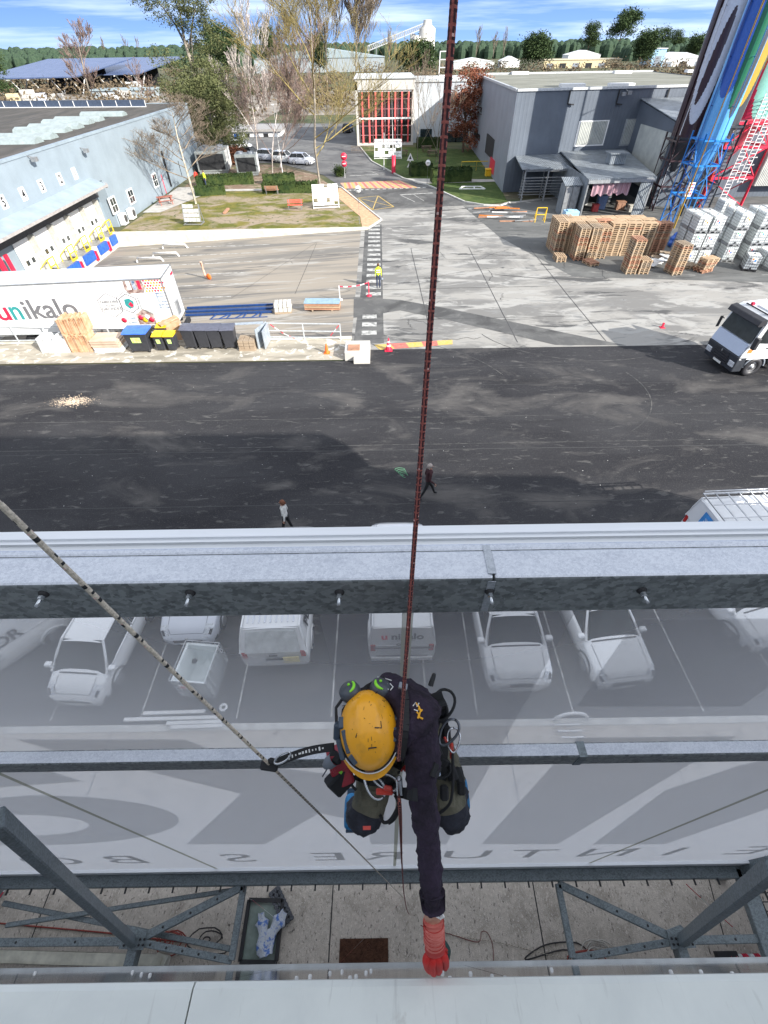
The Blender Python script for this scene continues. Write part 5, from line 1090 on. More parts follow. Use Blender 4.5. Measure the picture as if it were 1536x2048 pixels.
p = at(362, 690); odd('cardboard_box', 'crushed orange brown box behind the yellow lidded bins', 'box', 352, 690, [('b', -.55, .5, .4, 1.0, .7, 1.25), ('r', (-.6, .3, 1.2), (.4, .9, 1.4), .5, .05), ('b', -.5, .45, .45, .95, 0, .7)], m_card, rz=.2)
p = at(495, 702)
odd('wooden_crate_pallet', 'pallet stacked with grey stone blocks beside the dark bins', 'pallet', 495, 702, [('b', -.5, .5, 0, .9, .0, .12)]+[('b', -.48+.33*i, -.18+.33*i, .02+.30*k_, .28+.30*k_, .12+.17*l_, .27+.17*l_) for i in range(3) for k_ in range(3) for l_ in range(3)], m_wood2, z=.05)
odd('sheet_metal_panel', 'bent galvanised panel standing at the end of the bins', 'metal panel', 520, 700, [('r', (-.1, .1, .6), (.35, 1.3, .6), .04, 1.2), ('r', (-1.6, 1.2, 1.1), (.2, 1.25, 1.15), .3, .03), ('r', (.35, .0, .6), (.45, 1.3, .6), .05, 1.1)], m_lb if False else M('zinc_sheet', (.38, .43, .48), rough=.35, metal=.3), z=.05)
cb = thing('concrete_block', 'low concrete block with a brown rusty cover at the corner of the bay', 'block', G(715, 722))
v = MB(); v.box(-.75, .75, 0, 1.5, 0, .55); v.build('body', m_conc, cb, bevel=.03); v = MB(); v.box(-.55, .15, .2, .9, .55, .60); v.build('cover', m_woodred, cb); v = MB(); v.box(-.2, .75, -.35, 0, 0, .3); v.build('step', m_conc, cb)
def cone(label, px, py, h_, mat, band, z=0, s_=1):
    t = thing('traffic_cone', label, 'cone', G(px, py, z), 0); b = MB(); b.box(-.18*s_, .18*s_, -.18*s_, .18*s_, 0, .03); b.lathe([(.14*s_, .03), (.03, h_), (.001, h_)], n=16); b.build('cone', mat, t)
    b = MB()
    for f in (.35, .65): b.lathe([(.14*s_*(1-f)+.03*f+.006, h_*f), (.14*s_*(1-f-.13)+.03*(f+.13)+.006, h_*(f+.13))], n=16)
    b.build('band', band, t)
m_cone = M('cone_orange', (.80, .16, .02)); cone('orange cone standing on the strip beside the railing', 654, 706, .6, m_cone, m_cone, .05); cone('red and white cone on the yellow and red edge marking', 777, 700, .75, m_red, m_wht, 0, 1.3)
odd('marker_flag', 'tiny red marker cone on the worn concrete near the truck', 'marker', 1324, 655, [('r', (0, 0, 0), (0, 0, .3), .1), ('b', -.15, .15, -.15, .15, 0, .03)], m_red)

# loading bay contents
def bay(px, py): p = B(px, py); p.z = BZ(p.x); return p
m_nav = M('navy_beam', (.015, .05, .17), rough=.5)
for i in range(4):
    a, c = bay(372, 633-i*2), bay(545, 626-i*2); v = MB(); v.bar(a+Vector((0, i*.17, .1+.1*(i % 2))), c+Vector((0, i*.17, .1+.1*(i % 2))), .13, .13); one(v, 'steel_beam', m_nav, 'long navy blue beam in the bay, %s of the four lying side by side' % ('nearest', 'second nearest', 'third nearest', 'farthest')[i], 'beam')
a, c = bay(420, 639), bay(535, 634); v = MB(); v.bar(a, c, .08); v.bar(a+Vector((.3, .7, .1)), c+Vector((0, .8, .1)), .08)
for i in range(7): t0, t1 = i/7, (i+1)/7; p, q = a.lerp(c, t0), (a+Vector((.3, .75, .1))).lerp(c+Vector((0, .8, .1)), t1 if i % 2 else t0+.02); v.bar(p, q, .06)
one(v, 'lattice_girder', m_nav, 'navy blue lattice girder lying in front of the beams', 'girder')
p = bay(567, 628); pb = thing('stone_pallet', 'pallet of grey kerb stones in the loading bay', 'pallet', p, .1); v = MB(); v.box(-.6, .6, 0, .8, 0, .12); v.build('base', m_wood2, pb); v = MB()
for i in range(4):
    for k_ in range(2): v.prism([(-.58+i*.3, .02, .13+k_*.3), (-.32+i*.3, .02, .13+k_*.3), (-.30+i*.3, .02, .40+k_*.3), (-.56+i*.3, .02, .40+k_*.3)], (0, .76, 0))
v.build('stones', m_conc, pb, bevel=.03)
p = bay(645, 622); sb = thing('steel_bundle', 'bundle of rusty and pale blue steel profiles on timber bearers', 'steel bundle', p, -.05)
for k_ in range(4):
    v = MB()
    for i in range(4): v.bar((-1.25, i*.2, .15+k_*.14), (1.25, i*.2, .15+k_*.14), .16, .1)
    v.build('profile', (m_woodred, m_wood, m_woodred, M('pale_blue_steel', (.25, .36, .45)))[k_], sb)
v = MB(); v.bar((-.7, -.1, .05), (-.7, .8, .05), .1); v.bar((.7, -.1, .05), (.7, .8, .05), .1); v.build('bearer', m_wood2, sb)
for (px, py, lb) in ((300, 524, 'nearest bent white guide tube on the bay floor'), (332, 514, 'middle bent white guide tube on the bay floor'), (350, 497, 'farthest bent white guide tube by the retaining wall')):
    p = bay(px, py); v = MB(); v.tube([p+Vector((-1.2, 0, 0)), p+Vector((-1.1, 0, .35)), p+Vector((1.1, 0, .35)), p+Vector((1.3, 0, 0))], .09, 8); one(v, 'guide_tube', m_whm, lb, 'guide tube')
p = bay(416, 560); wp = thing('wheeled_post', 'short orange and white post on a wheel lying in the bay', 'barrier post', p, 0); v = MB(); v.tube([(-.3, .5, .05), (-.3, .3, 1.3)], .1, 8); v.build('post', M('peach_plastic', (.75, .45, .33)), wp); v = MB(); v.lathe([(.001, -.05), (.22, -.05), (.24, 0), (.22, .05), (.001, .05)], (.1, .1, .22), 16, axis=(.5, 1, 0)); v.build('wheel', m_cone, wp)
# tape fence at the corner of the bay
def tape(label, pts, sag=.12, w_=.07, grp='red and white barrier tapes'):
    b = MB(); k_ = 0
    for a, c in zip(pts, pts[1:]):
        a, c = Vector(a), Vector(c); n = max(2, int((c-a).length/.28)); pr = None
        for i in range(n+1):
            f = i/n; p = a.lerp(c, f)+Vector((0, 0, -sag*4*f*(1-f)))
            if pr is not None: b.add([pr-Vector((0, 0, w_/2)), p-Vector((0, 0, w_/2)), p+Vector((0, 0, w_/2)), pr+Vector((0, 0, w_/2))], [(0, 1, 2, 3)], k_ % 2); k_ += 1
            pr = p
    return one(b, 'barrier_tape', [m_red, m_wht], label, 'barrier tape', grp)
def post(px, py, lb, h_=1.0, mat=None):
    g_ = G(px, py); t = thing('barrier_post', lb, 'post', g_); b = MB(); b.lathe([(.2, 0), (.2, .06), (.03, .08), (.03, h_), (.001, h_)], n=12); b.build('pole', mat or m_whm, t); return g_
q1 = post(680, 600, 'slim barrier post at the left end of the tape'); q2 = post(738, 592, 'red and white barrier post at the crosswalk', 1.0, m_red)
tape('red and white tape strung between two posts at the crosswalk', [q1+Vector((0, 0, .95)), q2+Vector((0, 0, .95))]); tape('red and white tape tied diagonally to the railing end', [(-2.6, 27.6, 1.0), (-3.2, 27.7, .3)], 0); tape('red and white tape hanging from the railing near the bins', [(-6.9, 27.85, 1.0), (-6.2, 28.0, .35), (-5.5, 27.8, .1)], 0)
# ------------------------------------------------------------------ steel frame, banner and trusses under the camera
def galv(name, c1, c2, sc, rough=.42, metal=.35):
    m = bpy.data.materials.new(name); m.use_nodes = True; n = m.node_tree; b = n.nodes['Principled BSDF']; b.inputs['Roughness'].default_value = rough; b.inputs['Metallic'].default_value = metal
    tc = n.nodes.new('ShaderNodeTexCoord'); mp = n.nodes.new('ShaderNodeMapping'); mp.inputs['Scale'].default_value = (1, 1.3, 1.3); n.links.new(tc.outputs['Object'], mp.inputs[0])
    nz = n.nodes.new('ShaderNodeTexNoise'); nz.inputs['Scale'].default_value = sc*1.2; nz.inputs['Detail'].default_value = 3; n.links.new(mp.outputs[0], nz.inputs[0])
    ad = n.nodes.new('ShaderNodeVectorMath'); ad.operation = 'MULTIPLY_ADD'; ad.inputs[1].default_value = (.035, .035, .035); n.links.new(nz.outputs['Color'], ad.inputs[0]); n.links.new(mp.outputs[0], ad.inputs[2])
    vo = n.nodes.new('ShaderNodeTexVoronoi'); vo.inputs['Scale'].default_value = sc; n.links.new(ad.outputs[0], vo.inputs['Vector'])
    n2 = n.nodes.new('ShaderNodeTexNoise'); n2.inputs['Scale'].default_value = 5; n2.inputs['Detail'].default_value = 10; n2.inputs['Roughness'].default_value = .75; n.links.new(mp.outputs[0], n2.inputs[0])
    sp = n.nodes.new('ShaderNodeSeparateColor'); n.links.new(vo.outputs['Color'], sp.inputs[0])
    mx = n.nodes.new('ShaderNodeMath'); mx.operation = 'MULTIPLY_ADD'; mx.inputs[1].default_value = .45; n.links.new(sp.outputs[0], mx.inputs[0])
    m3 = n.nodes.new('ShaderNodeMath'); m3.operation = 'MULTIPLY'; m3.inputs[1].default_value = .8; n.links.new(n2.outputs['Fac'], m3.inputs[0]); n.links.new(m3.outputs[0], mx.inputs[2])
    rp = n.nodes.new('ShaderNodeValToRGB'); rp.color_ramp.elements[0].position = .38; rp.color_ramp.elements[1].position = .78; rp.color_ramp.elements[0].color = (*c1, 1); rp.color_ramp.elements[1].color = (*c2, 1)
    n.links.new(mx.outputs[0], rp.inputs[0]); n.links.new(rp.outputs[0], b.inputs['Base Color'])
    bp = n.nodes.new('ShaderNodeBump'); bp.inputs['Strength'].default_value = .25; bp.inputs['Distance'].default_value = .004; n.links.new(n2.outputs['Fac'], bp.inputs['Height']); n.links.new(bp.outputs[0], b.inputs['Normal'])
    return m
m_galv = galv('galvanised_skylit', (.44, .47, .53), (.62, .65, .70), 130)  # paler zinc with the skylight on beam tops put into its colour
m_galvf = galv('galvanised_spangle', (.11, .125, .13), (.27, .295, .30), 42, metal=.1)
m_galvd = galv('dull_galvanised', (.11, .135, .145), (.20, .235, .25), 45, rough=.5, metal=.15)
BY = 1.15                                                          # the banner hangs in this vertical plane
fr = thing('banner_support', 'galvanised support of long horizontal beams and braces holding the banner off the wall', 'steel frame', (0, 1, 0))
def F(): return MB(Matrix.Translation(-Vector(fr.location)))
v = F()
for x0, x1 in ((-9, .415), (.418, 9)): v.box(x0, x1, 1.0, 1.14, 11.34, 11.588)
v.box(-9, 9, 1.135, 1.175, 11.34, 11.59); 
def facing(mb):                                                    # upward faces painted paler for the skylight, upright ones a darker spangle
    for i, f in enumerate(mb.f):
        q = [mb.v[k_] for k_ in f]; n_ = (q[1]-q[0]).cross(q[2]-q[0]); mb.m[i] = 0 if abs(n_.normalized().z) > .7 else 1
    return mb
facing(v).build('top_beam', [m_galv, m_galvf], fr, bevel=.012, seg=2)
v = F(); v.box(.395, .425, .997, 1.0, 11.36, 11.57); v.box(.395, .425, 1.02, 1.16, 11.588, 11.592); v.build('splice_plate', galv('weld_zinc', (.30, .33, .36), (.45, .48, .52), 90), fr)
v = F(); v.box(-9, 9, 1.18, 1.29, 11.52, 11.57); v.box(-9, 9, 1.205, 1.213, 11.57, 11.585); v.box(-9, 9, 1.235, 1.243, 11.57, 11.582); v.build('white_profile', M('white_aluminium', (.74, .76, .78), rough=.35, var=.04, scale=1.5, stretch=(.3, 3, 1)), fr)
for px, py in ((88, 1190), (381, 1188), (679, 1187), (979, 1185), (1283, 1183)):
    p = V(px, py-3, 1.0); q = F(); q.lathe([(.001, .016), (.013, .014), (.02, .003), (.02, 0)], p, 16, axis=(0, -1, 0)); w_ = q.build('washer', m_black, fr)
    q = F(); q.lathe([(.010, .01), (.012, .012), (.012, .028), (.009, .03)], p, 6, axis=(0, -1, 0), smooth=False); q.lathe([(.007, .028), (.007, .060), (.001, .061)], p, 10, axis=(0, -1, 0)); q.build('bolt', M('zinc_bolt', (.55, .58, .6), rough=.25, metal=.9), w_)
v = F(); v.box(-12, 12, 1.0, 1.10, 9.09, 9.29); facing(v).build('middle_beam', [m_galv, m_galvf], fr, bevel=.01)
p = V(1158, 1504, 1.05); v = F(); v.box(p.x-.03, p.x+.03, .995, 1.105, 9.085, 9.294); v.build('splice_plate', m_galvd, fr)
v = F(); v.box(-20, 7.2, .90, 1.10, 1.0, 1.2); v.build('bottom_beam', m_galvd, fr, bevel=.015)
v = F(); v.box(-20, 7.3, 1.10, 1.17, 1.15, 1.55); v.build('white_profile', M('white_aluminium'), fr)
v = F(); x = -14.0
while x < 7: v.box(x, x+.03, .80, .90, 1.17, 1.195); x += .48
v.build('hook', m_black, fr)
# banner: translucent mesh fabric with letters printed on the street side
def mesh_fabric(name, col, t0, t1, tl=.5):
    m = bpy.data.materials.new(name); m.use_nodes = True; n = m.node_tree; n.nodes.clear(); o = n.nodes.new('ShaderNodeOutputMaterial')
    df = n.nodes.new('ShaderNodeBsdfDiffuse'); tr = n.nodes.new('ShaderNodeBsdfTranslucent'); tp = n.nodes.new('ShaderNodeBsdfTransparent')
    df.inputs[0].default_value = (*col, 1); tr.inputs[0].default_value = (*col, 1)
    m1 = n.nodes.new('ShaderNodeMixShader'); m1.inputs[0].default_value = tl; n.links.new(df.outputs[0], m1.inputs[1]); n.links.new(tr.outputs[0], m1.inputs[2])
    lw = n.nodes.new('ShaderNodeLayerWeight'); lw.inputs['Blend'].default_value = .5     # holes close up at a grazing angle, as in real mesh
    mr = n.nodes.new('ShaderNodeMapRange'); mr.inputs['From Min'].default_value = .50; mr.inputs['From Max'].default_value = .94; mr.inputs['To Min'].default_value = t0; mr.inputs['To Max'].default_value = t1; n.links.new(lw.outputs['Facing'], mr.inputs['Value'])
    m2 = n.nodes.new('ShaderNodeMixShader'); n.links.new(mr.outputs[0], m2.inputs[0]); n.links.new(m1.outputs[0], m2.inputs[1]); n.links.new(tp.outputs[0], m2.inputs[2]); n.links.new(m2.outputs[0], o.inputs[0])
    return m
m_ban = mesh_fabric('banner_mesh', (.95, .95, .94), .88, .05, .62)
m_let = mesh_fabric('banner_print', (.20, .20, .21), .62, .30, .7)
bn = thing('banner', 'huge pale mesh banner with large letters seen mirrored from behind', 'banner', (0, BY, 1.2))
def Bn(): return MB(Matrix.Translation(-Vector(bn.location)))
v = Bn(); v.poly([(-20, BY, 1.3), (7.32, BY, 1.3), (7.32, BY, 11.52), (-20, BY, 11.52)]); v.build('fabric', m_ban, bn)
def bl(name, polys, mat=m_let, y=BY+.003):
    v = Bn()
    for k_, pts in enumerate(polys): v.poly([tuple(V(px, py, y+.001*k_)) for px, py in pts])
    return v.build(name, mat, bn)
def vline(px, py, y2):                                           # pixel on the vertical through (px, py), at row y2
    a = V(px, py, BY+.012); 
    lo, hi = -3.0, 12.99; d = None
    f = (y2-YN)/(py-YN); return (781+(px-781)*f, y2)
bl('letter_i', [[(963, 1688), (1115, 1688), vline(1115, 1688, 1472), vline(963, 1688, 1475)], [(1153, 1411), (1482, 1411), (1720, 1237), (1274, 1237)]])
bl('letter_k', [[(742, 1688), (893, 1688), vline(893, 1688, 1200), (640, 1200), (640, 1240), (685, 1410)], [(373, 1688), (530, 1688), (640, 1625), (770, 1655), (770, 1560), (580, 1538), (430, 1502), (370, 1478), (30, 1478), (125, 1505), (280, 1538), (482, 1587)]])
def arc(cx, cy, rx, ry, a0, a1, n=20): return [(cx+rx*math.cos(math.radians(a0+(a1-a0)*i/n)), cy+ry*math.sin(math.radians(a0+(a1-a0)*i/n))) for i in range(n+1)]
ou = arc(60, 1640, 300, 52, -90, 90, 26)+[(-400, 1690), (-500, 1588)]
bl('letter_a', [arc(60, 1640, 298, 50, 60, 90, 8)+[(-300, 1694), (-300, 1668)]+arc(40, 1650, 138, 21, 90, -90, 20)+[(-300, 1630), (-400, 1600), (-60, 1600)]+arc(60, 1640, 298, 50, -90, 60, 26), [(-300, 1578), (0, 1574), (165, 1562), (95, 1540), (-300, 1510)]])
bl('letter_n', [[(1186, 1688), (1330, 1688), (1700, 1560), (1900, 1490), (1900, 1440), (1480, 1530), (1330, 1580), (1250, 1640)]])
bl('letter_n', [[(1490, 1411), (1640, 1300), (1700, 1200), (1560, 1200), (1445, 1320)]], y=BY+.02) if False else None
v = Bn(); tl = V(768, 1703, BY).z; tb = V(768, 1719, BY).z; hh = tl-tb
for ch, px, wpx in (('E', 1465, 60), ('I', 1325, 0), ('N', 1200, 75), ('T', 1057, 60), ('U', 932, 62), ('R', 770, 75), ('E', 658, 62), ('S', 468, 62), ('B', 224, 75), ('O', 60, 70)):
    p = V(px, 1711, BY); text(v, ch, (p.x, BY+.003, tb), (-1, 0, 0), (0, 0, 1), hh*1.38, bold=0)
v.build('small_lettering', mesh_fabric('small_print', (.05, .05, .055), .35, .2), bn)
m_seam = mesh_fabric('banner_seam', (.42, .42, .34), .30, .05)
for px, py, w_ in ((796, 1600, .055), (425, 1733, .06), (1168, 1730, .06)):
    p = V(px, py, BY); v = Bn(); v.poly([(p.x-w_/2, BY-.006, 1.3), (p.x+w_/2, BY-.006, 1.3), (p.x+w_/2, BY-.006, 11.4), (p.x-w_/2, BY-.006, 11.4)]); v.build('seam', m_seam, bn)
# trusses back to the wall
def chan(par, a, b, w_=.14, h_=.09, m=None, holes=0, nm='truss_bar'):
    v = F(); v.bar(a, b, w_, h_, up=(0, 0, 1)); o = v.build(nm, m or m_galvd, par, bevel=.012)
    if holes:
        q = F(); a, b = Vector(a), Vector(b); d = (b-a).normalized(); u = d.cross(Vector((0, 0, 1))).normalized(); up = u.cross(d)
        for i in range(1, holes+1): c = a.lerp(b, i/(holes+1))+up*(h_/2+.001); q.lathe([(.022, 0), (.022, .002), (.001, .002)], c, 10, axis=up)
        q.build('bolt_hole', m_black, o)
    return o
N1, J1, E1 = Vector((-4.9, .10, 1.1)), Vector((-2.98, .90, 1.1)), Vector((-2.99, -.18, 1.1))
N2, J2, E2 = Vector((5.49, .0, 1.1)), Vector((3.43, .86, 1.1)), Vector((3.41, -.22, 1.1))
for N, J, E, X_ in ((N1, J1, E1, -14), (N2, J2, E2, 14)):
    chan(fr, N, J, holes=3); chan(fr, J, E, .12); chan(fr, N, E-Vector((0, 0, .03)), .11, holes=5); chan(fr, N, (X_, N.y+.05, 1.1), .13, holes=7)
    v = F(); s_ = 1 if X_ > 0 else -1; v.prism([N+Vector((-.22*s_, -.12, .08)), N+Vector((.25*s_, -.10, .08)), N+Vector((.27*s_, .05, .08)), N+Vector((.1*s_, .22, .08)), N+Vector((-.2*s_, .15, .08))], (0, 0, -.02)); v.box(N.x-.09, N.x+.09, -.35, N.y+.1, .9, 1.15); o = v.build('gusset_plate', m_galvd, fr, bevel=.01)
    q = F()
    for dx in (-.16, -.08, .12, .2):
        for dy in (-.05, .03): q.lathe([(.02, 0), (.02, .02), (.001, .022)], N+Vector((dx, dy, .085)), 6)
    q.build('bolt_head', m_black, o)
chan(fr, (-7.6, .36, .98), (-3.27, .84, .98), .08); chan(fr, (-7.9, .70, .90), (-3.1, -.02, .90), .09)
chan(fr, N1+Vector((0, 0, .12)), (-3.45, .84, 8.3), .19, .10, holes=9, nm='brace'); 
a = N2+Vector((0, 0, .12)); b = Vector((4.05, .62, 7.0)); chan(fr, a, D(1545, 1735, 4.6), .19, .10, holes=7, nm='brace')
# right end: column, cross channel and grating
chan(fr, (7.25, 1.05, 1.12), (7.1, -.3, 1.12), .30, .16, nm='cross_channel'); v = F(); v.box(7.22, 7.45, .95, 1.2, 0, 11.5); v.build('column', m_galvd, fr)
gt = thing('grating_walkway', 'black mesh grating walkway at the lower right behind the steel frame', 'walkway', (7.4, 0, 1.0)); v = MB()
for i in range(14): v.bar((.05+i*.16, -.3, 0), (.05+i*.16, 1.0, 0), .025, .04)
for i in range(10): v.bar((0, -.3+i*.14, .0), (2.2, -.3+i*.14, .0), .02, .03)
v.build('grating', m_black, gt); v = MB(); v.box(-.02, 2.3, -.36, -.30, -.06, .06); v.box(-.02, 2.3, .98, 1.04, -.06, .06); v.build('edge_bar', m_galvd, gt)
for X0 in (-8.6, 8.9, -14.0):                                     # posts that carry the frame, outside the view
    v = F(); v.box(X0-.08, X0+.08, .85, 1.0, 0, 11.34); v.build('column', m_galvd, fr)

# ------------------------------------------------------------------ things on the pavement below
def gz(px, py, z=.1): return G(px, py, z)
a, b = gz(500, 1800), gz(492, 1928); gp = thing('glazed_panel', 'dark framed glass panel lying on the concrete below', 'glass panel', (a.x, a.y, .1)); v = MB()
x1 = gz(566, 1810).x-a.x; y0 = -.95
for q in ((0, .0, x1, 0), (0, y0, x1, y0)): v.bar((q[0], q[1], .06), (q[2], q[3]-.02, .06), .07, .1)
v.bar((0, 0, .06), (0, y0, .06), .07, .1); v.bar((x1, 0, .06), (x1, y0, .06), .07, .1); v.build('frame', m_black, gp); v = MB(); v.box(.03, x1-.03, y0, 0, .03, .05); v.build('pane', M('dusty_glass', (.20, .25, .22), rough=.2, var=.15), gp)
p = gz(548, 1778); q = gz(578, 1845); pb = thing('perforated_block', 'grey perforated rubber block leaning by the glass panel', 'rubber block', p); d = (q-p); L0 = d.length; ang = math.atan2(d.y, d.x); v = MB(); pb.rotation_euler = (0, 0, ang)
v.box(0, L0, -.12, .12, 0, .04)
for i in range(8):
    for s_ in (-1, 0, 1): v.lathe([(.045, .04), (.045, .10), (.03, .105), (.001, .09)], (.06+i*L0/8, s_*.09, 0), 8)
v.build('block', M('grey_rubber', (.08, .085, .095), rough=.7), pb)
m_bag = M('crumpled_bag', (.62, .66, .72), rough=.4, col2=(.10, .22, .60), scale=9, thr=(.52, .60), bump=1)
for i, (px, py, rz, lb) in enumerate(((528, 1868, .3, 'crumpled white and blue plastic sack, left one on the glass panel'), (548, 1860, -.6, 'crumpled white and blue plastic sack, right one on the glass panel'))):
    v = MB(); rr = random.Random(i+5); rows = []
    for j_ in range(9):
        rows.append([Vector((rr.gauss(0, .012)+(.13+.05*math.sin(j_*1.1))*math.cos(2*math.pi*k_/14)*(1 if j_ < 7 else .4), (j_-4)*.085+rr.gauss(0, .01), .05+.05*math.sin(2*math.pi*k_/14)+rr.uniform(0, .04))) for k_ in range(14)])
    v.grid(rows, 0, True, True); o = v.build('plastic_sack', m_bag); o.location = gz(px, py, .2); o.rotation_euler = (0, 0, rz); tag(o, lb, 'sack')
p0, p1 = gz(678, 1928), gz(776, 1876); v = MB(); rr = random.Random(9); vs, fs = [], []
for i in range(900):
    x, y = rr.uniform(p0.x, p1.x), rr.uniform(-.32, p1.y); s_ = .02; o = len(vs); vs += [(x, y, .11), (x+s_, y, .11), (x+rr.uniform(-.01, .02), y+rr.uniform(-.01, .02), .145)]; fs.append((o, o+1, o+2))
v.box(p0.x, p1.x, -.34, p1.y, .104, .122); v.add(vs, fs); one(v, 'doormat', M('brown_coir', (.055, .022, .012), rough=1, col2=(.10, .045, .025), scale=20), 'dark brown coir doormat on the concrete below', 'doormat')
v = MB(); a, b = G(-30, 1912, .35), G(310, 1922, .35); v.tube([a, b], .10, 12); v.tube([b, b+Vector((.25, -.05, 0))], [.13, .13], 12); one(v, 'pipe', M('cream_pipe', (.62, .60, .50), rough=.5), 'thick cream pipe along the foot of the wall', 'pipe')
p = gz(1490, 1915); v = MB()
for i in range(6): v.tube([p+Vector((-.35+i*.12, 0, .1)), p+Vector((-.24+i*.12, 0, .1))], .06, 10, i % 2)
v.box(p.x-.6, p.x-.2, p.y-.25, p.y+.1, .1, .25, 2); one(v, 'barrier_pole', [m_red, m_wht, m_black], 'short red and white banded pole at the lower right', 'barrier pole')
def lay(name, label, cat, pts, r_, mat, grp=None, z=.115, n=6):
    P_2 = [Vector((*G(px, py, z)[:2], z)) if not isinstance(px, Vector) else px for px, py in pts]; out = []
    for i in range(len(P_2)-1):                                   # Catmull-Rom through the points
        p0, p1, p2, p3 = P_2[max(0, i-1)], P_2[i], P_2[i+1], P_2[min(len(P_2)-1, i+2)]
        for k_ in range(6): t = k_/6; out.append(.5*((2*p1)+(p2-p0)*t+(2*p0-5*p1+4*p2-p3)*t*t+(3*p1-p0-3*p2+p3)*t**3))
    out.append(P_2[-1]); v = MB(); v.tube(out, r_, n); return one(v, name, mat, label, cat, grp)
m_brope = M('black_rope', (.03, .028, .028), rough=.8, var=.4, scale=60); m_rrope = M('red_brown_rope', (.20, .04, .03), rough=.8, var=.4, scale=60); m_grope = M('grey_rope', (.32, .29, .25), rough=.8, col2=(.55, .52, .46), scale=80)
lay('rope', 'thin red rope lying along the wall foot at the left', 'rope', ((-20, 1845), (60, 1852), (215, 1866), (330, 1880), (430, 1890)), .014, m_rrope)
def coil(name, label, px, py, R0, n, mat, seed, r_=.013, sx=1):
    rr = random.Random(seed); c = gz(px, py, .12); pts = []
    for i in range(n*14):
        a = i/14*6.283; R1 = R0*(.55+.45*math.sin(i*.11+seed))*rr.uniform(.93, 1.07); pts.append(c+Vector((R1*math.cos(a)*sx+.002*i, R1*math.sin(a)*.6, .02+.10*abs(math.sin(i*.07)))))
    v = MB(); v.tube(pts, r_, 5); return one(v, name, mat, label, 'rope')
coil('rope', 'tangled heap of red brown rope left of the glass panel', 335, 1885, .32, 5, m_rrope, 2); coil('rope', 'looser loops of black rope between truss and glass panel', 415, 1878, .45, 3, m_brope, 3, sx=1.2)
coil('rope', 'heap of coiled pale rope at the foot of the right truss', 1185, 1905, .32, 7, m_grope, 4); coil('rope', 'dark red rope coiled under the pale heap', 1165, 1922, .28, 4, m_rrope, 5, sx=1.5)
lay('cable', 'thin black cable looping over the concrete to the right of the glove', 'cable', ((1120, 1962), (1135, 1900), (1050, 1920), (1090, 1890), (1150, 1885), (1180, 1905)), .012, m_brope)
tape('red and white tape crossing the concrete beside the doormat', [G(680, 1925, .3), G(830, 1775, .3)], 0, .05); tape('red and white tape from the lower beam to the glass panel', [G(440, 1768, .5), G(505, 1800, .3), G(552, 1838, .3)], .02, .05); tape('red and white tape at the left edge of the concrete', [G(-5, 1800, .3), G(18, 1768, .3)], 0, .05); tape('red and white tape at the right running towards the grating', [G(1372, 1768, .3), G(1500, 1885, .3)], .02, .04)
# things seen through the banner
for k_, (px, py, l_) in enumerate(((350, 1428, 1.7), (345, 1440, 2.6), (390, 1448, 1.5), (395, 1456, 1.4))):
    p = G(px, py, .1); v = MB(); v.bar((p.x-l_/2, p.y, .16), (p.x+l_/2, p.y+.03, .16), .09); one(v, 'white_profile_bar', m_whm, 'white metal bar lying on the paving, %s of the four' % ('farthest', 'longest', 'third', 'nearest')[k_], 'metal bar')
p = G(447, 1415, .02); v = MB(); v.lathe([(.05, 0), (.05, .03), (.12, .03), (.12, 0)], p, 14); one(v, 'white_ring', m_wht, 'small white ring on the parking asphalt beside the caged tank', 'ring')
p = G(1140, 1440, .1); bk = thing('bicycle_rack', 'rounded silver hoop stand on the paving edge', 'hoop stand', p); v = MB(); v.tube([(.45*math.cos(a), 0, .5*math.sin(a)) for a in [math.pi*i/12 for i in range(13)]], .045, 8); v.build('hoop', m_whm, bk); v = MB(); [v.tube([(-.5+.05*i, -.15-.16*i, .1), (.2, -.15-.16*i, .1)], .03, 6) for i in range(3)]; v.build('rail', m_whm, bk)
ot = tank('open topped caged tank with a cut off lid, between the parked cars', (-5.33, 5.75, 0), rz=-.1, group=None, open_=True); v = MB(); s_ = .46
v.grid([[Vector((x*k_, y*k_*1.2, z)) for x, y in ((-s_, -s_), (s_, -s_), (s_, s_), (-s_, s_))] for k_, z in ((.96, .17), (.99, 1.05), (1.03, 1.08), (.93, 1.05), (.88, .22))], 0, False, True); v.box(-.42, .42, -.5, .5, .17, .21); v.build('tank', m_tank, ot)
# ------------------------------------------------------------------ parked cars and vans
m_carw = M('white_car_paint', (.76, .77, .78), rough=.25, var=.01, coat=.8); m_cars = M('silver_car_paint', (.60, .63, .70), rough=.25, var=.01, coat=.8)
m_cglass = M('car_glass', (.022, .026, .028), rough=.12, var=.3, scale=2, spec=.35); m_lamp = M('headlamp', (.45, .47, .5), rough=.1, var=.5, scale=30, coat=1); m_trim = M('black_trim', (.03, .03, .035), rough=.5); m_tail = M('tail_lamp', (.45, .02, .02), rough=.2, coat=1); m_plate = M('number_plate_white', (.7, .7, .68)); m_alloy = M('alloy', (.5, .51, .53), rough=.3, metal=.7)
def loft(sec, n=9):
    """sec: list of (x, halfwidth, z_low, z_side, z_top, roundness)"""
    rows = []
    for (x, w_, z0, z1, z2, k_) in sec:
        z1 = z2-(z2-z1)*.6
        pr = [(-w_*.86, z0), (-w_*.97, z0+.12), (-w_, (z0+z1)*.5), (-w_*.97, z1*.97+z0*.03), (-w_*.90, z1), (-w_*k_, z1*.3+z2*.7), (-w_*k_*.5, z2*.97+z1*.03), (0, z2)]
        rows.append([Vector((x, y, z)) for y, z in pr]+[Vector((x, -y, z)) for y, z in pr[-2::-1]])
    return rows
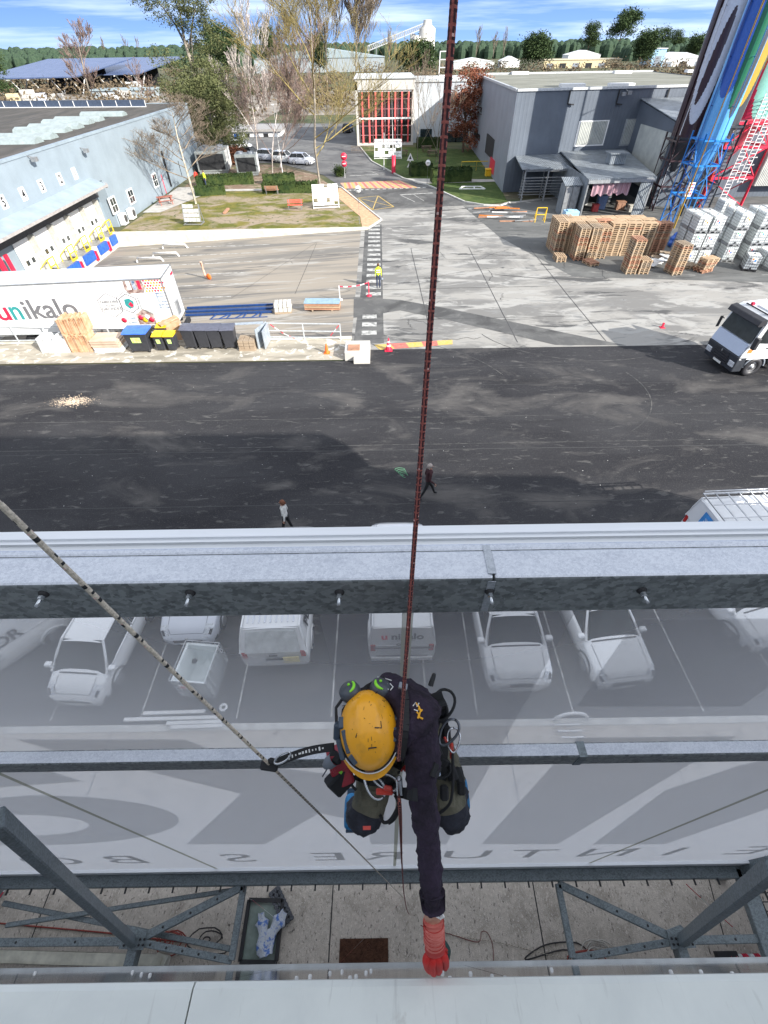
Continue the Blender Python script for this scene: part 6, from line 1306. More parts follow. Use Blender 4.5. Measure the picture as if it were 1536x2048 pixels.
def vehicle(name, label, cat, loc, rz, sec, gh, paint=None, L0=4.2, W0=1.75, front_text=None, grille=None, van=False, lamp=(.28, .62, .16, .12), wheel=.31, badge=True, group='parked cars behind the banner'):
    """sec: body loft from nose (x=0) to tail (x=-L0); gh: greenhouse (xb0, xr0, xr1, xb1, z_belt, z_roof, w_belt, w_roof)"""
    paint = paint or m_carw; t = thing(name, label, cat, loc, rz, group); v = MB(); rows = loft(sec); v.grid(rows, 0, True); v.add(rows[0], [tuple(range(len(rows[0])))], 0, True); v.add(rows[-1], [tuple(range(len(rows[-1])))[::-1]], 0, True)
    v.build('body', paint, t, bevel=.02)
    def surf(x, q, s_=1, off=.008):                              # a point on the body skin: q runs 0 (sill) .. 7 (centre line)
        i = 0
        while i < len(sec)-2 and sec[i+1][0] > x: i += 1
        f = (sec[i][0]-x)/max(1e-6, sec[i][0]-sec[i+1][0]); k_ = min(6, int(q)); g_ = q-k_
        a_ = rows[i][k_].lerp(rows[i][k_+1], g_); b_ = rows[i+1][k_].lerp(rows[i+1][k_+1], g_); p = a_.lerp(b_, max(0, min(1, f))); d = Vector((0, p.y, (p.z-.5)*1.2)); d = d.normalized() if d.length > 0 else Vector((0, 0, 1)); return Vector((p.x+.3*off, (p.y+d.y*off)*-s_, p.z+abs(d.z)*off))
    v = MB()
    for s_ in (-1, 1): v.tube([surf(x_, 5.0-.3*abs(x_), s_, .002) for x_ in [sec[1][0]-.06+(gh[0]+.1-sec[1][0]+.06)*i/8 for i in range(9)]], .007, 4)
    v.tube([surf(sec[1][0]-.06, 5.0+.28*i, 1, .002) for i in range(7)]+[surf(sec[1][0]-.06, 6.7-.28*i, -1, .002) for i in range(7)], .007, 4); v.tube([surf(gh[0]+.03, 4.9+.3*i, 1, .006) for i in range(7)]+[surf(gh[0]+.03, 6.7-.3*i, -1, .006) for i in range(7)], .022, 5); v.build('bonnet_gap', m_trim, t)
    xb0, xr0, xr1, xb1, zb, zr, wb, wr = gh
    b = [Vector((xb0, -wb, zb)), Vector((xb0, wb, zb)), Vector((xb1, wb, zb)), Vector((xb1, -wb, zb))]; r_ = [Vector((xr0, -wr, zr)), Vector((xr0, wr, zr)), Vector((xr1, wr, zr)), Vector((xr1, -wr, zr))]
    zm = zr-.03
    v = MB(); v.grid([[Vector((x, y*wr*q, zr+.045*(1-y*y)+c-.02)) for y in (-1, -.85, -.4, 0, .4, .85, 1)] for x, q, c in ((xr0+.06, .97, -.02), (xr0-.1, 1, .0), ((xr0+xr1)/2, 1.02, .02), (xr1+.1, 1, 0), (xr1-.05, .97, -.02))], 0, True); v.build('roof', paint, t)
    def q4(nm, a, c, d, e, m): s_ = MB(); s_.prism([a, c, d, e], (d-a).cross(c-a).normalized()*.012); return s_.build(nm, m, t)
    q4('windscreen', b[0].lerp(b[1], .04), b[0].lerp(b[1], .96), r_[0].lerp(r_[1], .96), r_[0].lerp(r_[1], .04), m_cglass)
    side = paint if van else m_cglass
    for i, j_, s_ in ((1, 2, 1), (0, 3, -1)):
        a, c, d, e = b[i], b[j_], r_[j_], r_[i]
        if van: xs = (0, .30, .30, 1)
        q4('side_window', a.lerp(c, .06 if not van else .03), a.lerp(c, .94) if not van else a.lerp(c, .27), e.lerp(d, .96) if not van else e.lerp(d, .2), e.lerp(d, .03), m_cglass)
        if van: q4('side_panel', a.lerp(c, .28), c, d, e.lerp(d, .21), paint)
    q4('rear_panel' if van else 'rear_window', b[3], b[2], r_[2], r_[3], paint if van else m_cglass)
    v = MB()
    for i, j_ in ((0, 0), (1, 1), (2, 2), (3, 3)): v.tube([b[i], b[i].lerp(r_[j_], .5)+Vector((0, (1 if b[i].y > 0 else -1)*.015, 0)), r_[j_]], .038, 6)
    for i, j_ in ((0, 3), (1, 2)): v.tube([r_[i], r_[j_]], .035, 6); v.tube([b[i], b[j_]], .03, 6)
    if not van: f = .5; v.tube([b[1].lerp(b[2], f), r_[1].lerp(r_[2], f)], .03, 6); v.tube([b[0].lerp(b[3], f), r_[0].lerp(r_[3], f)], .03, 6)
    v.build('pillar', paint, t)
    for x in (-.80, -L0+.85):
        for s_ in (-1, 1):
            w_ = MB(); y = s_*(W0/2-.20); w_.lathe([(.001, 0), (wheel*.62, .0), (wheel*.95, .02), (wheel, .06), (wheel, .18), (.001, .21)], (x, y, wheel), 22, axis=(0, s_, 0)); wo = w_.build('wheel', m_trim, t)
            w_ = MB(); w_.lathe([(wheel*.62, .19), (wheel*.6, .212), (wheel*.1, .218), (.001, .22)], (x, y, wheel), 10, axis=(0, s_, 0), smooth=False); w_.build('rim', m_alloy, wo)
            w_ = MB(); w_.tube([(x+(wheel+.04)*math.cos(a), s_*W0/2*1.0, wheel+(wheel+.04)*math.sin(a)) for a in [math.pi*q/10 for q in range(11)]], .03, 6); w_.build('wheel_arch', m_trim if not van else paint, t)
    ly, lz, lw, lh = lamp; x0 = sec[0][0]
    for s_ in (-1, 1):
        v = MB(); hx = (-.035, -.13, -.25, -.38); v.grid([[surf(x_, q_+.5*k_, s_, .014) for q_ in (3.4, 3.9, 4.4, 4.85)] for k_, x_ in zip((0, .0, .1, .45), hx)], 0); v.build('headlight', m_lamp, t)
        v = MB(); v.grid([[surf(x_, q_, s_, .018) for q_ in (3.7, 4.0, 4.3)] for x_ in (-.10, -.17, -.24)], 0); v.build('lamp_reflector', m_trim, t)
        v = MB(); v.grid([[surf(x_, q_, s_, .012) for q_ in (1.0, 1.5, 2.0)] for x_ in (-.02, -.12, -.25)], 0); v.build('air_intake', m_trim, t)
        v = MB(); xm = xb0-.12; v.box(xm-.1, xm+.06, s_*(wb+.12)-.1, s_*(wb+.12)+.1, zb+.02, zb+.17); v.build('mirror', paint, t, bevel=.03)
        v = MB(); v.box(-L0-.015, -L0+.12, s_*(W0/2-.14)-.08, s_*(W0/2-.14)+.08, .75 if not van else .8, 1.0 if not van else 1.15); v.build('tail_light', m_tail, t, bevel=.02)
    v = MB(); gz0, gz1, gw = grille or (.42, .58, .45); v.box(x0-.08, x0+.012, -gw, gw, gz0, gz1); v.box(x0-.08, x0+.012, -gw*1.1, gw*1.1, .22, .34); v.build('grille', m_trim, t, bevel=.02)
    v = MB(); v.box(x0+.012, x0+.022, -.26, .26, .33, .44); v.build('number_plate', m_plate, t)
    if badge: v = MB(); v.lathe([(.045, 0), (.045, .012), (.001, .014)], (x0-.0, 0, gz1+.07), 12, axis=(1, 0, .4)); v.build('badge', m_alloy, t)
    v = MB(); v.tube([(sec[2][0] if len(sec) > 2 else -.5, -W0*.30, sec[2][4]-.015), (xb0+.05, -W0*.34, zb+.0)], .008, 4); v.tube([(sec[2][0], W0*.30, sec[2][4]-.015), (xb0+.05, W0*.34, zb+.0)], .008, 4); v.build('bonnet_crease', paint, t)
    return t
R_ = -math.pi/2
hatch = lambda w_=.85: [(0, w_*.62, .25, .55, .60, .5), (-.06, w_*.85, .2, .62, .70, .6), (-.28, w_*.96, .18, .78, .86, .65), (-.7, w_, .18, .88, .98, .6), (-1.3, w_, .18, .93, 1.02, .6), (-3.2, w_, .18, .95, 1.0, .6), (-3.75, w_*.97, .22, .92, 1.0, .6), (-3.85, w_*.85, .3, .85, .9, .6)]
vehicle('parked_car', 'small white hatchback with a tall windscreen, leftmost car behind the banner', 'car', (-8.62, 4.92, 0), R_-.07, hatch(.84), (-.66, -1.36, -3.3, -3.75, .92, 1.5, .80, .60), L0=3.85, W0=1.68, lamp=(.30, .68, .13, .10))
vehicle('parked_car', 'silvery hatchback mostly hidden by the top beam above the open caged tank', 'car', (-6.0, 6.7, 0), R_+.03, hatch(.88), (-1.0, -1.75, -3.5, -3.9, .92, 1.48, .82, .62), paint=m_cars, L0=4.05, W0=1.76)
suv = [(0, .62, .28, .66, .72, .6), (-.05, .85, .24, .74, .84, .65), (-.30, .93, .22, .88, .98, .72), (-1.15, .96, .22, 1.0, 1.10, .7), (-1.5, .96, .22, 1.02, 1.1, .6), (-3.6, .96, .22, 1.04, 1.1, .6), (-4.35, .92, .26, 1.0, 1.06, .6), (-4.45, .8, .35, .9, 1.0, .6)]
vehicle('parked_car', 'white compact off-roader with twin grille openings, right of the hanging worker', 'car', (3.72, 5.12, 0), R_+.02, suv, (-1.02, -1.72, -3.9, -4.3, 1.04, 1.56, .86, .66), L0=4.45, W0=1.82, grille=(.55, .76, .32), lamp=(.27, .74, .17, .09), wheel=.35)
coupe = [(0, .55, .24, .50, .56, .6), (-.07, .80, .18, .60, .68, .65), (-.35, .90, .16, .72, .82, .72), (-1.2, .92, .16, .86, .94, .7), (-1.6, .92, .16, .90, .96, .6), (-3.6, .92, .16, .92, .97, .6), (-4.4, .88, .22, .92, .98, .6), (-4.6, .75, .3, .8, .88, .6)]
vehicle('parked_car', 'long nosed white saloon with a wide low grille, rightmost whole car behind the banner', 'car', (6.75, 5.18, 0), R_+.10, coupe, (-1.20, -1.95, -3.6, -4.35, .90, 1.40, .82, .60), L0=4.6, W0=1.80, grille=(.42, .62, .48), lamp=(.25, .62, .20, .08), wheel=.33)
vehicle('parked_car', 'white car cut off by the right edge behind the banner', 'car', (11.6, 6.3, 0), R_+.25, hatch(.88), (-1.0, -1.75, -3.5, -3.9, .92, 1.48, .82, .62), L0=4.05, W0=1.76)
vansec = lambda h_=.95: [(0, .72, .28, .70, .78, .6), (-.06, .90, .24, .82, .92, .7), (-.30, .97, .22, .96, 1.06, .75), (-.95, .98, .22, 1.08, 1.16, .7), (-1.2, .98, .22, 1.1, 1.14, .7), (-4.9, .98, .22, 1.1, 1.14, .7), (-5.0, .96, .30, 1.05, 1.1, .7)]
vn = vehicle('parked_van', 'white van seen from behind, red and grey word on its rear doors', 'van', (.46, 11.15, 0), math.pi/2-.0, vansec(), (-.85, -1.6, -4.85, -4.98, 1.1, 1.93, .93, .82), L0=5.0, W0=1.96, van=True, wheel=.34)
v = MB(); xr = -5.02
text(v, 'u', (xr-.01, .50, 1.52), (0, -1, 0), (.10, 0, 1), .38, 0, bold=.012); text(v, 'nikalo', (xr-.01, -.14, 1.52), (0, -1, 0), (.10, 0, 1), .38, 1, bold=.012)
text(v, 'PEINTURES', (xr-.012, -.1, 1.42), (0, -1, 0), (0, 0, 1), .08, 1, spacing=1.3); text(v, 'OSO', (xr-.03, 0, 1.20), (0, -1, 0), (0, 0, 1), .16, 1, bold=.01)
v.box(xr-.035, xr-.03, -.80, .80, 1.02, 1.09, 1); v.box(xr-.03, xr-.02, -.75, .75, .55, .60, 1); v.box(xr-.03, xr-.02, -.26, .26, .45, .54, 2); text(v, 'BK-127-PL', (xr-.032, .35, .47), (0, -1, 0), (0, 0, 1), .10, 1) 
v.build('rear_lettering', [m_red, M('grey_letters'), m_plate], vn)
v = MB(); v.bar((xr-.02, 0, .6), (xr-.02, 0, 1.9), .015, .03); v.box(xr-.06, xr, -.9, .9, .35, .50); v.build('rear_bumper', m_plate, vn)
pv = vehicle('parked_van', 'white van seen from behind with a ribbed roof and dark lettering on the rear window', 'van', (-3.35, 11.0, 0), math.pi/2+.03, vansec(), (-.85, -1.6, -4.6, -5.0, 1.12, 1.82, .92, .80), L0=5.0, W0=1.94, van=True, wheel=.34)
v = MB()
for i in range(9): v.bar((-1.8, -.64+i*.16, 1.875), (-4.5, -.64+i*.16, 1.875), .03, .02)
v.build('roof_rib', m_cars, pv); v = MB(); xr = -5.04; v.prism([(-5.03, -.78, 1.16), (-5.03, .78, 1.16), (-4.68, .70, 1.74), (-4.68, -.70, 1.74)], (-.015, 0, 0)); v.build('rear_window', M('pale_window_film', (.48, .50, .50), rough=.3), pv)
v = MB(); text(v, 'PLAFONDECOR', (-4.90, 0, 1.38), (0, -1, 0), (.35, 0, .58), .22, wid=1.32, bold=.01); v.box(xr-.02, xr-.01, -.26, .26, .72, .82); v.box(xr-.04, xr-.02, -.70, -.25, .58, .92, 1); v.box(xr-.04, xr-.02, -.12, .12, 1.0, 1.06, 0); v.build('rear_lettering', [m_trim, M('pale_yellow_sticker', (.72, .62, .30))], pv)
v = MB(); text(v, 'PLAFOND', (-3.4, -.96, 1.32), (1, 0, 0), (0, .3, 1), .40, bold=.02, wid=1.9); v.build('side_lettering', m_trim, pv)
wv = vehicle('parked_van', 'white van with dark side lettering, cut off by the left edge', 'van', (-13.8, 4.7, 0), R_-.75, vansec(), (-.85, -1.6, -4.85, -4.98, 1.1, 1.95, .93, .82), L0=5.0, W0=1.96, van=True, wheel=.34)
v = MB(); text(v, 'NDECOR', (-2.6, 1.0, 1.15), (-1, 0, 0), (0, -.12, 1), .5, bold=.01); text(v, 'Plafonds', (-2.6, 1.0, .85), (-1, 0, 0), (0, 0, 1), .18); text(v, 'Cloisons', (-2.6, 1.0, .65), (-1, 0, 0), (0, 0, 1), .18); v.build('side_lettering', m_trim, wv)
rv = vehicle('parked_van', 'white van with a chrome roof rack and blue sticker above the top beam', 'van', (11.9, 7.3, 0), R_+.12, vansec(), (-.85, -1.6, -4.9, -5.0, 1.1, 2.0, .95, .86), L0=5.0, W0=2.0, van=True, wheel=.34)
rv.location = (15.95, 10.35, 0); rv.rotation_euler = (0, 0, .04)
v = MB()
for s_ in (-.85, .85): v.bar((-1.7, s_, 2.22), (-5.0, s_, 2.22), .05); v.bar((-1.7, s_, 2.34), (-5.0, s_, 2.34), .03)
for i in range(9): v.bar((-1.7-i*.41, -.85, 2.22), (-1.7-i*.41, .85, 2.22), .035)
for s_ in (-.3, .3): v.bar((-1.7, s_, 2.23), (-5.0, s_, 2.23), .025)
v.build('roof_rack', m_alloy, rv); v = MB(); v.prism([(-5.02, .35, 1.25), (-5.02, -.45, 1.25), (-4.97, -.45, 1.85), (-4.97, .35, 1.85)], (-.012, 0, 0)); v.build('blue_sticker', m_lbl, rv)
v = MB(); [text(v, s_, (-5.045, -.05, 1.66-i*.13), (0, -1, 0), (0, 0, 1), .12) for i, s_ in enumerate(('SERVICE', 'TOITURE', 'BARDAGE'))]; v.build('sticker_lettering', m_wht, rv)

# distant cars on the car park behind the olive tree
for i, (px, py, c_, lb) in enumerate(((522, 318, m_trim, 'dark estate car parked behind the birches'), (560, 322, m_cars, 'silver car parked under the olive tree, left one'), (592, 326, m_carw, 'white and blue car parked under the olive tree'), (628, 330, m_cars, 'silver car parked nearest the red sign post'), (505, 300, m_carw, 'white car at the back of the small car park'), (700, 262, m_trim, 'dark car parked beside the office corner'), (448, 300, m_carw, 'white car half hidden by the tall evergreen'))):
    g_ = G(px, py); cc = vehicle('parked_car', lb, 'car', (g_.x, g_.y, 0), (-.4, -.3, -.35, -.3, 0, 1.4, .1)[i], hatch(.86), (-.95, -1.6, -3.4, -3.8, .92, 1.45, .80, .62), paint=c_, L0=3.85, W0=1.7, group='cars parked behind the olive tree')
# ------------------------------------------------------------------ lorry
tk = thing('lorry', 'white lorry with a black sun visor and dark grille at the right edge', 'lorry', (18.95, 23.55, 0), math.pi+.14)
m_cab = M('cab_white', (.76, .78, .80), rough=.25, coat=.6, var=.02); m_cabp = M('cab_grey_panel', (.45, .52, .66), rough=.3, coat=.5, var=.02)
v = MB(); W2 = 1.2
v.prism([(-.02, -W2, 1.35), (-.28, -W2, 2.0), (-.42, -W2, 2.95), (-.8, -W2, 3.15), (-2.2, -W2, 3.2), (-2.2, -W2, 1.0), (-.02, -W2, 1.05)][::1], (0, 2*W2, 0)); v.build('cab', m_cab, tk, bevel=.06, seg=2)
v = MB(); v.hexa([(.03, -W2*.97, .34), (.03, W2*.97, .34), (-.5, W2*1.0, .34), (-.5, -W2*1.0, .34)], [(.08, -W2*1.0, 1.22), (.08, W2*1.0, 1.22), (-.45, W2*1.01, 1.18), (-.45, -W2*1.01, 1.18)]); v.build('bumper', M('cab_dark', (.035, .04, .05), rough=.45), tk, bevel=.05, seg=2)
v = MB(); v.prism([(.055, -W2*.93, 1.24), (.055, W2*.93, 1.24), (-.13, W2*.95, 1.88), (-.13, -W2*.95, 1.88)], (-.05, 0, 0)); v.build('front_panel', m_cabp, tk, bevel=.01)
v = MB(); v.prism([(-.15, -W2*.93, 1.92), (-.15, W2*.93, 1.92), (-.40, W2*.88, 2.84), (-.40, -W2*.88, 2.84)], (-.06, 0, 0)); v.build('windscreen', m_cglass, tk, bevel=.01)
v = MB(); v.prism([(-.12, -W2*.95, 2.80), (-.02, -W2*.95, 2.84), (-.10, -W2*.95, 3.08), (-.42, -W2*.95, 3.16), (-.48, -W2*.95, 2.86)], (0, W2*1.9, 0)); v.build('sun_visor', m_trim, tk, bevel=.03)
v = MB()
for i in range(5): v.box(.06, .10, -.62+.02*i, .62-.02*i, .55+i*.13, .62+i*.13)
v.build('grille', m_trim, tk); v = MB(); v.prism([(.11, 0, 1.0), (.11, .06, 1.09), (.11, 0, 1.18), (.11, -.06, 1.09)], (.01, 0, 0)); v.build('badge', m_alloy, tk)
v = MB(); v.box(.07, .09, -.3, .3, .40, .52); v.build('number_plate', m_plate, tk)
for s_ in (-1, 1):
    v = MB(); v.box(-.02, .095, s_*.92-.2, s_*.92+.2, .58, .88); v.build('headlight', m_lamp, tk, bevel=.03)
    v = MB(); v.box(-.30, -.10, s_*(W2+.14)-.06, s_*(W2+.14)+.14*s_+.06, 1.75, 2.35); v.bar((-.2, s_*W2, 2.3), (-.2, s_*(W2+.15), 2.3), .05); v.build('mirror', m_trim, tk, bevel=.03)
    y = s_*(W2+.003); v = MB(); v.prism([(-.52, y, 1.95), (-1.45, y, 1.85), (-1.50, y, 2.75), (-.60, y, 2.78)], (0, -s_*.02+s_*.03, 0)); v.build('side_window', m_cglass, tk)
    v = MB(); v.prism([(-.46, y, 1.1), (-1.56, y, 1.1), (-1.56, y, 2.9), (-.55, y, 2.9)], (0, s_*.008, 0)); d = v.build('door', m_cab, tk, bevel=.01); v = MB(); v.box(-1.45, -1.25, y, y+s_*.04, 1.6, 1.66); v.build('handle', m_trim, d)
    for x in (-1.15, -4.6, -5.9):
        w_ = MB(); yy = s_*(W2-.32); w_.lathe([(.001, 0), (.36, 0), (.50, .03), (.52, .08), (.52, .24), (.49, .30), (.30, .30), (.28, .24), (.001, .22)], (x, yy, .52), 28, axis=(0, s_, 0)); wo = w_.build('wheel', m_trim, tk)
        w_ = MB(); w_.lathe([(.29, .235), (.28, .25), (.20, .23), (.12, .24), (.11, .31), (.001, .32)], (x, yy, .52), 20, axis=(0, s_, 0)); w_.build('rim', m_alloy, wo)
        w_ = MB(); w_.tube([(x+.62*math.cos(a), s_*(W2-.05), .52+.62*math.sin(a)) for a in [math.pi*(.03+.94*q/12) for q in range(13)]], .05, 6); w_.build('mudguard', m_mgrey, tk)
v = MB(); v.box(-7.5, -2.2, -.45, -.3, .75, 1.0); v.box(-7.5, -2.2, .3, .45, .75, 1.0)
for x in (-2.6, -3.6, -5.2, -6.8): v.box(x, x+.12, -1.1, 1.1, .78, .95)
v.build('chassis', m_trim, tk)
v = MB(); v.tube([(-2.35, 1.05, .65), (-3.4, 1.05, .65)], .28, 14); v.tube([(-2.35, -1.0, .65), (-3.3, -1.0, .65)], .28, 14); v.build('fuel_tank', m_alloy, tk)
v = MB(); v.prism([(-2.6, -1.2, 1.3), (-2.6, 1.2, 1.3), (-2.9, 1.2, 3.4), (-2.9, -1.2, 3.4)], (-.06, 0, 0)); v.box(-7.4, -2.9, -1.2, 1.2, 1.05, 1.3); v.build('load_bed', m_cab, tk)
v = MB(); v.box(-.95, -1.3, -.5, -.35, 3.2, 3.28, 0) if False else None
v = MB(); v.bar((-.75, -.9, 3.2), (-.75, .9, 3.2), .05, .05, 0); v.box(-1.0, -.86, -.75, -.6, 3.18, 3.30, 1); v.box(-1.0, -.86, .6, .75, 3.18, 3.30, 1); v.box(-1.9, -1.1, -.5, .5, 3.17, 3.24, 2); v.build('roof_fittings', [m_trim, m_red, m_cab], tk)
v = MB(); v.box(-.50, -.24, W2+.004, W2+.012, 1.42, 1.64); v.build('orange_sticker', m_org, tk)
# ------------------------------------------------------------------ people
m_skin = M('skin', (.50, .27, .19), rough=.55, var=.05); m_navy = M('navy_sweater', (.020, .013, .026), rough=.95, var=.35, scale=14, bump=.5, bscale=60); m_olive = M('olive_work_trousers', (.105, .10, .072), rough=.95, var=.3, scale=9, bump=.4, bscale=50)
m_knee = M('dark_knee_cloth', (.022, .024, .034), rough=.9, var=.4, scale=12, bump=.3); m_glove = M('red_glove', (.48, .015, .012), rough=.6, var=.18, scale=9); m_gloved = M('glove_cuff', (.55, .10, .08), rough=.85, col2=(.66, .22, .18), scale=1, stretch=(1, 140, 140)); m_shoe = M('blue_shoe', (.02, .16, .34), rough=.6, var=.3, scale=15)
m_helm = M('yellow_helmet', (.84, .38, .008), rough=.42, col2=(.50, .25, .03), scale=9, thr=(.52, .74), coat=.3); m_web = M('black_webbing', (.015, .016, .018), rough=.8); m_lime = M('lime_plastic', (.25, .70, .04), rough=.4); m_gplas = M('grey_plastic', (.16, .18, .21), rough=.45); m_dirt = M('helmet_scuff', (.12, .08, .03), rough=.9)
V3 = Vector
def limb(*p): return p
org = D(800, 1460, 2.1)
P = [D(815, 1462, 2.16), D(810, 1442, 2.00), D(797, 1432, 1.82), D(786, 1428, 1.70), D(768, 1420, 1.70), D(750, 1440, 1.72), D(740, 1465, 1.74), D(744, 1500, 1.75),     # 0-7 pelvis..head, chin
     D(846, 1448, 1.66), D(852, 1650, 1.665), D(867, 1815, 1.62), D(868, 1852, 1.62),                                                            # 8-11 left arm
     D(706, 1462, 1.74), D(712, 1520, 2.02), D(792, 1478, 2.30),                                                                               # 12-14 right arm
     D(862, 1462, 2.15), D(900, 1614, 1.99), D(908, 1640, 1.97), D(914, 1612, 2.27), D(920, 1578, 2.44),                                         # 15-19 left leg
     D(768, 1468, 2.15), D(735, 1618, 1.99), D(725, 1644, 1.97), D(714, 1622, 2.27), D(706, 1606, 2.44),                                         # 20-24 right leg
     D(843, 1545, 1.665), D(882, 1525, 2.08), D(756, 1530, 2.08), D(738, 1402, 1.76)]                                                                              # 25 upper arm, 26/27 mid thigh
RR = [.14, .145, .165, .125, .065, .065, .068, .045, .085, .056, .043, .033, .085, .055, .04, 1.0*.11, .088, .084, .06, .05, .11, .086, .084, .058, .048, .070, .105, .103, .085]
Ed = [(0, 1), (1, 2), (2, 3), (3, 4), (4, 5), (5, 6), (6, 7), (3, 8), (8, 25), (25, 9), (9, 10), (10, 11), (3, 12), (12, 13), (13, 14), (0, 15), (15, 26), (26, 16), (16, 17), (17, 18), (18, 19), (0, 20), (20, 27), (27, 21), (21, 22), (22, 23), (23, 24), (3, 28)]
Sm = [1, 0, 0, 0, 0, 0, 3, 0, 0, 0, 0, 3, 0, 0, 0, 1, 1, 1, 2, 2, 2, 1, 1, 1, 2, 2, 2, 0]
wk = skin('person', P, Ed, RR, [m_navy, m_olive, m_knee, m_skin], Sm, sub=2, roots=[0], org=org)
tag(wk, 'rope access worker in yellow helmet and dark sweater, reaching down with a red glove', 'person')
cr = wk.modifiers.new('folds', 'DISPLACE'); tx = bpy.data.textures.new('folds', 'CLOUDS'); tx.noise_scale = .085; tx.noise_depth = 2; cr.texture = tx; cr.strength = .038; cr.mid_level = .5
c2_ = wk.modifiers.new('sub', 'SUBSURF'); c2_.levels = 1; c2_.render_levels = 1; c3_ = wk.modifiers.new('creases', 'DISPLACE'); t3_ = bpy.data.textures.new('creases', 'CLOUDS'); t3_.noise_type = 'HARD_NOISE'; t3_.noise_scale = .038; t3_.noise_depth = 1; c3_.texture = t3_; c3_.strength = .016; c3_.mid_level = .5
_dg = bpy.context.evaluated_depsgraph_get(); _dg.update(); _nm = bpy.data.meshes.new_from_object(wk.evaluated_get(_dg)); wk.modifiers.clear(); wk.data = _nm
from mathutils.bvhtree import BVHTree
_bv = BVHTree.FromPolygons([v_.co+org for v_ in _nm.vertices], [tuple(p_.vertices) for p_ in _nm.polygons])
def onW(px, py, lift=.004, fb=1.8):
    d_ = ray(px, py).normalized(); h_ = _bv.ray_cast(Vector((0, 0, CH)), d_)
    return (h_[0]-d_*lift) if h_[0] is not None else D(px, py, fb)
def Wk(): return MB(Matrix.Translation(-org))
# glove: palm, four bent fingers, thumb
a = D(868, 1852, 1.62); hb = D(869, 1888, 1.64); pc_ = D(872, 1908, 1.655)
gv = [a, hb, pc_]; ge = [(0, 1), (1, 2)]; gr = [(.034, .034), (.038, .032), (.050, .030)]; gm = [1, 0]
for (kx, ky, ka, mx_, my, ma, tx_, ty, ta, fr_) in ((851, 1918, 1.650, 856, 1936, 1.672, 862, 1943, 1.700, .0150), (864, 1924, 1.648, 866, 1942, 1.668, 868, 1947, 1.700, .0155), (877, 1922, 1.650, 878, 1939, 1.672, 876, 1944, 1.705, .0155), (889, 1914, 1.655, 892, 1929, 1.680, 890, 1936, 1.710, .0140)):
    i = len(gv); gv += [D((kx+872)/2, (ky+1895)/2, 1.652), D(kx, ky, ka), D(mx_, my, ma), D(tx_, ty, ta)]; gr += [(fr_*1.1,)*2, (fr_*1.12,)*2, (fr_,)*2, (fr_*.85,)*2]; ge += [(i, i+1), (i+1, i+2), (i+2, i+3)]; gm += [0, 0, 0]
i = len(gv); gv += [D(884, 1885, 1.66), D(895, 1900, 1.68), D(893, 1916, 1.70), D(885, 1930, 1.715)]; gr += [(.016,)*2, (.015,)*2, (.0135,)*2, (.011,)*2]; ge += [(i, i+1), (i+1, i+2), (i+2, i+3)]; gm += [2, 2, 2]
glv = skin('glove', gv, ge, gr, [m_glove, m_gloved, M('dark_green_palm', (.01, .05, .045))], gm, sub=2, org=org); glv.location = (0, 0, 0); glv.parent = wk
v = Wk(); v.tube([D(866, 1838, 1.62), D(868, 1850, 1.62), D(869, 1866, 1.625), D(868, 1880, 1.635)], [.036, .0375, .0365, .039], 18); q = v.build('glove_cuff', m_gloved, wk)
for i in range(6): v = Wk(); f = i/5; c = D(867+f*2, 1844+f*36, 1.62+.012*f); d = (D(868, 1880, 1.635)-D(866, 1838, 1.62)).normalized(); u, w_ = perp(d); v.tube([c+(u*math.cos(t_)+w_*math.sin(t_))*.0375 for t_ in [6.2832*k_/20 for k_ in range(21)]], .0012, 5); v.build('cuff_rib', m_glove, q)
v = Wk(); c = D(879, 1833, 1.60); v.bar(c, D(886, 1828, 1.59), .02, .003); v.bar(D(868, 1830, 1.585), D(882, 1838, 1.60), .006, .002); v.build('white_tag', m_wht, wk)
v = Wk(); d = (P[10]-P[9]).normalized(); v.tube([P[10]-d*.05, P[10]+d*.004], [.048, .043], 18); v.build('sleeve_cuff', m_navy, wk)
# the other hand, tucked in at the belt
h0 = P[14]; gv = [h0, h0+V3((.02, -.05, -.02)), h0+V3((.03, -.08, -.03))]; ge = [(0, 1), (1, 2)]; gr = [(.03, .03), (.042, .026), (.040, .024)]
for f_ in range(4):
    i = len(gv); b_ = h0+V3((.0+.02*f_, -.09, -.03-.004*f_)); gv += [b_, b_+V3((.002, -.03, -.02)), b_+V3((.004, -.035, -.05+.004*f_))]; gr += [(.013,)*2, (.012,)*2, (.010,)*2]; ge += [(i, i+1), (i+1, i+2)]
i = len(gv); gv += [h0+V3((-.02, -.04, -.02)), h0+V3((-.04, -.07, -.03)), h0+V3((-.03, -.10, -.04))]; gr += [(.014,)*2, (.012,)*2, (.010,)*2]; ge += [(i, i+1), (i+1, i+2)]
g2 = skin('glove', gv, ge, gr, [m_glove], None, sub=1, org=org); g2.location = (0, 0, 0); g2.parent = wk
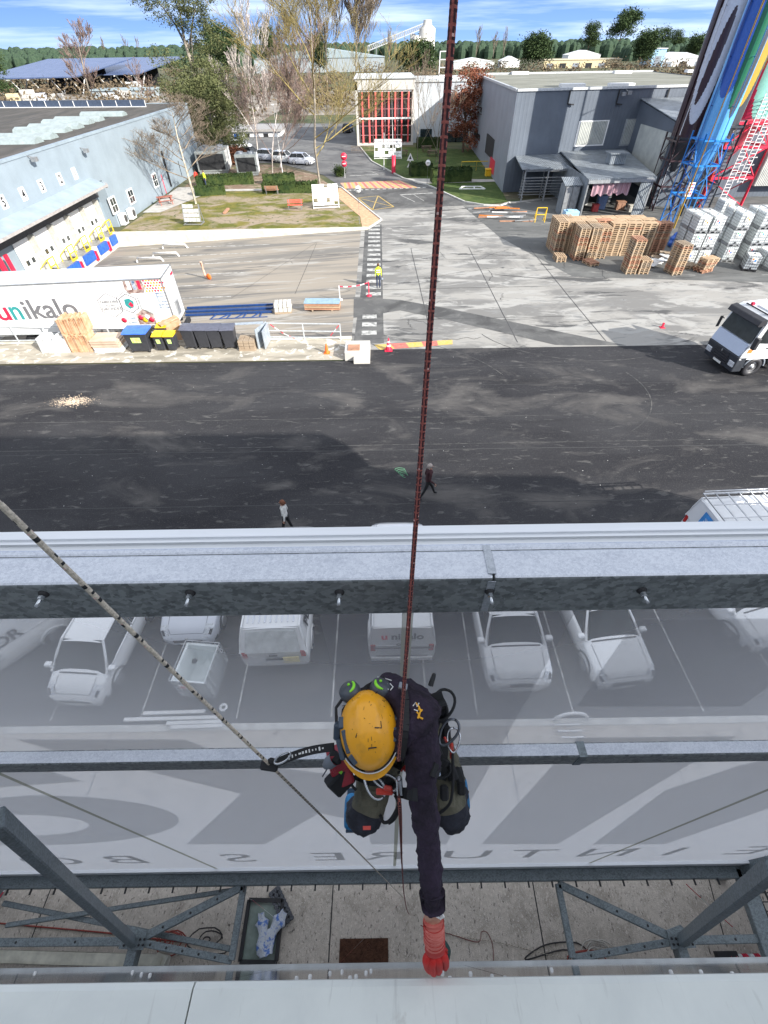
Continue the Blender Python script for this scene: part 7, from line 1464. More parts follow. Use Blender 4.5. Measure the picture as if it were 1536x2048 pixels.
# helmet
hc = D(737, 1458, 1.66); toC = (V3((0, 0, CH))-hc).normalized(); fwd = (D(745, 1535, 1.64)-D(733, 1390, 1.64)).normalized(); upv = (toC-fwd*.12).normalized(); fwd = (fwd-upv*fwd.dot(upv)).normalized(); rt = fwd.cross(upv)
def HM(x, y, z): return hc+rt*x+fwd*y+upv*z
def ring(sx, sy, z, cy=0, n=40): return [HM(sx*math.cos(2*math.pi*k_/n), cy+sy*math.sin(2*math.pi*k_/n), z) for k_ in range(n)]
v = Wk(); rows = []
for i in range(15):
    t = i/14; a_ = t*math.pi*.56; s_ = math.sin(a_); rows.append([])
    for k_ in range(48):
        ph = 2*math.pi*k_/48; x = .105*s_*math.cos(ph); y = .135*s_*math.sin(ph); z = .11*math.cos(a_)
        rid = .0065*math.exp(-((abs(x)-.035)/.010)**2) if y > -.09 and z > .0 else 0
        rows[-1].append(HM(x, y, z+rid+(.004 if abs(x) < .035 and z > .02 else 0)))
v.grid(rows, 0, True, True); hl = v.build('helmet', m_helm, wk)
def hs_pt(x, y, lift=.003):
    q = max(0, 1-(x/.105)**2-(y/.135)**2); return HM(x, y, .11*math.sqrt(q)+lift+.004*(abs(x) < .035))
v = Wk()
for (x0, y0, x1, y1) in ((-.045, -.01, -.045, .012), (-.045, .012, -.022, .010), (-.022, .070, .006, .070), (.04, .02, .046, .032)): v.tube([hs_pt(x0, y0), hs_pt((x0+x1)/2, (y0+y1)/2), hs_pt(x1, y1)], .0022, 5)
v.build('vent', m_web, hl)
v = Wk(); rr = random.Random(31)
for i in range(46):
    x, y = rr.uniform(-.08, .08), rr.uniform(-.11, .10); a_ = rr.uniform(0, 3.14); l_ = rr.uniform(.002, .014); v.tube([hs_pt(x, y, .0005), hs_pt(x+l_*math.cos(a_), y+l_*math.sin(a_), .0005)], rr.uniform(.0004, .0013), 4)
v.build('scuff_mark', m_dirt, hl)
v = Wk(); v.grid([[HM((.110+.004*j_)*math.cos(t_), .138*math.sin(t_)+.0*j_, .008-.022*j_) for t_ in [math.pi*(-.10+1.2*k_/28) for k_ in range(29)]] for j_ in range(2)]); v.build('edge_band', m_web, hl)
v = Wk(); v.grid([[HM((.112+.010*j_)*math.cos(t_), (.142+.022*j_*max(0, math.sin(t_)))*math.sin(t_), -.016-.014*j_) for t_ in [math.pi*(.02+.96*k_/28) for k_ in range(29)]] for j_ in range(2)]); v.build('visor', m_helm, hl)
v = Wk(); v.tube([HM(.114*math.cos(t_), .142*math.sin(t_), -.006) for t_ in [math.pi*(.12+.7*k_/20) for k_ in range(21)]], .0022, 6); v.build('reflective_line', m_wht, hl)
for s_ in (-1, 1):                                                # side clips, chin strap, folded ear defenders
    v = Wk(); v.bar(HM(s_*.108, -.03, .02), HM(s_*.116, .02, -.02), .03, .03); v.bar(HM(s_*.112, .02, .0), HM(s_*.098, .09, -.01), .022, .018); v.build('side_clip', M('slate_plastic', (.04, .06, .09), rough=.4), hl, bevel=.006)
    v = Wk(); v.tube([HM(s_*.112, -.02, -.01), HM(s_*.108, .0, -.06), HM(s_*.07, .05, -.12)], .008, 6); v.tube([HM(s_*.10, .06, -.02), HM(s_*.08, .06, -.10)], .007, 6); v.build('chin_strap', m_web, hl)
    c = HM(s_*.062, -.140, .018); ax = (HM(s_*.10, -.20, .11)-c).normalized(); v = Wk(); v.lathe([(.038, -.03), (.042, -.012), (.039, .006), (.028, .016), (.001, .019)], c, 22, axis=ax); ed = v.build('ear_defender', M('dark_ear_shell', (.055, .065, .08), rough=.4), hl)
    v = Wk(); u, w_ = perp(ax); v.tube([c+ax*.016+(u*math.cos(t_)+w_*math.sin(t_))*.028 for t_ in [math.pi*(-.0+.62*k_/14)+(0 if s_ > 0 else .9) for k_ in range(15)]], [.0035+.0028*math.sin(3.14*k_/14) for k_ in range(15)], 6); v.sphere(c+ax*.02+u*.010*s_, .006, 8); v.build('lime_inlay', m_lime, ed)
    v = Wk(); v.tube([c, HM(s_*.115, -.085, .0), HM(s_*.116, -.02, .012)], .006, 6); v.build('wire_arm', m_web, ed)
v = Wk(); v.bar(hs_pt(.088, .0, .004), hs_pt(.074, .075, .004), .020, .010, up=upv); v.bar(hs_pt(.070, .080, .004), hs_pt(.050, .108, .004), .024, .010, up=upv); v.bar(hs_pt(.092, -.045, .004), hs_pt(.094, -.005, .004), .026, .014, up=upv); v.build('side_rail', M('slate_plastic'), hl, bevel=.003)
v = Wk(); v.bar(hs_pt(-.095, .01, .004), hs_pt(-.088, .055, .004), .014, .010, up=upv); v.build('side_rail', M('slate_plastic'), hl, bevel=.003)
# face: nose tip and brow seen below the visor
v = Wk(); v.sphere(HM(.008, .125, -.055), .020, 10, 0, (1, 1, 1.2)); v.sphere(HM(.008, .150, -.062), .012, 8); v.build('nose', m_skin, wk)
v = Wk(); [v.sphere(HM(.008+s_*.032, .115, -.06), .008, 8) for s_ in (-1, 1)]; v.build('eye', m_wht, wk)
# prints on the sweater
def onB(px, py, ax): return D(px, py, ax)
v = Wk(); m_print = M('white_print', (.7, .7, .7)); 
for pts in (((752, 1358), (757, 1364), (753, 1369)), ((760, 1360), (766, 1366), (761, 1372)), ((768, 1362), (775, 1368), (770, 1375), (777, 1379)), ((780, 1367), (786, 1374), (781, 1380)), ((755, 1354), (770, 1357), (783, 1361)), ((826, 1412), (831, 1405), (834, 1414), (838, 1406)), ((828, 1419), (836, 1422))):
    v.tube([onW(*p_) for p_ in pts], .0022, 5)
v.build('print', m_print, wk)
v = Wk()
for pts in (((832, 1406), (838, 1414), (842, 1424)), ((836, 1418), (845, 1421)), ((840, 1424), (838, 1434), (846, 1438)), ((833, 1424), (838, 1428), (836, 1437))): v.tube([onW(*p_) for p_ in pts], .0036, 5)
v.build('print', M('amber_print', (.75, .38, .02)), wk)
# shoes
for (px, py, ax, dx) in ((924, 1585, 2.44, .0), (703, 1622, 2.44, .0)):
    c = D(px, py, ax); k_ = [c, c+V3((0, -.02, -.05)), c+V3((dx, -.08, -.07)), c+V3((dx, .10, -.06))]; sh = skin('shoe', k_, [(0, 1), (1, 2), (1, 3)], [(.05, .05), (.052, .05), (.042, .036), (.045, .045)], [m_shoe], None, sub=2, org=org); sh.location = (0, 0, 0); sh.parent = wk
    v = Wk(); v.prism([c+V3((-.035, -.08, -.12)), c+V3((.035, -.08, -.12)), c+V3((.035, .13, -.12)), c+V3((-.035, .13, -.12))], (0, 0, .02)); v.build('sole', M('shoe_sole', (.02, .05, .09)), sh, bevel=.01)
# harness
hn = MB(Matrix.Translation(-org)); 
def strap(mb, pts, w_=.018, m=0):
    q_ = []
    for a_, b_ in zip(pts, pts[1:]):
        for t_ in (0, .25, .5, .75): q_.append(onW(a_[0]+(b_[0]-a_[0])*t_, a_[1]+(b_[1]-a_[1])*t_, .006, a_[2]))
    q_.append(onW(pts[-1][0], pts[-1][1], .006, pts[-1][2])); pts = q_
    for a_, b_ in zip(pts, pts[1:]): mb.bar(a_, b_, w_*2, .008, m, up=(V3((0, 0, CH))-a_))
strap(hn, [(806, 1365, 1.60), (812, 1400, 1.54), (812, 1450, 1.50), (806, 1500, 1.53), (795, 1545, 1.62)], .012)
hr = hn.build('harness', m_web, wk)
_s = Wk(); strap(_s, [(770, 1358, 1.62), (735, 1375, 1.62), (690, 1420, 1.68), (684, 1470, 1.72)], .012); _s.build('strap', m_web, hr)
_s = Wk(); strap(_s, [(872, 1385, 1.75), (884, 1420, 1.85), (890, 1470, 1.95), (885, 1520, 1.95), (905, 1548, 1.93)], .022); _s.build('strap', m_web, hr)
_s = Wk(); strap(_s, [(865, 1538, 1.93), (895, 1552, 1.91), (925, 1545, 1.96)], .022); _s.build('strap', m_web, hr)
_s = Wk(); strap(_s, [(712, 1548, 1.95), (740, 1560, 1.92), (770, 1562, 1.92)], .022); _s.build('strap', m_web, hr)
_s = Wk(); strap(_s, [(770, 1560, 1.9), (800, 1585, 1.9), (835, 1590, 1.9)], .02); _s.build('strap', m_web, hr)
def krab(px, py, ax, L0, W0, rz, mat, par=hr, nm='carabiner', r_=.0055):
    c = D(px, py, ax); n_ = (V3((0, 0, CH))-c).normalized(); u = V3((math.cos(rz), math.sin(rz), 0)); u = (u-n_*u.dot(n_)).normalized(); w_ = n_.cross(u); v = Wk()
    v.tube([c+u*(L0/2*math.cos(t_))+w_*(W0/2*math.sin(t_)*(1+.25*math.cos(t_))) for t_ in [6.2832*k_/22 for k_ in range(23)]], r_, 7); return v.build(nm, mat, par)
m_alu = M('brushed_aluminium', (.55, .57, .6), rough=.25, metal=.9); m_aludk = M('dark_anodised', (.12, .13, .15), rough=.3, metal=.8)
krab(897, 1465, 1.80, .11, .06, .9, m_aludk); krab(748, 1570, 1.80, .11, .06, -.9, m_alu); krab(770, 1562, 1.78, .11, .05, -.4, m_alu); krab(907, 1480, 1.82, .09, .05, 1.4, m_alu, r_=.004); krab(887, 1410, 1.82, .12, .08, 1.2, m_web, r_=.006); krab(880, 1540, 1.88, .09, .06, .4, m_web)
v = Wk(); v.bar(D(752, 1583, 1.76), D(786, 1584, 1.76), .022, .016); v.bar(D(768, 1575, 1.74), D(784, 1578, 1.74), .018, .02); v.build('red_device', M('red_device', (.65, .06, .04), rough=.35), hr, bevel=.004)
v = Wk(); v.bar(D(798, 1556, 1.70), D(800, 1590, 1.70), .024, .02); v.bar(D(794, 1556, 1.69), D(802, 1558, 1.69), .02, .02); v.build('rope_clamp', m_alu, hr, bevel=.004)
v = Wk(); v.bar(D(903, 1488, 1.80), D(903, 1515, 1.84), .016, .014); v.bar(D(889, 1475, 1.80), D(895, 1488, 1.82), .012, .01); v.build('red_device', M('red_device'), hr, bevel=.003)
v = Wk(); v.bar(D(868, 1545, 1.87), D(880, 1543, 1.87), .035, .01); v.build('buckle', m_alu, hr, bevel=.003); v = Wk(); v.bar(D(798, 1370, 1.56), D(814, 1375, 1.56), .02, .012); v.build('buckle', m_gplas, hr)
def cord(nm, pts, r_, mat, par=hr):
    P_2 = [V3(p) for p in pts]; out = []
    for i in range(len(P_2)-1):
        p0, p1, p2, p3 = P_2[max(0, i-1)], P_2[i], P_2[i+1], P_2[min(len(P_2)-1, i+2)]
        for k_ in range(6): t = k_/6; out.append(.5*((2*p1)+(p2-p0)*t+(2*p0-5*p1+4*p2-p3)*t*t+(3*p1-p0-3*p2+p3)*t**3))
    out.append(P_2[-1]); v = Wk(); v.tube(out, r_, 7); return v.build(nm, mat, par)
cord('gear_loop', [D(872, 1395, 1.8), D(886, 1400, 1.75), D(894, 1425, 1.8), D(880, 1440, 1.85)], .007, m_web); cord('gear_loop', [D(880, 1440, 1.85), D(872, 1475, 1.85), D(884, 1510, 1.88)], .006, m_web)
cord('gear_loop', [D(905, 1500, 1.82), D(906, 1560, 1.80), D(902, 1600, 1.80), D(890, 1618, 1.82), D(876, 1628, 1.84)], .006, m_web); cord('gear_loop', [D(760, 1630, 1.83), D(768, 1645, 1.82), D(782, 1638, 1.80), D(796, 1610, 1.80), D(790, 1590, 1.82)], .0065, m_web); cord('gear_loop', [D(778, 1646, 1.82), D(790, 1636, 1.80), D(799, 1615, 1.8)], .007, m_web)
cord('gear_loop', [D(860, 1370, 1.7), D(868, 1350, 1.68), D(862, 1372, 1.66)], .008, m_web); cord('gear_loop', [D(708, 1552, 1.93), D(703, 1568, 1.93), D(712, 1580, 1.93)], .006, m_web)
for k_, (px, py, ax) in enumerate(((892, 1450, 1.88), (900, 1530, 1.92), (922, 1560, 1.96), (912, 1535, 1.95), (888, 1570, 1.9))):
    v = Wk(); c = D(px, py, ax); v.bar(c, c+V3((.02*(k_ % 2), -.05, -.03)), .035, .03); v.build('pouch', m_web, hr, bevel=.008)
for (px, py, ax, w_) in ((739, 1598, 1.90, .05), (893, 1600, 1.90, .05)):
    v = Wk(); c = D(px, py, ax+.012); v.bar(c+V3((-.035, 0, 0)), c+V3((.035, 0, 0)), .06, .012, up=(V3((0, 0, CH))-c)); v.build('trouser_pocket', m_olive, wk, bevel=.004)
v = Wk(); c = D(733, 1656, 1.905); v.bar(c+V3((-.015, 0, 0)), c+V3((.018, 0, .002)), .014, .003, up=(V3((0, 0, CH))-c)); v.build('red_patch', M('red_device'), wk)
# lanyard out to the rope grab on the pale rope
gA, gB = D(556, 1524, 1.70), D(668, 1494, 1.70)
ly = thing('lanyard', 'black webbing lanyard stretched from the worker to the pale rope', 'lanyard', gA); v = MB(Matrix.Translation(-gA)); up_ = toC
pts = [gA.lerp(gB, t)+V3((0, .010*math.sin(t*3.14), 0)) for t in [i/8 for i in range(9)]]
for a_, b_ in zip(pts, pts[1:]): v.bar(a_, b_, .030, .012, up=(V3((0, 0, CH))-a_))
v.build('strap', m_web, ly); v = MB(Matrix.Translation(-gA)); rr = random.Random(8)
for i in range(11):
    t = .18+.06*i; c = gA.lerp(gB, t)+(V3((0, 0, CH))-gA).normalized()*.008+V3((0, .010*math.sin(t*3.14), 0)); v.bar(c, c+(gB-gA).normalized()*rr.uniform(.004, .010), rr.uniform(.004, .014), .001, up=(V3((0, 0, CH))-c))
v.build('print', m_print, ly)
gd = thing('rope_grab', 'black rope grab clamped on the pale rope at the end of the lanyard', 'rope grab', D(538, 1532, 1.70)); v = MB(Matrix.Translation(-gd.location)); v.bar(D(522, 1529, 1.70), D(556, 1534, 1.70), .035, .03, up=toC); v.bar(D(536, 1520, 1.69), D(552, 1524, 1.69), .02, .03, up=toC); v.build('body', m_web, gd, bevel=.006)
v = MB(Matrix.Translation(-gd.location)); c = D(565, 1516, 1.67); u = (D(578, 1508, 1.67)-D(545, 1528, 1.67)).normalized(); w_ = toC.cross(u); v.tube([c+u*(.035*math.cos(t_))+w_*(.014*math.sin(t_)) for t_ in [6.2832*k_/18 for k_ in range(19)]], .004, 6); v.build('carabiner', m_alu, gd)
# cordless drill on its leash
dr = thing('cordless_drill', 'red and black cordless drill hanging at the worker side', 'drill', D(682, 1535, 1.95)); dl = dr.location.copy()
def Dr(): return MB(Matrix.Translation(-dl))
v = Dr(); v.bar(D(668, 1500, 1.90), D(682, 1532, 1.92), .075, .07, up=toC); v.bar(D(676, 1525, 1.92), D(690, 1562, 1.95), .085, .07, up=toC); v.build('body', M('drill_red', (.30, .015, .03), rough=.4), dr, bevel=.012, seg=2)
v = Dr(); v.bar(D(668, 1548, 1.90), D(692, 1572, 1.96), .10, .05, up=toC); v.bar(D(660, 1508, 1.90), D(684, 1520, 1.88), .045, .05, up=toC); v.build('battery', m_web, dr, bevel=.008)
v = Dr(); v.lathe([(.028, 0), (.026, .03), (.012, .055), (.001, .055)], D(668, 1518, 1.88), 14, axis=(-.6, -.3, -.4)); v.build('chuck', m_gplas, dr); v = Dr(); v.tube([D(659, 1530, 1.90), D(645, 1553, 1.93)], .003, 6); v.build('bit', m_aludk, dr)
v = Dr(); v.bar(D(676, 1540, 1.89), D(684, 1546, 1.89), .012, .004, up=toC); v.build('display', m_lime, dr)
# ------------------------------------------------------------------ ropes with woven sheath
def rope(name, label, pts, r_, mats, pat, n=10, step=.006, maxn=2600):
    pts = [V3(p) for p in pts]; tot = sum((b-a).length for a, b in zip(pts, pts[1:])); N = int(min(maxn, tot/step)); out = []; acc = 0; i = 0; seg = (pts[1]-pts[0]).length
    for k_ in range(N+1):
        t = tot*k_/N
        while i < len(pts)-2 and t > acc+seg: acc += seg; i += 1; seg = (pts[i+1]-pts[i]).length
        out.append(pts[i].lerp(pts[i+1], min(1, (t-acc)/seg)))
    v = MB(); v.tube(out, [r_*(1+.05*(k_ % 2)) for k_ in range(len(out))], n, smooth=False)
    c = 0
    for k_ in range(len(out)-1):
        for j_ in range(n): v.m[c] = pat(k_, j_); c += 1
    o = v.pts = None
    return one(v, name, mats, label, 'rope')
def spline(P_2, n=8):
    out = []
    for i in range(len(P_2)-1):
        p0, p1, p2, p3 = P_2[max(0, i-1)], P_2[i], P_2[i+1], P_2[min(len(P_2)-1, i+2)]
        for k_ in range(n): t = k_/n; out.append(.5*((2*p1)+(p2-p0)*t+(2*p0-5*p1+4*p2-p3)*t*t+(3*p1-p0-3*p2+p3)*t**3))
    out.append(P_2[-1]); return out
rA, rB = D(908, 0, .62), D(797, 1520, 1.50); e = (rA-rB)
m_r1 = M('rope_dark', (.035, .012, .016), rough=.9); m_r2 = M('rope_wine', (.26, .075, .06), rough=.9, var=.3, scale=200); m_r3 = M('rope_fleck', (.62, .40, .36), rough=.9)
rope('rope', 'thick dark red climbing rope running from the top of the picture to the worker', [rA+e*.9, rB], .0058, [m_r1, m_r2, m_r3], lambda k_, j_: (2 if (k_*7+j_*3) % 131 == 0 else (1 if ((k_+j_) % 5 < 3) == ((k_-j_) % 5 < 3) else 0)), step=.0035)
rope('rope', 'thinner red tail of the climbing rope dropping from the worker to the ground', spline([D(797, 1592, 1.72), D(801, 1640, 1.85), D(804, 1730, 4.2), D(809, 1795, 7.0), G(818, 1828, .12), G(846, 1853, .12), G(900, 1868, .12), G(955, 1884, .12), G(963, 1864, .12), G(975, 1866, .12), G(985, 1890, .12), G(987, 1922, .12)]), .0070, [m_r1, m_r2], lambda k_, j_: (k_+j_) % 2, n=6, step=.012)
wA, wB = D(0, 1008, .80), D(540, 1530, 1.70); e = wA-wB; m_w1 = M('rope_cream', (.46, .41, .33), rough=.9, var=.25, scale=150)
mid = wB.lerp(wA, .5)+V3((0, 0, -.008))
rope('rope', 'pale rope with black flecks crossing from the left edge down to the rope grab', spline([wA+e*.7, wA, mid, wB]), .0055, [m_w1, m_web, m_r3], lambda k_, j_: 1 if (k_ % 14 in (0, 1, 2) and (j_+k_//14*3) % 10 < 4) or (k_ % 14 in (7, 8) and (j_+k_//14*5+4) % 10 < 3) else (2 if k_ % 29 == 0 and j_ % 3 == 0 else 0), step=.0035)
rope('rope', 'lower end of the pale rope falling from the rope grab to the concrete', spline([wB, D(700, 1688, 3.6), G(808, 1796, .12), G(884, 1862, .12), G(1000, 1885, .12), G(1090, 1908, .12), G(1155, 1922, .12)]), .0060, [m_w1, m_web], lambda k_, j_: 1 if (k_+j_) % 5 == 0 else 0, n=6, step=.012)

# ------------------------------------------------------------------ small figures in the yard
def figure(label, px, py, rz, top, legs, hairm, stride=.25, arms=((.1, .0), (.1, .0)), h=1.75, hat=None, name='person', z=0, lean=0, hold=None, grp=None):
    k_ = h/1.75; J = lambda x, y, z_: V3((x*k_, y*k_, z_*k_))            # faces -Y
    s2 = stride/2
    P_2 = [J(0, 0, .98), J(0, -.01-lean*.3, 1.15), J(0, -.0-lean*.7, 1.38), J(0, .0-lean*.8, 1.48), J(0, -.01-lean, 1.55), J(0, -.015-lean, 1.63), J(0, -.01-lean, 1.70),
         J(.17, 0-lean*.7, 1.42), J(.22, .02+arms[0][0]*.3-lean*.5, 1.14), J(.23, .02-arms[0][1]-lean*.3, .90), J(.23, -.02-arms[0][1]-lean*.3, .82),
         J(-.17, 0-lean*.7, 1.42), J(-.22, .02+arms[1][0]*.3-lean*.5, 1.14), J(-.23, .02-arms[1][1]-lean*.3, .90), J(-.23, -.02-arms[1][1]-lean*.3, .82),
         J(.09, 0, .93), J(.10, -s2*.6-.02, .50), J(.10, -s2, .10), J(.10, -s2-.13, .04), J(-.09, 0, .93), J(-.10, s2*.5-.02, .50), J(-.10, s2, .10), J(-.10, s2-.13, .04)]
    rr_ = [.125, .12, .145, .09, .052, .078, .085, .062, .045, .034, .028, .062, .045, .034, .028, .095, .062, .045, .04, .095, .062, .045, .04]
    E_ = [(0, 1), (1, 2), (2, 3), (3, 4), (4, 5), (5, 6), (3, 7), (7, 8), (8, 9), (9, 10), (3, 11), (11, 12), (12, 13), (13, 14), (0, 15), (15, 16), (16, 17), (17, 18), (0, 19), (19, 20), (20, 21), (21, 22)]
    S_ = [0, 0, 0, 2, 2, 2, 0, 0, 0, 2, 0, 0, 0, 2, 1, 1, 1, 3, 1, 1, 1, 3]
    for b_ in (10, 14):                                          # five fingers
        for f_ in range(5):
            i = len(P_2); o_ = P_2[b_]; s_ = 1 if o_.x > 0 else -1
            if f_ < 4: P_2 += [o_+J(0, -.03+.02*f_, -.02), o_+J(0, -.04+.022*f_, -.07-.01*(f_ in (1, 2)))]
            else: P_2 += [o_+J(-.01*s_, -.03, .02), o_+J(-.02*s_, -.06, -.03)]
            rr_ += [.010, .008]; E_.append((i, i+1)); S_.append(2)
    o = skin(name, P_2, E_, [r_*k_ for r_ in rr_], [top, legs, m_skin, m_web], S_, sub=1, roots=[0])
    o.location = G(px, py, z); o.rotation_euler = (0, 0, rz); tag(o, label, 'person', grp)
    v = MB(); c = J(0, .0-lean, 1.70)
    if hat: v.lathe([(.105, -.01), (.10, .05), (.07, .10), (.001, .115)], c, 14); v.box(-.06, .06, -.15+c.y, -.05+c.y, c.z-.01, c.z+.01); v.build('helmet', hat, o)
    v = MB(); v.sphere(c+J(0, .015, -.01), .098, 12, 0, (1, 1.05, 1.05)); 
    for q in range(26): a_ = q*.7; v.bar(c+J(.08*math.cos(a_), .03+.07*math.sin(a_), .02), c+J(.10*math.cos(a_), .05+.08*abs(math.sin(a_)), -.10), .02, .02)
    v.build('hair', hairm, o)
    v = MB(); v.sphere(J(0, -.105-lean, 1.645), .017, 6); v.build('nose', m_skin, o); v = MB(); [v.sphere(J(s_*.032, -.088-lean, 1.665), .009, 6) for s_ in (-1, 1)]; v.build('eye', m_web, o)
    return o
m_hv = M('hi_vis_yellow', (.62, .80, .03), rough=.7, var=.1, scale=8); m_hvr = M('hi_vis_red', (.75, .06, .04), rough=.7); m_jean = M('dark_jeans', (.03, .045, .09), rough=.9); m_hair = M('brown_hair', (.10, .05, .025), rough=.8); m_wsw = M('cream_sweater', (.60, .60, .57), rough=.95, var=.1, scale=10); m_dj = M('dark_red_jacket', (.05, .018, .022), rough=.9)
f1 = figure('person in a yellow high visibility jacket and jeans, seen from behind at the crosswalk', 757, 577, math.pi+.1, m_hv, m_jean, m_hair, .12, ((.0, .05), (.0, .08)))
v = MB(); v.box(-.16, .16, .09, .155, 1.18, 1.22); v.box(-.15, .15, .09, .15, 1.32, 1.36); v.build('reflective_band', m_wht, f1)
hh = thing('hand_held_helmet', 'dark helmet carried in the right hand of the yellow jacketed person', 'helmet', f1.matrix_basis @ V3((-.28, -.10, .62))); v = MB(); v.lathe([(.12, 0), (.115, .06), (.08, .12), (.001, .13)], n=16); v.build('shell', m_gplas, hh); v = MB(); v.tube([(.1, 0, 0), (.05, 0, .22), (-.1, 0, 0)], .008, 5); v.build('strap', m_web, hh)
figure('person with brown hair in a cream sweater and black trousers walking left', 578, 1064, -math.pi/2-.1, m_wsw, m_web, M('auburn_hair', (.16, .06, .03), rough=.8), .35, ((.1, .0), (.1, .1)), h=1.68)
figure('person in a dark red jacket and black trousers striding behind the climbing rope', 853, 995, math.pi/2+.3, m_dj, m_web, M('grey_hair', (.35, .30, .27)), .75, ((.1, .1), (.1, .2)), lean=.06)
figure('person in a red jacket standing by the hedge near the warehouse', 397, 372, .5, m_hvr, m_jean, m_hair, .1, grp=None); figure('person in a yellow high visibility jacket by the hedge near the warehouse', 413, 374, -.6, m_hv, m_jean, m_hair, .1)
# green chalk scribble, litter and spilled sand on the road
v = MB(); c = G(800, 945, .01)
for q in range(5): v.tube([c+V3((.22*math.cos(t_)*(1-.1*q)+.05*q, .12*math.sin(t_)-.10*q+.2, 0)) for t_ in [6.28*k_/14 for k_ in range(12)]], .012, 4)
struct(v, 'green_chalk_mark', M('green_chalk', (.12, .30, .18)))
v = MB(); c = G(145, 803, .005); rr = random.Random(77); vs, fs = [], []
for i in range(900):
    x, y = rr.gauss(0, .62), rr.gauss(0, .22); s_ = rr.uniform(.01, .05)*(1.6-min(1.4, abs(x))); s_ = max(.01, s_); o = len(vs); vs += [c+V3((x, y, 0)), c+V3((x+s_, y, .0)), c+V3((x+s_*.5, y+s_*.7, .02))]; fs.append((o, o+1, o+2))
v.add(vs, fs); tag(v.build('spilled_sand', M('pale_sand', (.60, .48, .36), rough=1)), 'pale sand spilled in a streak on the dark road', 'sand', kind='stuff')
v = MB(); vs, fs = [], []
for i in range(150):
    px, py = rr.uniform(0, 1536), rr.uniform(700, 1040); c = G(px, py, .006); s_ = rr.uniform(.015, .05); a_ = rr.uniform(0, 6); o = len(vs); vs += [c, c+V3((s_*math.cos(a_), s_*math.sin(a_), .004)), c+V3((s_*.6*math.cos(a_+1), s_*.6*math.sin(a_+1), .01))]; fs.append((o, o+1, o+2))
v.add(vs, fs); tag(v.build('litter', m_plate), 'tiny pale scraps scattered over the dark road', 'litter', kind='stuff')
# ------------------------------------------------------------------ street furniture on the green and beyond
def board(label, px, py, w_, h_, rows_, mat, rz=0, dens=.85, cat='display rack', lean=.35):
    t = thing('display_rack', label, cat, G(px, py, .05), rz); v = MB(); rr = random.Random(int(px))
    for x in (-w_/2, w_/2): v.bar((x, 0, .25), (x*.96, lean*h_, .25+h_), .07); v.bar((x, -.3, .08), (x, .9, .08), .08); v.bar((x*.96, lean*h_, .25+h_), (x, .9, .1), .06)
    v.bar((-w_/2, -.25, .12), (w_/2, -.25, .12), .08); v.bar((-w_/2, .85, .12), (w_/2, .85, .12), .08); v.build('frame', m_wht if mat is m_wht else m_steel, t)
    for i in range(rows_):
        z0 = .3+h_*i/rows_; z1 = z0+h_/rows_*.82; x = -w_/2+.05; v = MB()
        while x < w_/2-.1:
            l_ = rr.uniform(.25, .9); x1 = min(w_/2-.04, x+l_)
            if rr.random() < dens: v.prism([(x, lean*(z0-.25)-.05, z0), (x1-.04, lean*(z0-.25)-.05, z0), (x1-.04, lean*(z1-.25)-.05, z1), (x, lean*(z1-.25)-.05, z1)], (0, .04, 0))
            x = x1
        if v.f: v.build('board', mat, t)
    return t
board('large white slatted sample rack standing on the green', 653, 416, 2.9, 1.9, 6, m_wht, .12)
board('small grey slatted sample rack on the lawn below the bare tree', 387, 450, 1.75, 1.5, 4, M('grey_board', (.42, .43, .42), rough=.6), -.05, .97)
board('tall white sample rack on the grass in front of the office', 776, 318, 4.4, 2.2, 6, m_wht, -.05, .8)
def bench(label, px, py, rz, mat):
    t = thing('park_bench', label, 'bench', G(px, py, .04), rz); v = MB(); [v.box(-.85, .85, -.25+i*.13, -.15+i*.13, .42, .46) for i in range(4)]; v.build('seat', mat, t); v = MB(); [v.prism([(-.85, .28+i*.03, .55+i*.13), (.85, .28+i*.03, .55+i*.13), (.85, .30+i*.03, .65+i*.13), (-.85, .30+i*.03, .65+i*.13)], (0, .03, 0)) for i in range(3)]; v.build('backrest', mat, t)
    for x in (-.7, .7): v = MB(); v.bar((x, -.2, 0), (x, -.2, .42), .06); v.bar((x, .25, 0), (x, .36, .95), .06); v.bar((x, -.2, .40), (x, .25, .40), .06); v.build('leg', m_steel, t)
bench('red slatted bench on the green beside the white rack', 591, 419, 0, M('bench_red', (.48, .10, .06), var=.15)); bench('brown bench in front of the hedge', 545, 388, math.pi, m_woodred)
def picnic(label, px, py, rz, mat, grp=None):
    t = thing('picnic_table', label, 'picnic table', G(px, py, .06), rz, grp); v = MB(); [v.box(-.9, .9, -.36+i*.15, -.23+i*.15, .72, .76) for i in range(5)]; v.build('table_top', mat, t)
    for s_ in (-1, 1): v = MB(); [v.box(-.9, .9, s_*.72-.12+i*.13, s_*.72-.01+i*.13, .43, .47) for i in range(2)]; v.build('seat', mat, t)
    v = MB()
    for x in (-.65, .65): v.bar((x, -.3, .72), (x, -.65, 0), .09, .05); v.bar((x, .3, .72), (x, .65, 0), .09, .05); v.bar((x, -.8, .40), (x, .8, .40), .1, .05)
    v.build('trestle', mat, t)
picnic('reddish picnic table on the patio by the warehouse', 333, 408, .5, M('table_redwood', (.28, .09, .06), var=.2)); picnic('dark picnic table on the grass, nearest the office wing', 865, 312, .2, m_bark); picnic('dark picnic table on the grass behind the first one', 853, 303, .1, m_bark); picnic('dark picnic table in the shade beside the tall white rack', 805, 312, -.1, m_bark)
v = MB(); p = G(452, 424, .05); v.box(p.x-.15, p.x+.15, p.y-.8, p.y+1.2, .05, .2); one(v, 'timber_beam', m_woodred, 'dark timber beam lying flat on the lawn', 'beam')
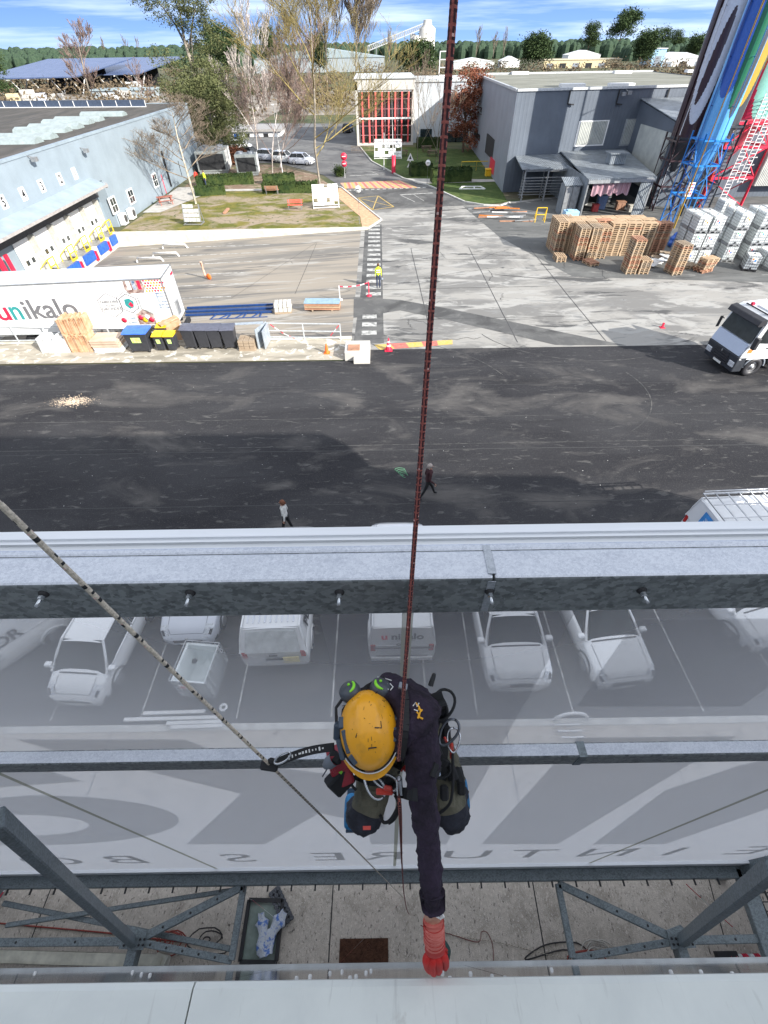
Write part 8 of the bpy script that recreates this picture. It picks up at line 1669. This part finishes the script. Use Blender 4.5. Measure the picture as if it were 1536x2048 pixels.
def sign(label, px, py, h_, plates, pole=m_steel, cat='sign', r_=.035):
    t = thing('sign_post', label, cat, G(px, py, .03)); v = MB(); v.tube([(0, 0, 0), (0, 0, h_)], r_, 8); v.build('pole', pole, t)
    for (kind, z_, s_, mat) in plates:
        v = MB()
        if kind == 'round': v.lathe([(.001, .0), (s_, .0), (s_, .03), (.001, .03)], (0, -.04, z_), 20, axis=(0, -1, 0))
        elif kind == 'tri': v.prism([(-s_, -.05, z_-s_*.8), (s_, -.05, z_-s_*.8), (0, -.05, z_+s_)], (0, .03, 0))
        else: v.box(-s_, s_, -.06, -.03, z_-s_, z_+s_)
        o = v.build('plate', mat, t); v = MB()
        if kind == 'round': v.box(-s_*.6, s_*.6, -.08, -.072, z_-.04, z_+.04)
        if kind == 'tri': v.prism([(-s_*.4, -.058, z_-s_*.45), (s_*.4, -.058, z_-s_*.45), (0, -.058, z_+s_*.45)], (0, .004, 0))
        if v.f: v.build('symbol', m_trim if mat is m_wht else m_wht, o)
    return t
sign('round white sign on a tall grey pole at the corner of the green', 719, 448, 3.1, (('round', 3.0, .30, m_wht),)); sign('red round signs stacked on a post at the junction', 690, 356, 2.7, (('round', 2.4, .42, m_red), ('round', 1.6, .36, m_red)), m_wht)
sign('white triangular warning sign in front of the dark hedge', 820, 340, 1.9, (('tri', 1.5, .5, m_wht), ('tri', .7, .45, m_wht))); sign('round white sign turned sideways beside the long hedge', 854, 369, 2.6, (('round', 2.3, .32, m_wht),)); sign('plain white post on the grass beside the white mast', 768, 339, 4.2, (), m_wht, 'post', .09); sign('blue parking sign near the mulch beds', 478, 296, 1.8, (('sq', 1.5, .5, m_bluep),))
fm = thing('mast', 'tall leaning white mast with a red base in front of the office', 'mast', G(787, 346, .03)); v = MB(); v.tube([(0, 0, 0), V(783, 168, fm.location.y)-fm.location], [.10, .05], 10); v.build('pole', m_wht, fm); v = MB(); v.lathe([(.28, 0), (.28, 2.0), (.001, 2.05)], n=14); v.build('base', m_red, fm)
fm2 = thing('lamp_post', 'slim pale lamp post in front of the birches', 'street lamp', G(565, 345, .03)); v = MB(); v.tube([(0, 0, 0), (0, 0, 7.5)], [.07, .04], 8); v.build('pole', m_wht, fm2); v = MB(); v.box(-.12, .12, -.5, 0, 7.4, 7.5); v.build('lamp_head', m_pr, fm2)
# chillers
for px, py, w_, d_, h_, n_, lb in ((428, 348, 4.2, 5.5, 2.6, 4, 'large grey chiller unit with four fans by the warehouse corner'), (497, 352, 3.0, 2.4, 2.4, 2, 'small grey chiller unit with a dark louvre behind the hedge')):
    t = thing('chiller', lb, 'chiller', G(px, py, .04), .12); v = MB(); v.box(-w_/2, w_/2, 0, d_, .3, h_); v.box(-w_/2+.1, w_/2-.1, .1, d_-.1, 0, .3); v.build('casing', M('chiller_grey', (.22, .24, .24), rough=.5), t, bevel=.02); v = MB(); v.box(-w_/2+.25, w_/2-.25, -.03, 0, .5, h_-.3); v.build('louvre', m_dark, t)
    for i in range(n_): v = MB(); v.lathe([(.45, 0), (.45, .25), (.40, .25), (.38, .05), (.001, .05)], (-w_/4+(i % 2)*w_/2, d_*(.25+.5*(i//2)) if n_ > 2 else d_/2, h_), 14); v.build('fan', m_gplas, t)
    for i in range(6): v = MB(); y = d_*(i+.5)/6; v.bar((w_/2+.03, y, .3), (w_/2+.03, y, h_), .06); v.build('rib', m_wht, t)
# clutter in the works yard beyond the warehouse roof
for i, (px, py, w_, h_, mt, lb) in enumerate(((30, 212, 3.2, 3.0, m_cream, 'stack of cream crates at the far left beyond the warehouse roof'), (60, 206, 4.0, 3.4, m_conc, 'stack of pale concrete pipes in the works yard'), (112, 208, 5.5, 2.6, m_conc, 'long stack of pale blocks in the works yard'), (88, 212, 2.2, 3.2, m_cars, 'grey site cabin beyond the warehouse roof'), (222, 206, 4.5, 2.4, m_pr, 'pale container beyond the warehouse roof'), (252, 196, 5.0, 2.2, m_conc, 'long pale heap of blocks near the tall evergreen'), (268, 178, 6.0, 2.5, m_pr, 'white heap of slabs under the solar shed'), (55, 216, 1.2, 1.2, m_yelp, 'small yellow bin in the works yard'))):
    t = thing('material_stack', lb, 'stack', G(px, py)); rr = random.Random(i+50)
    for r_ in range(3):
        v = MB(); z0 = h_*r_/3; x = -w_/2
        while x < w_/2-.2: q = rr.uniform(.6, 1.3); v.box(x, min(w_/2, x+q)-.08, rr.uniform(-.2, .1), 2.2, z0+.04, z0+h_/3*rr.uniform(.85, 1)); x += q
        v.build('layer', mt, t)
v = MB(); a, b = G(735, 325, 0), G(700, 340, 0)
pf = thing('picket_fence', 'low weathered picket fence at the foot of the office', 'fence', G(715, 305)); v = MB()
for i in range(22): v.bar((i*.22-1.0, 0, 0), (i*.22-1.0, 0, .95), .09, .03)
v.build('picket', m_wood2, pf); v = MB(); v.bar((-1.1, .03, .3), (3.8, .03, .3), .05); v.bar((-1.1, .03, .75), (3.8, .03, .75), .05); v.build('rail', m_wood2, pf)
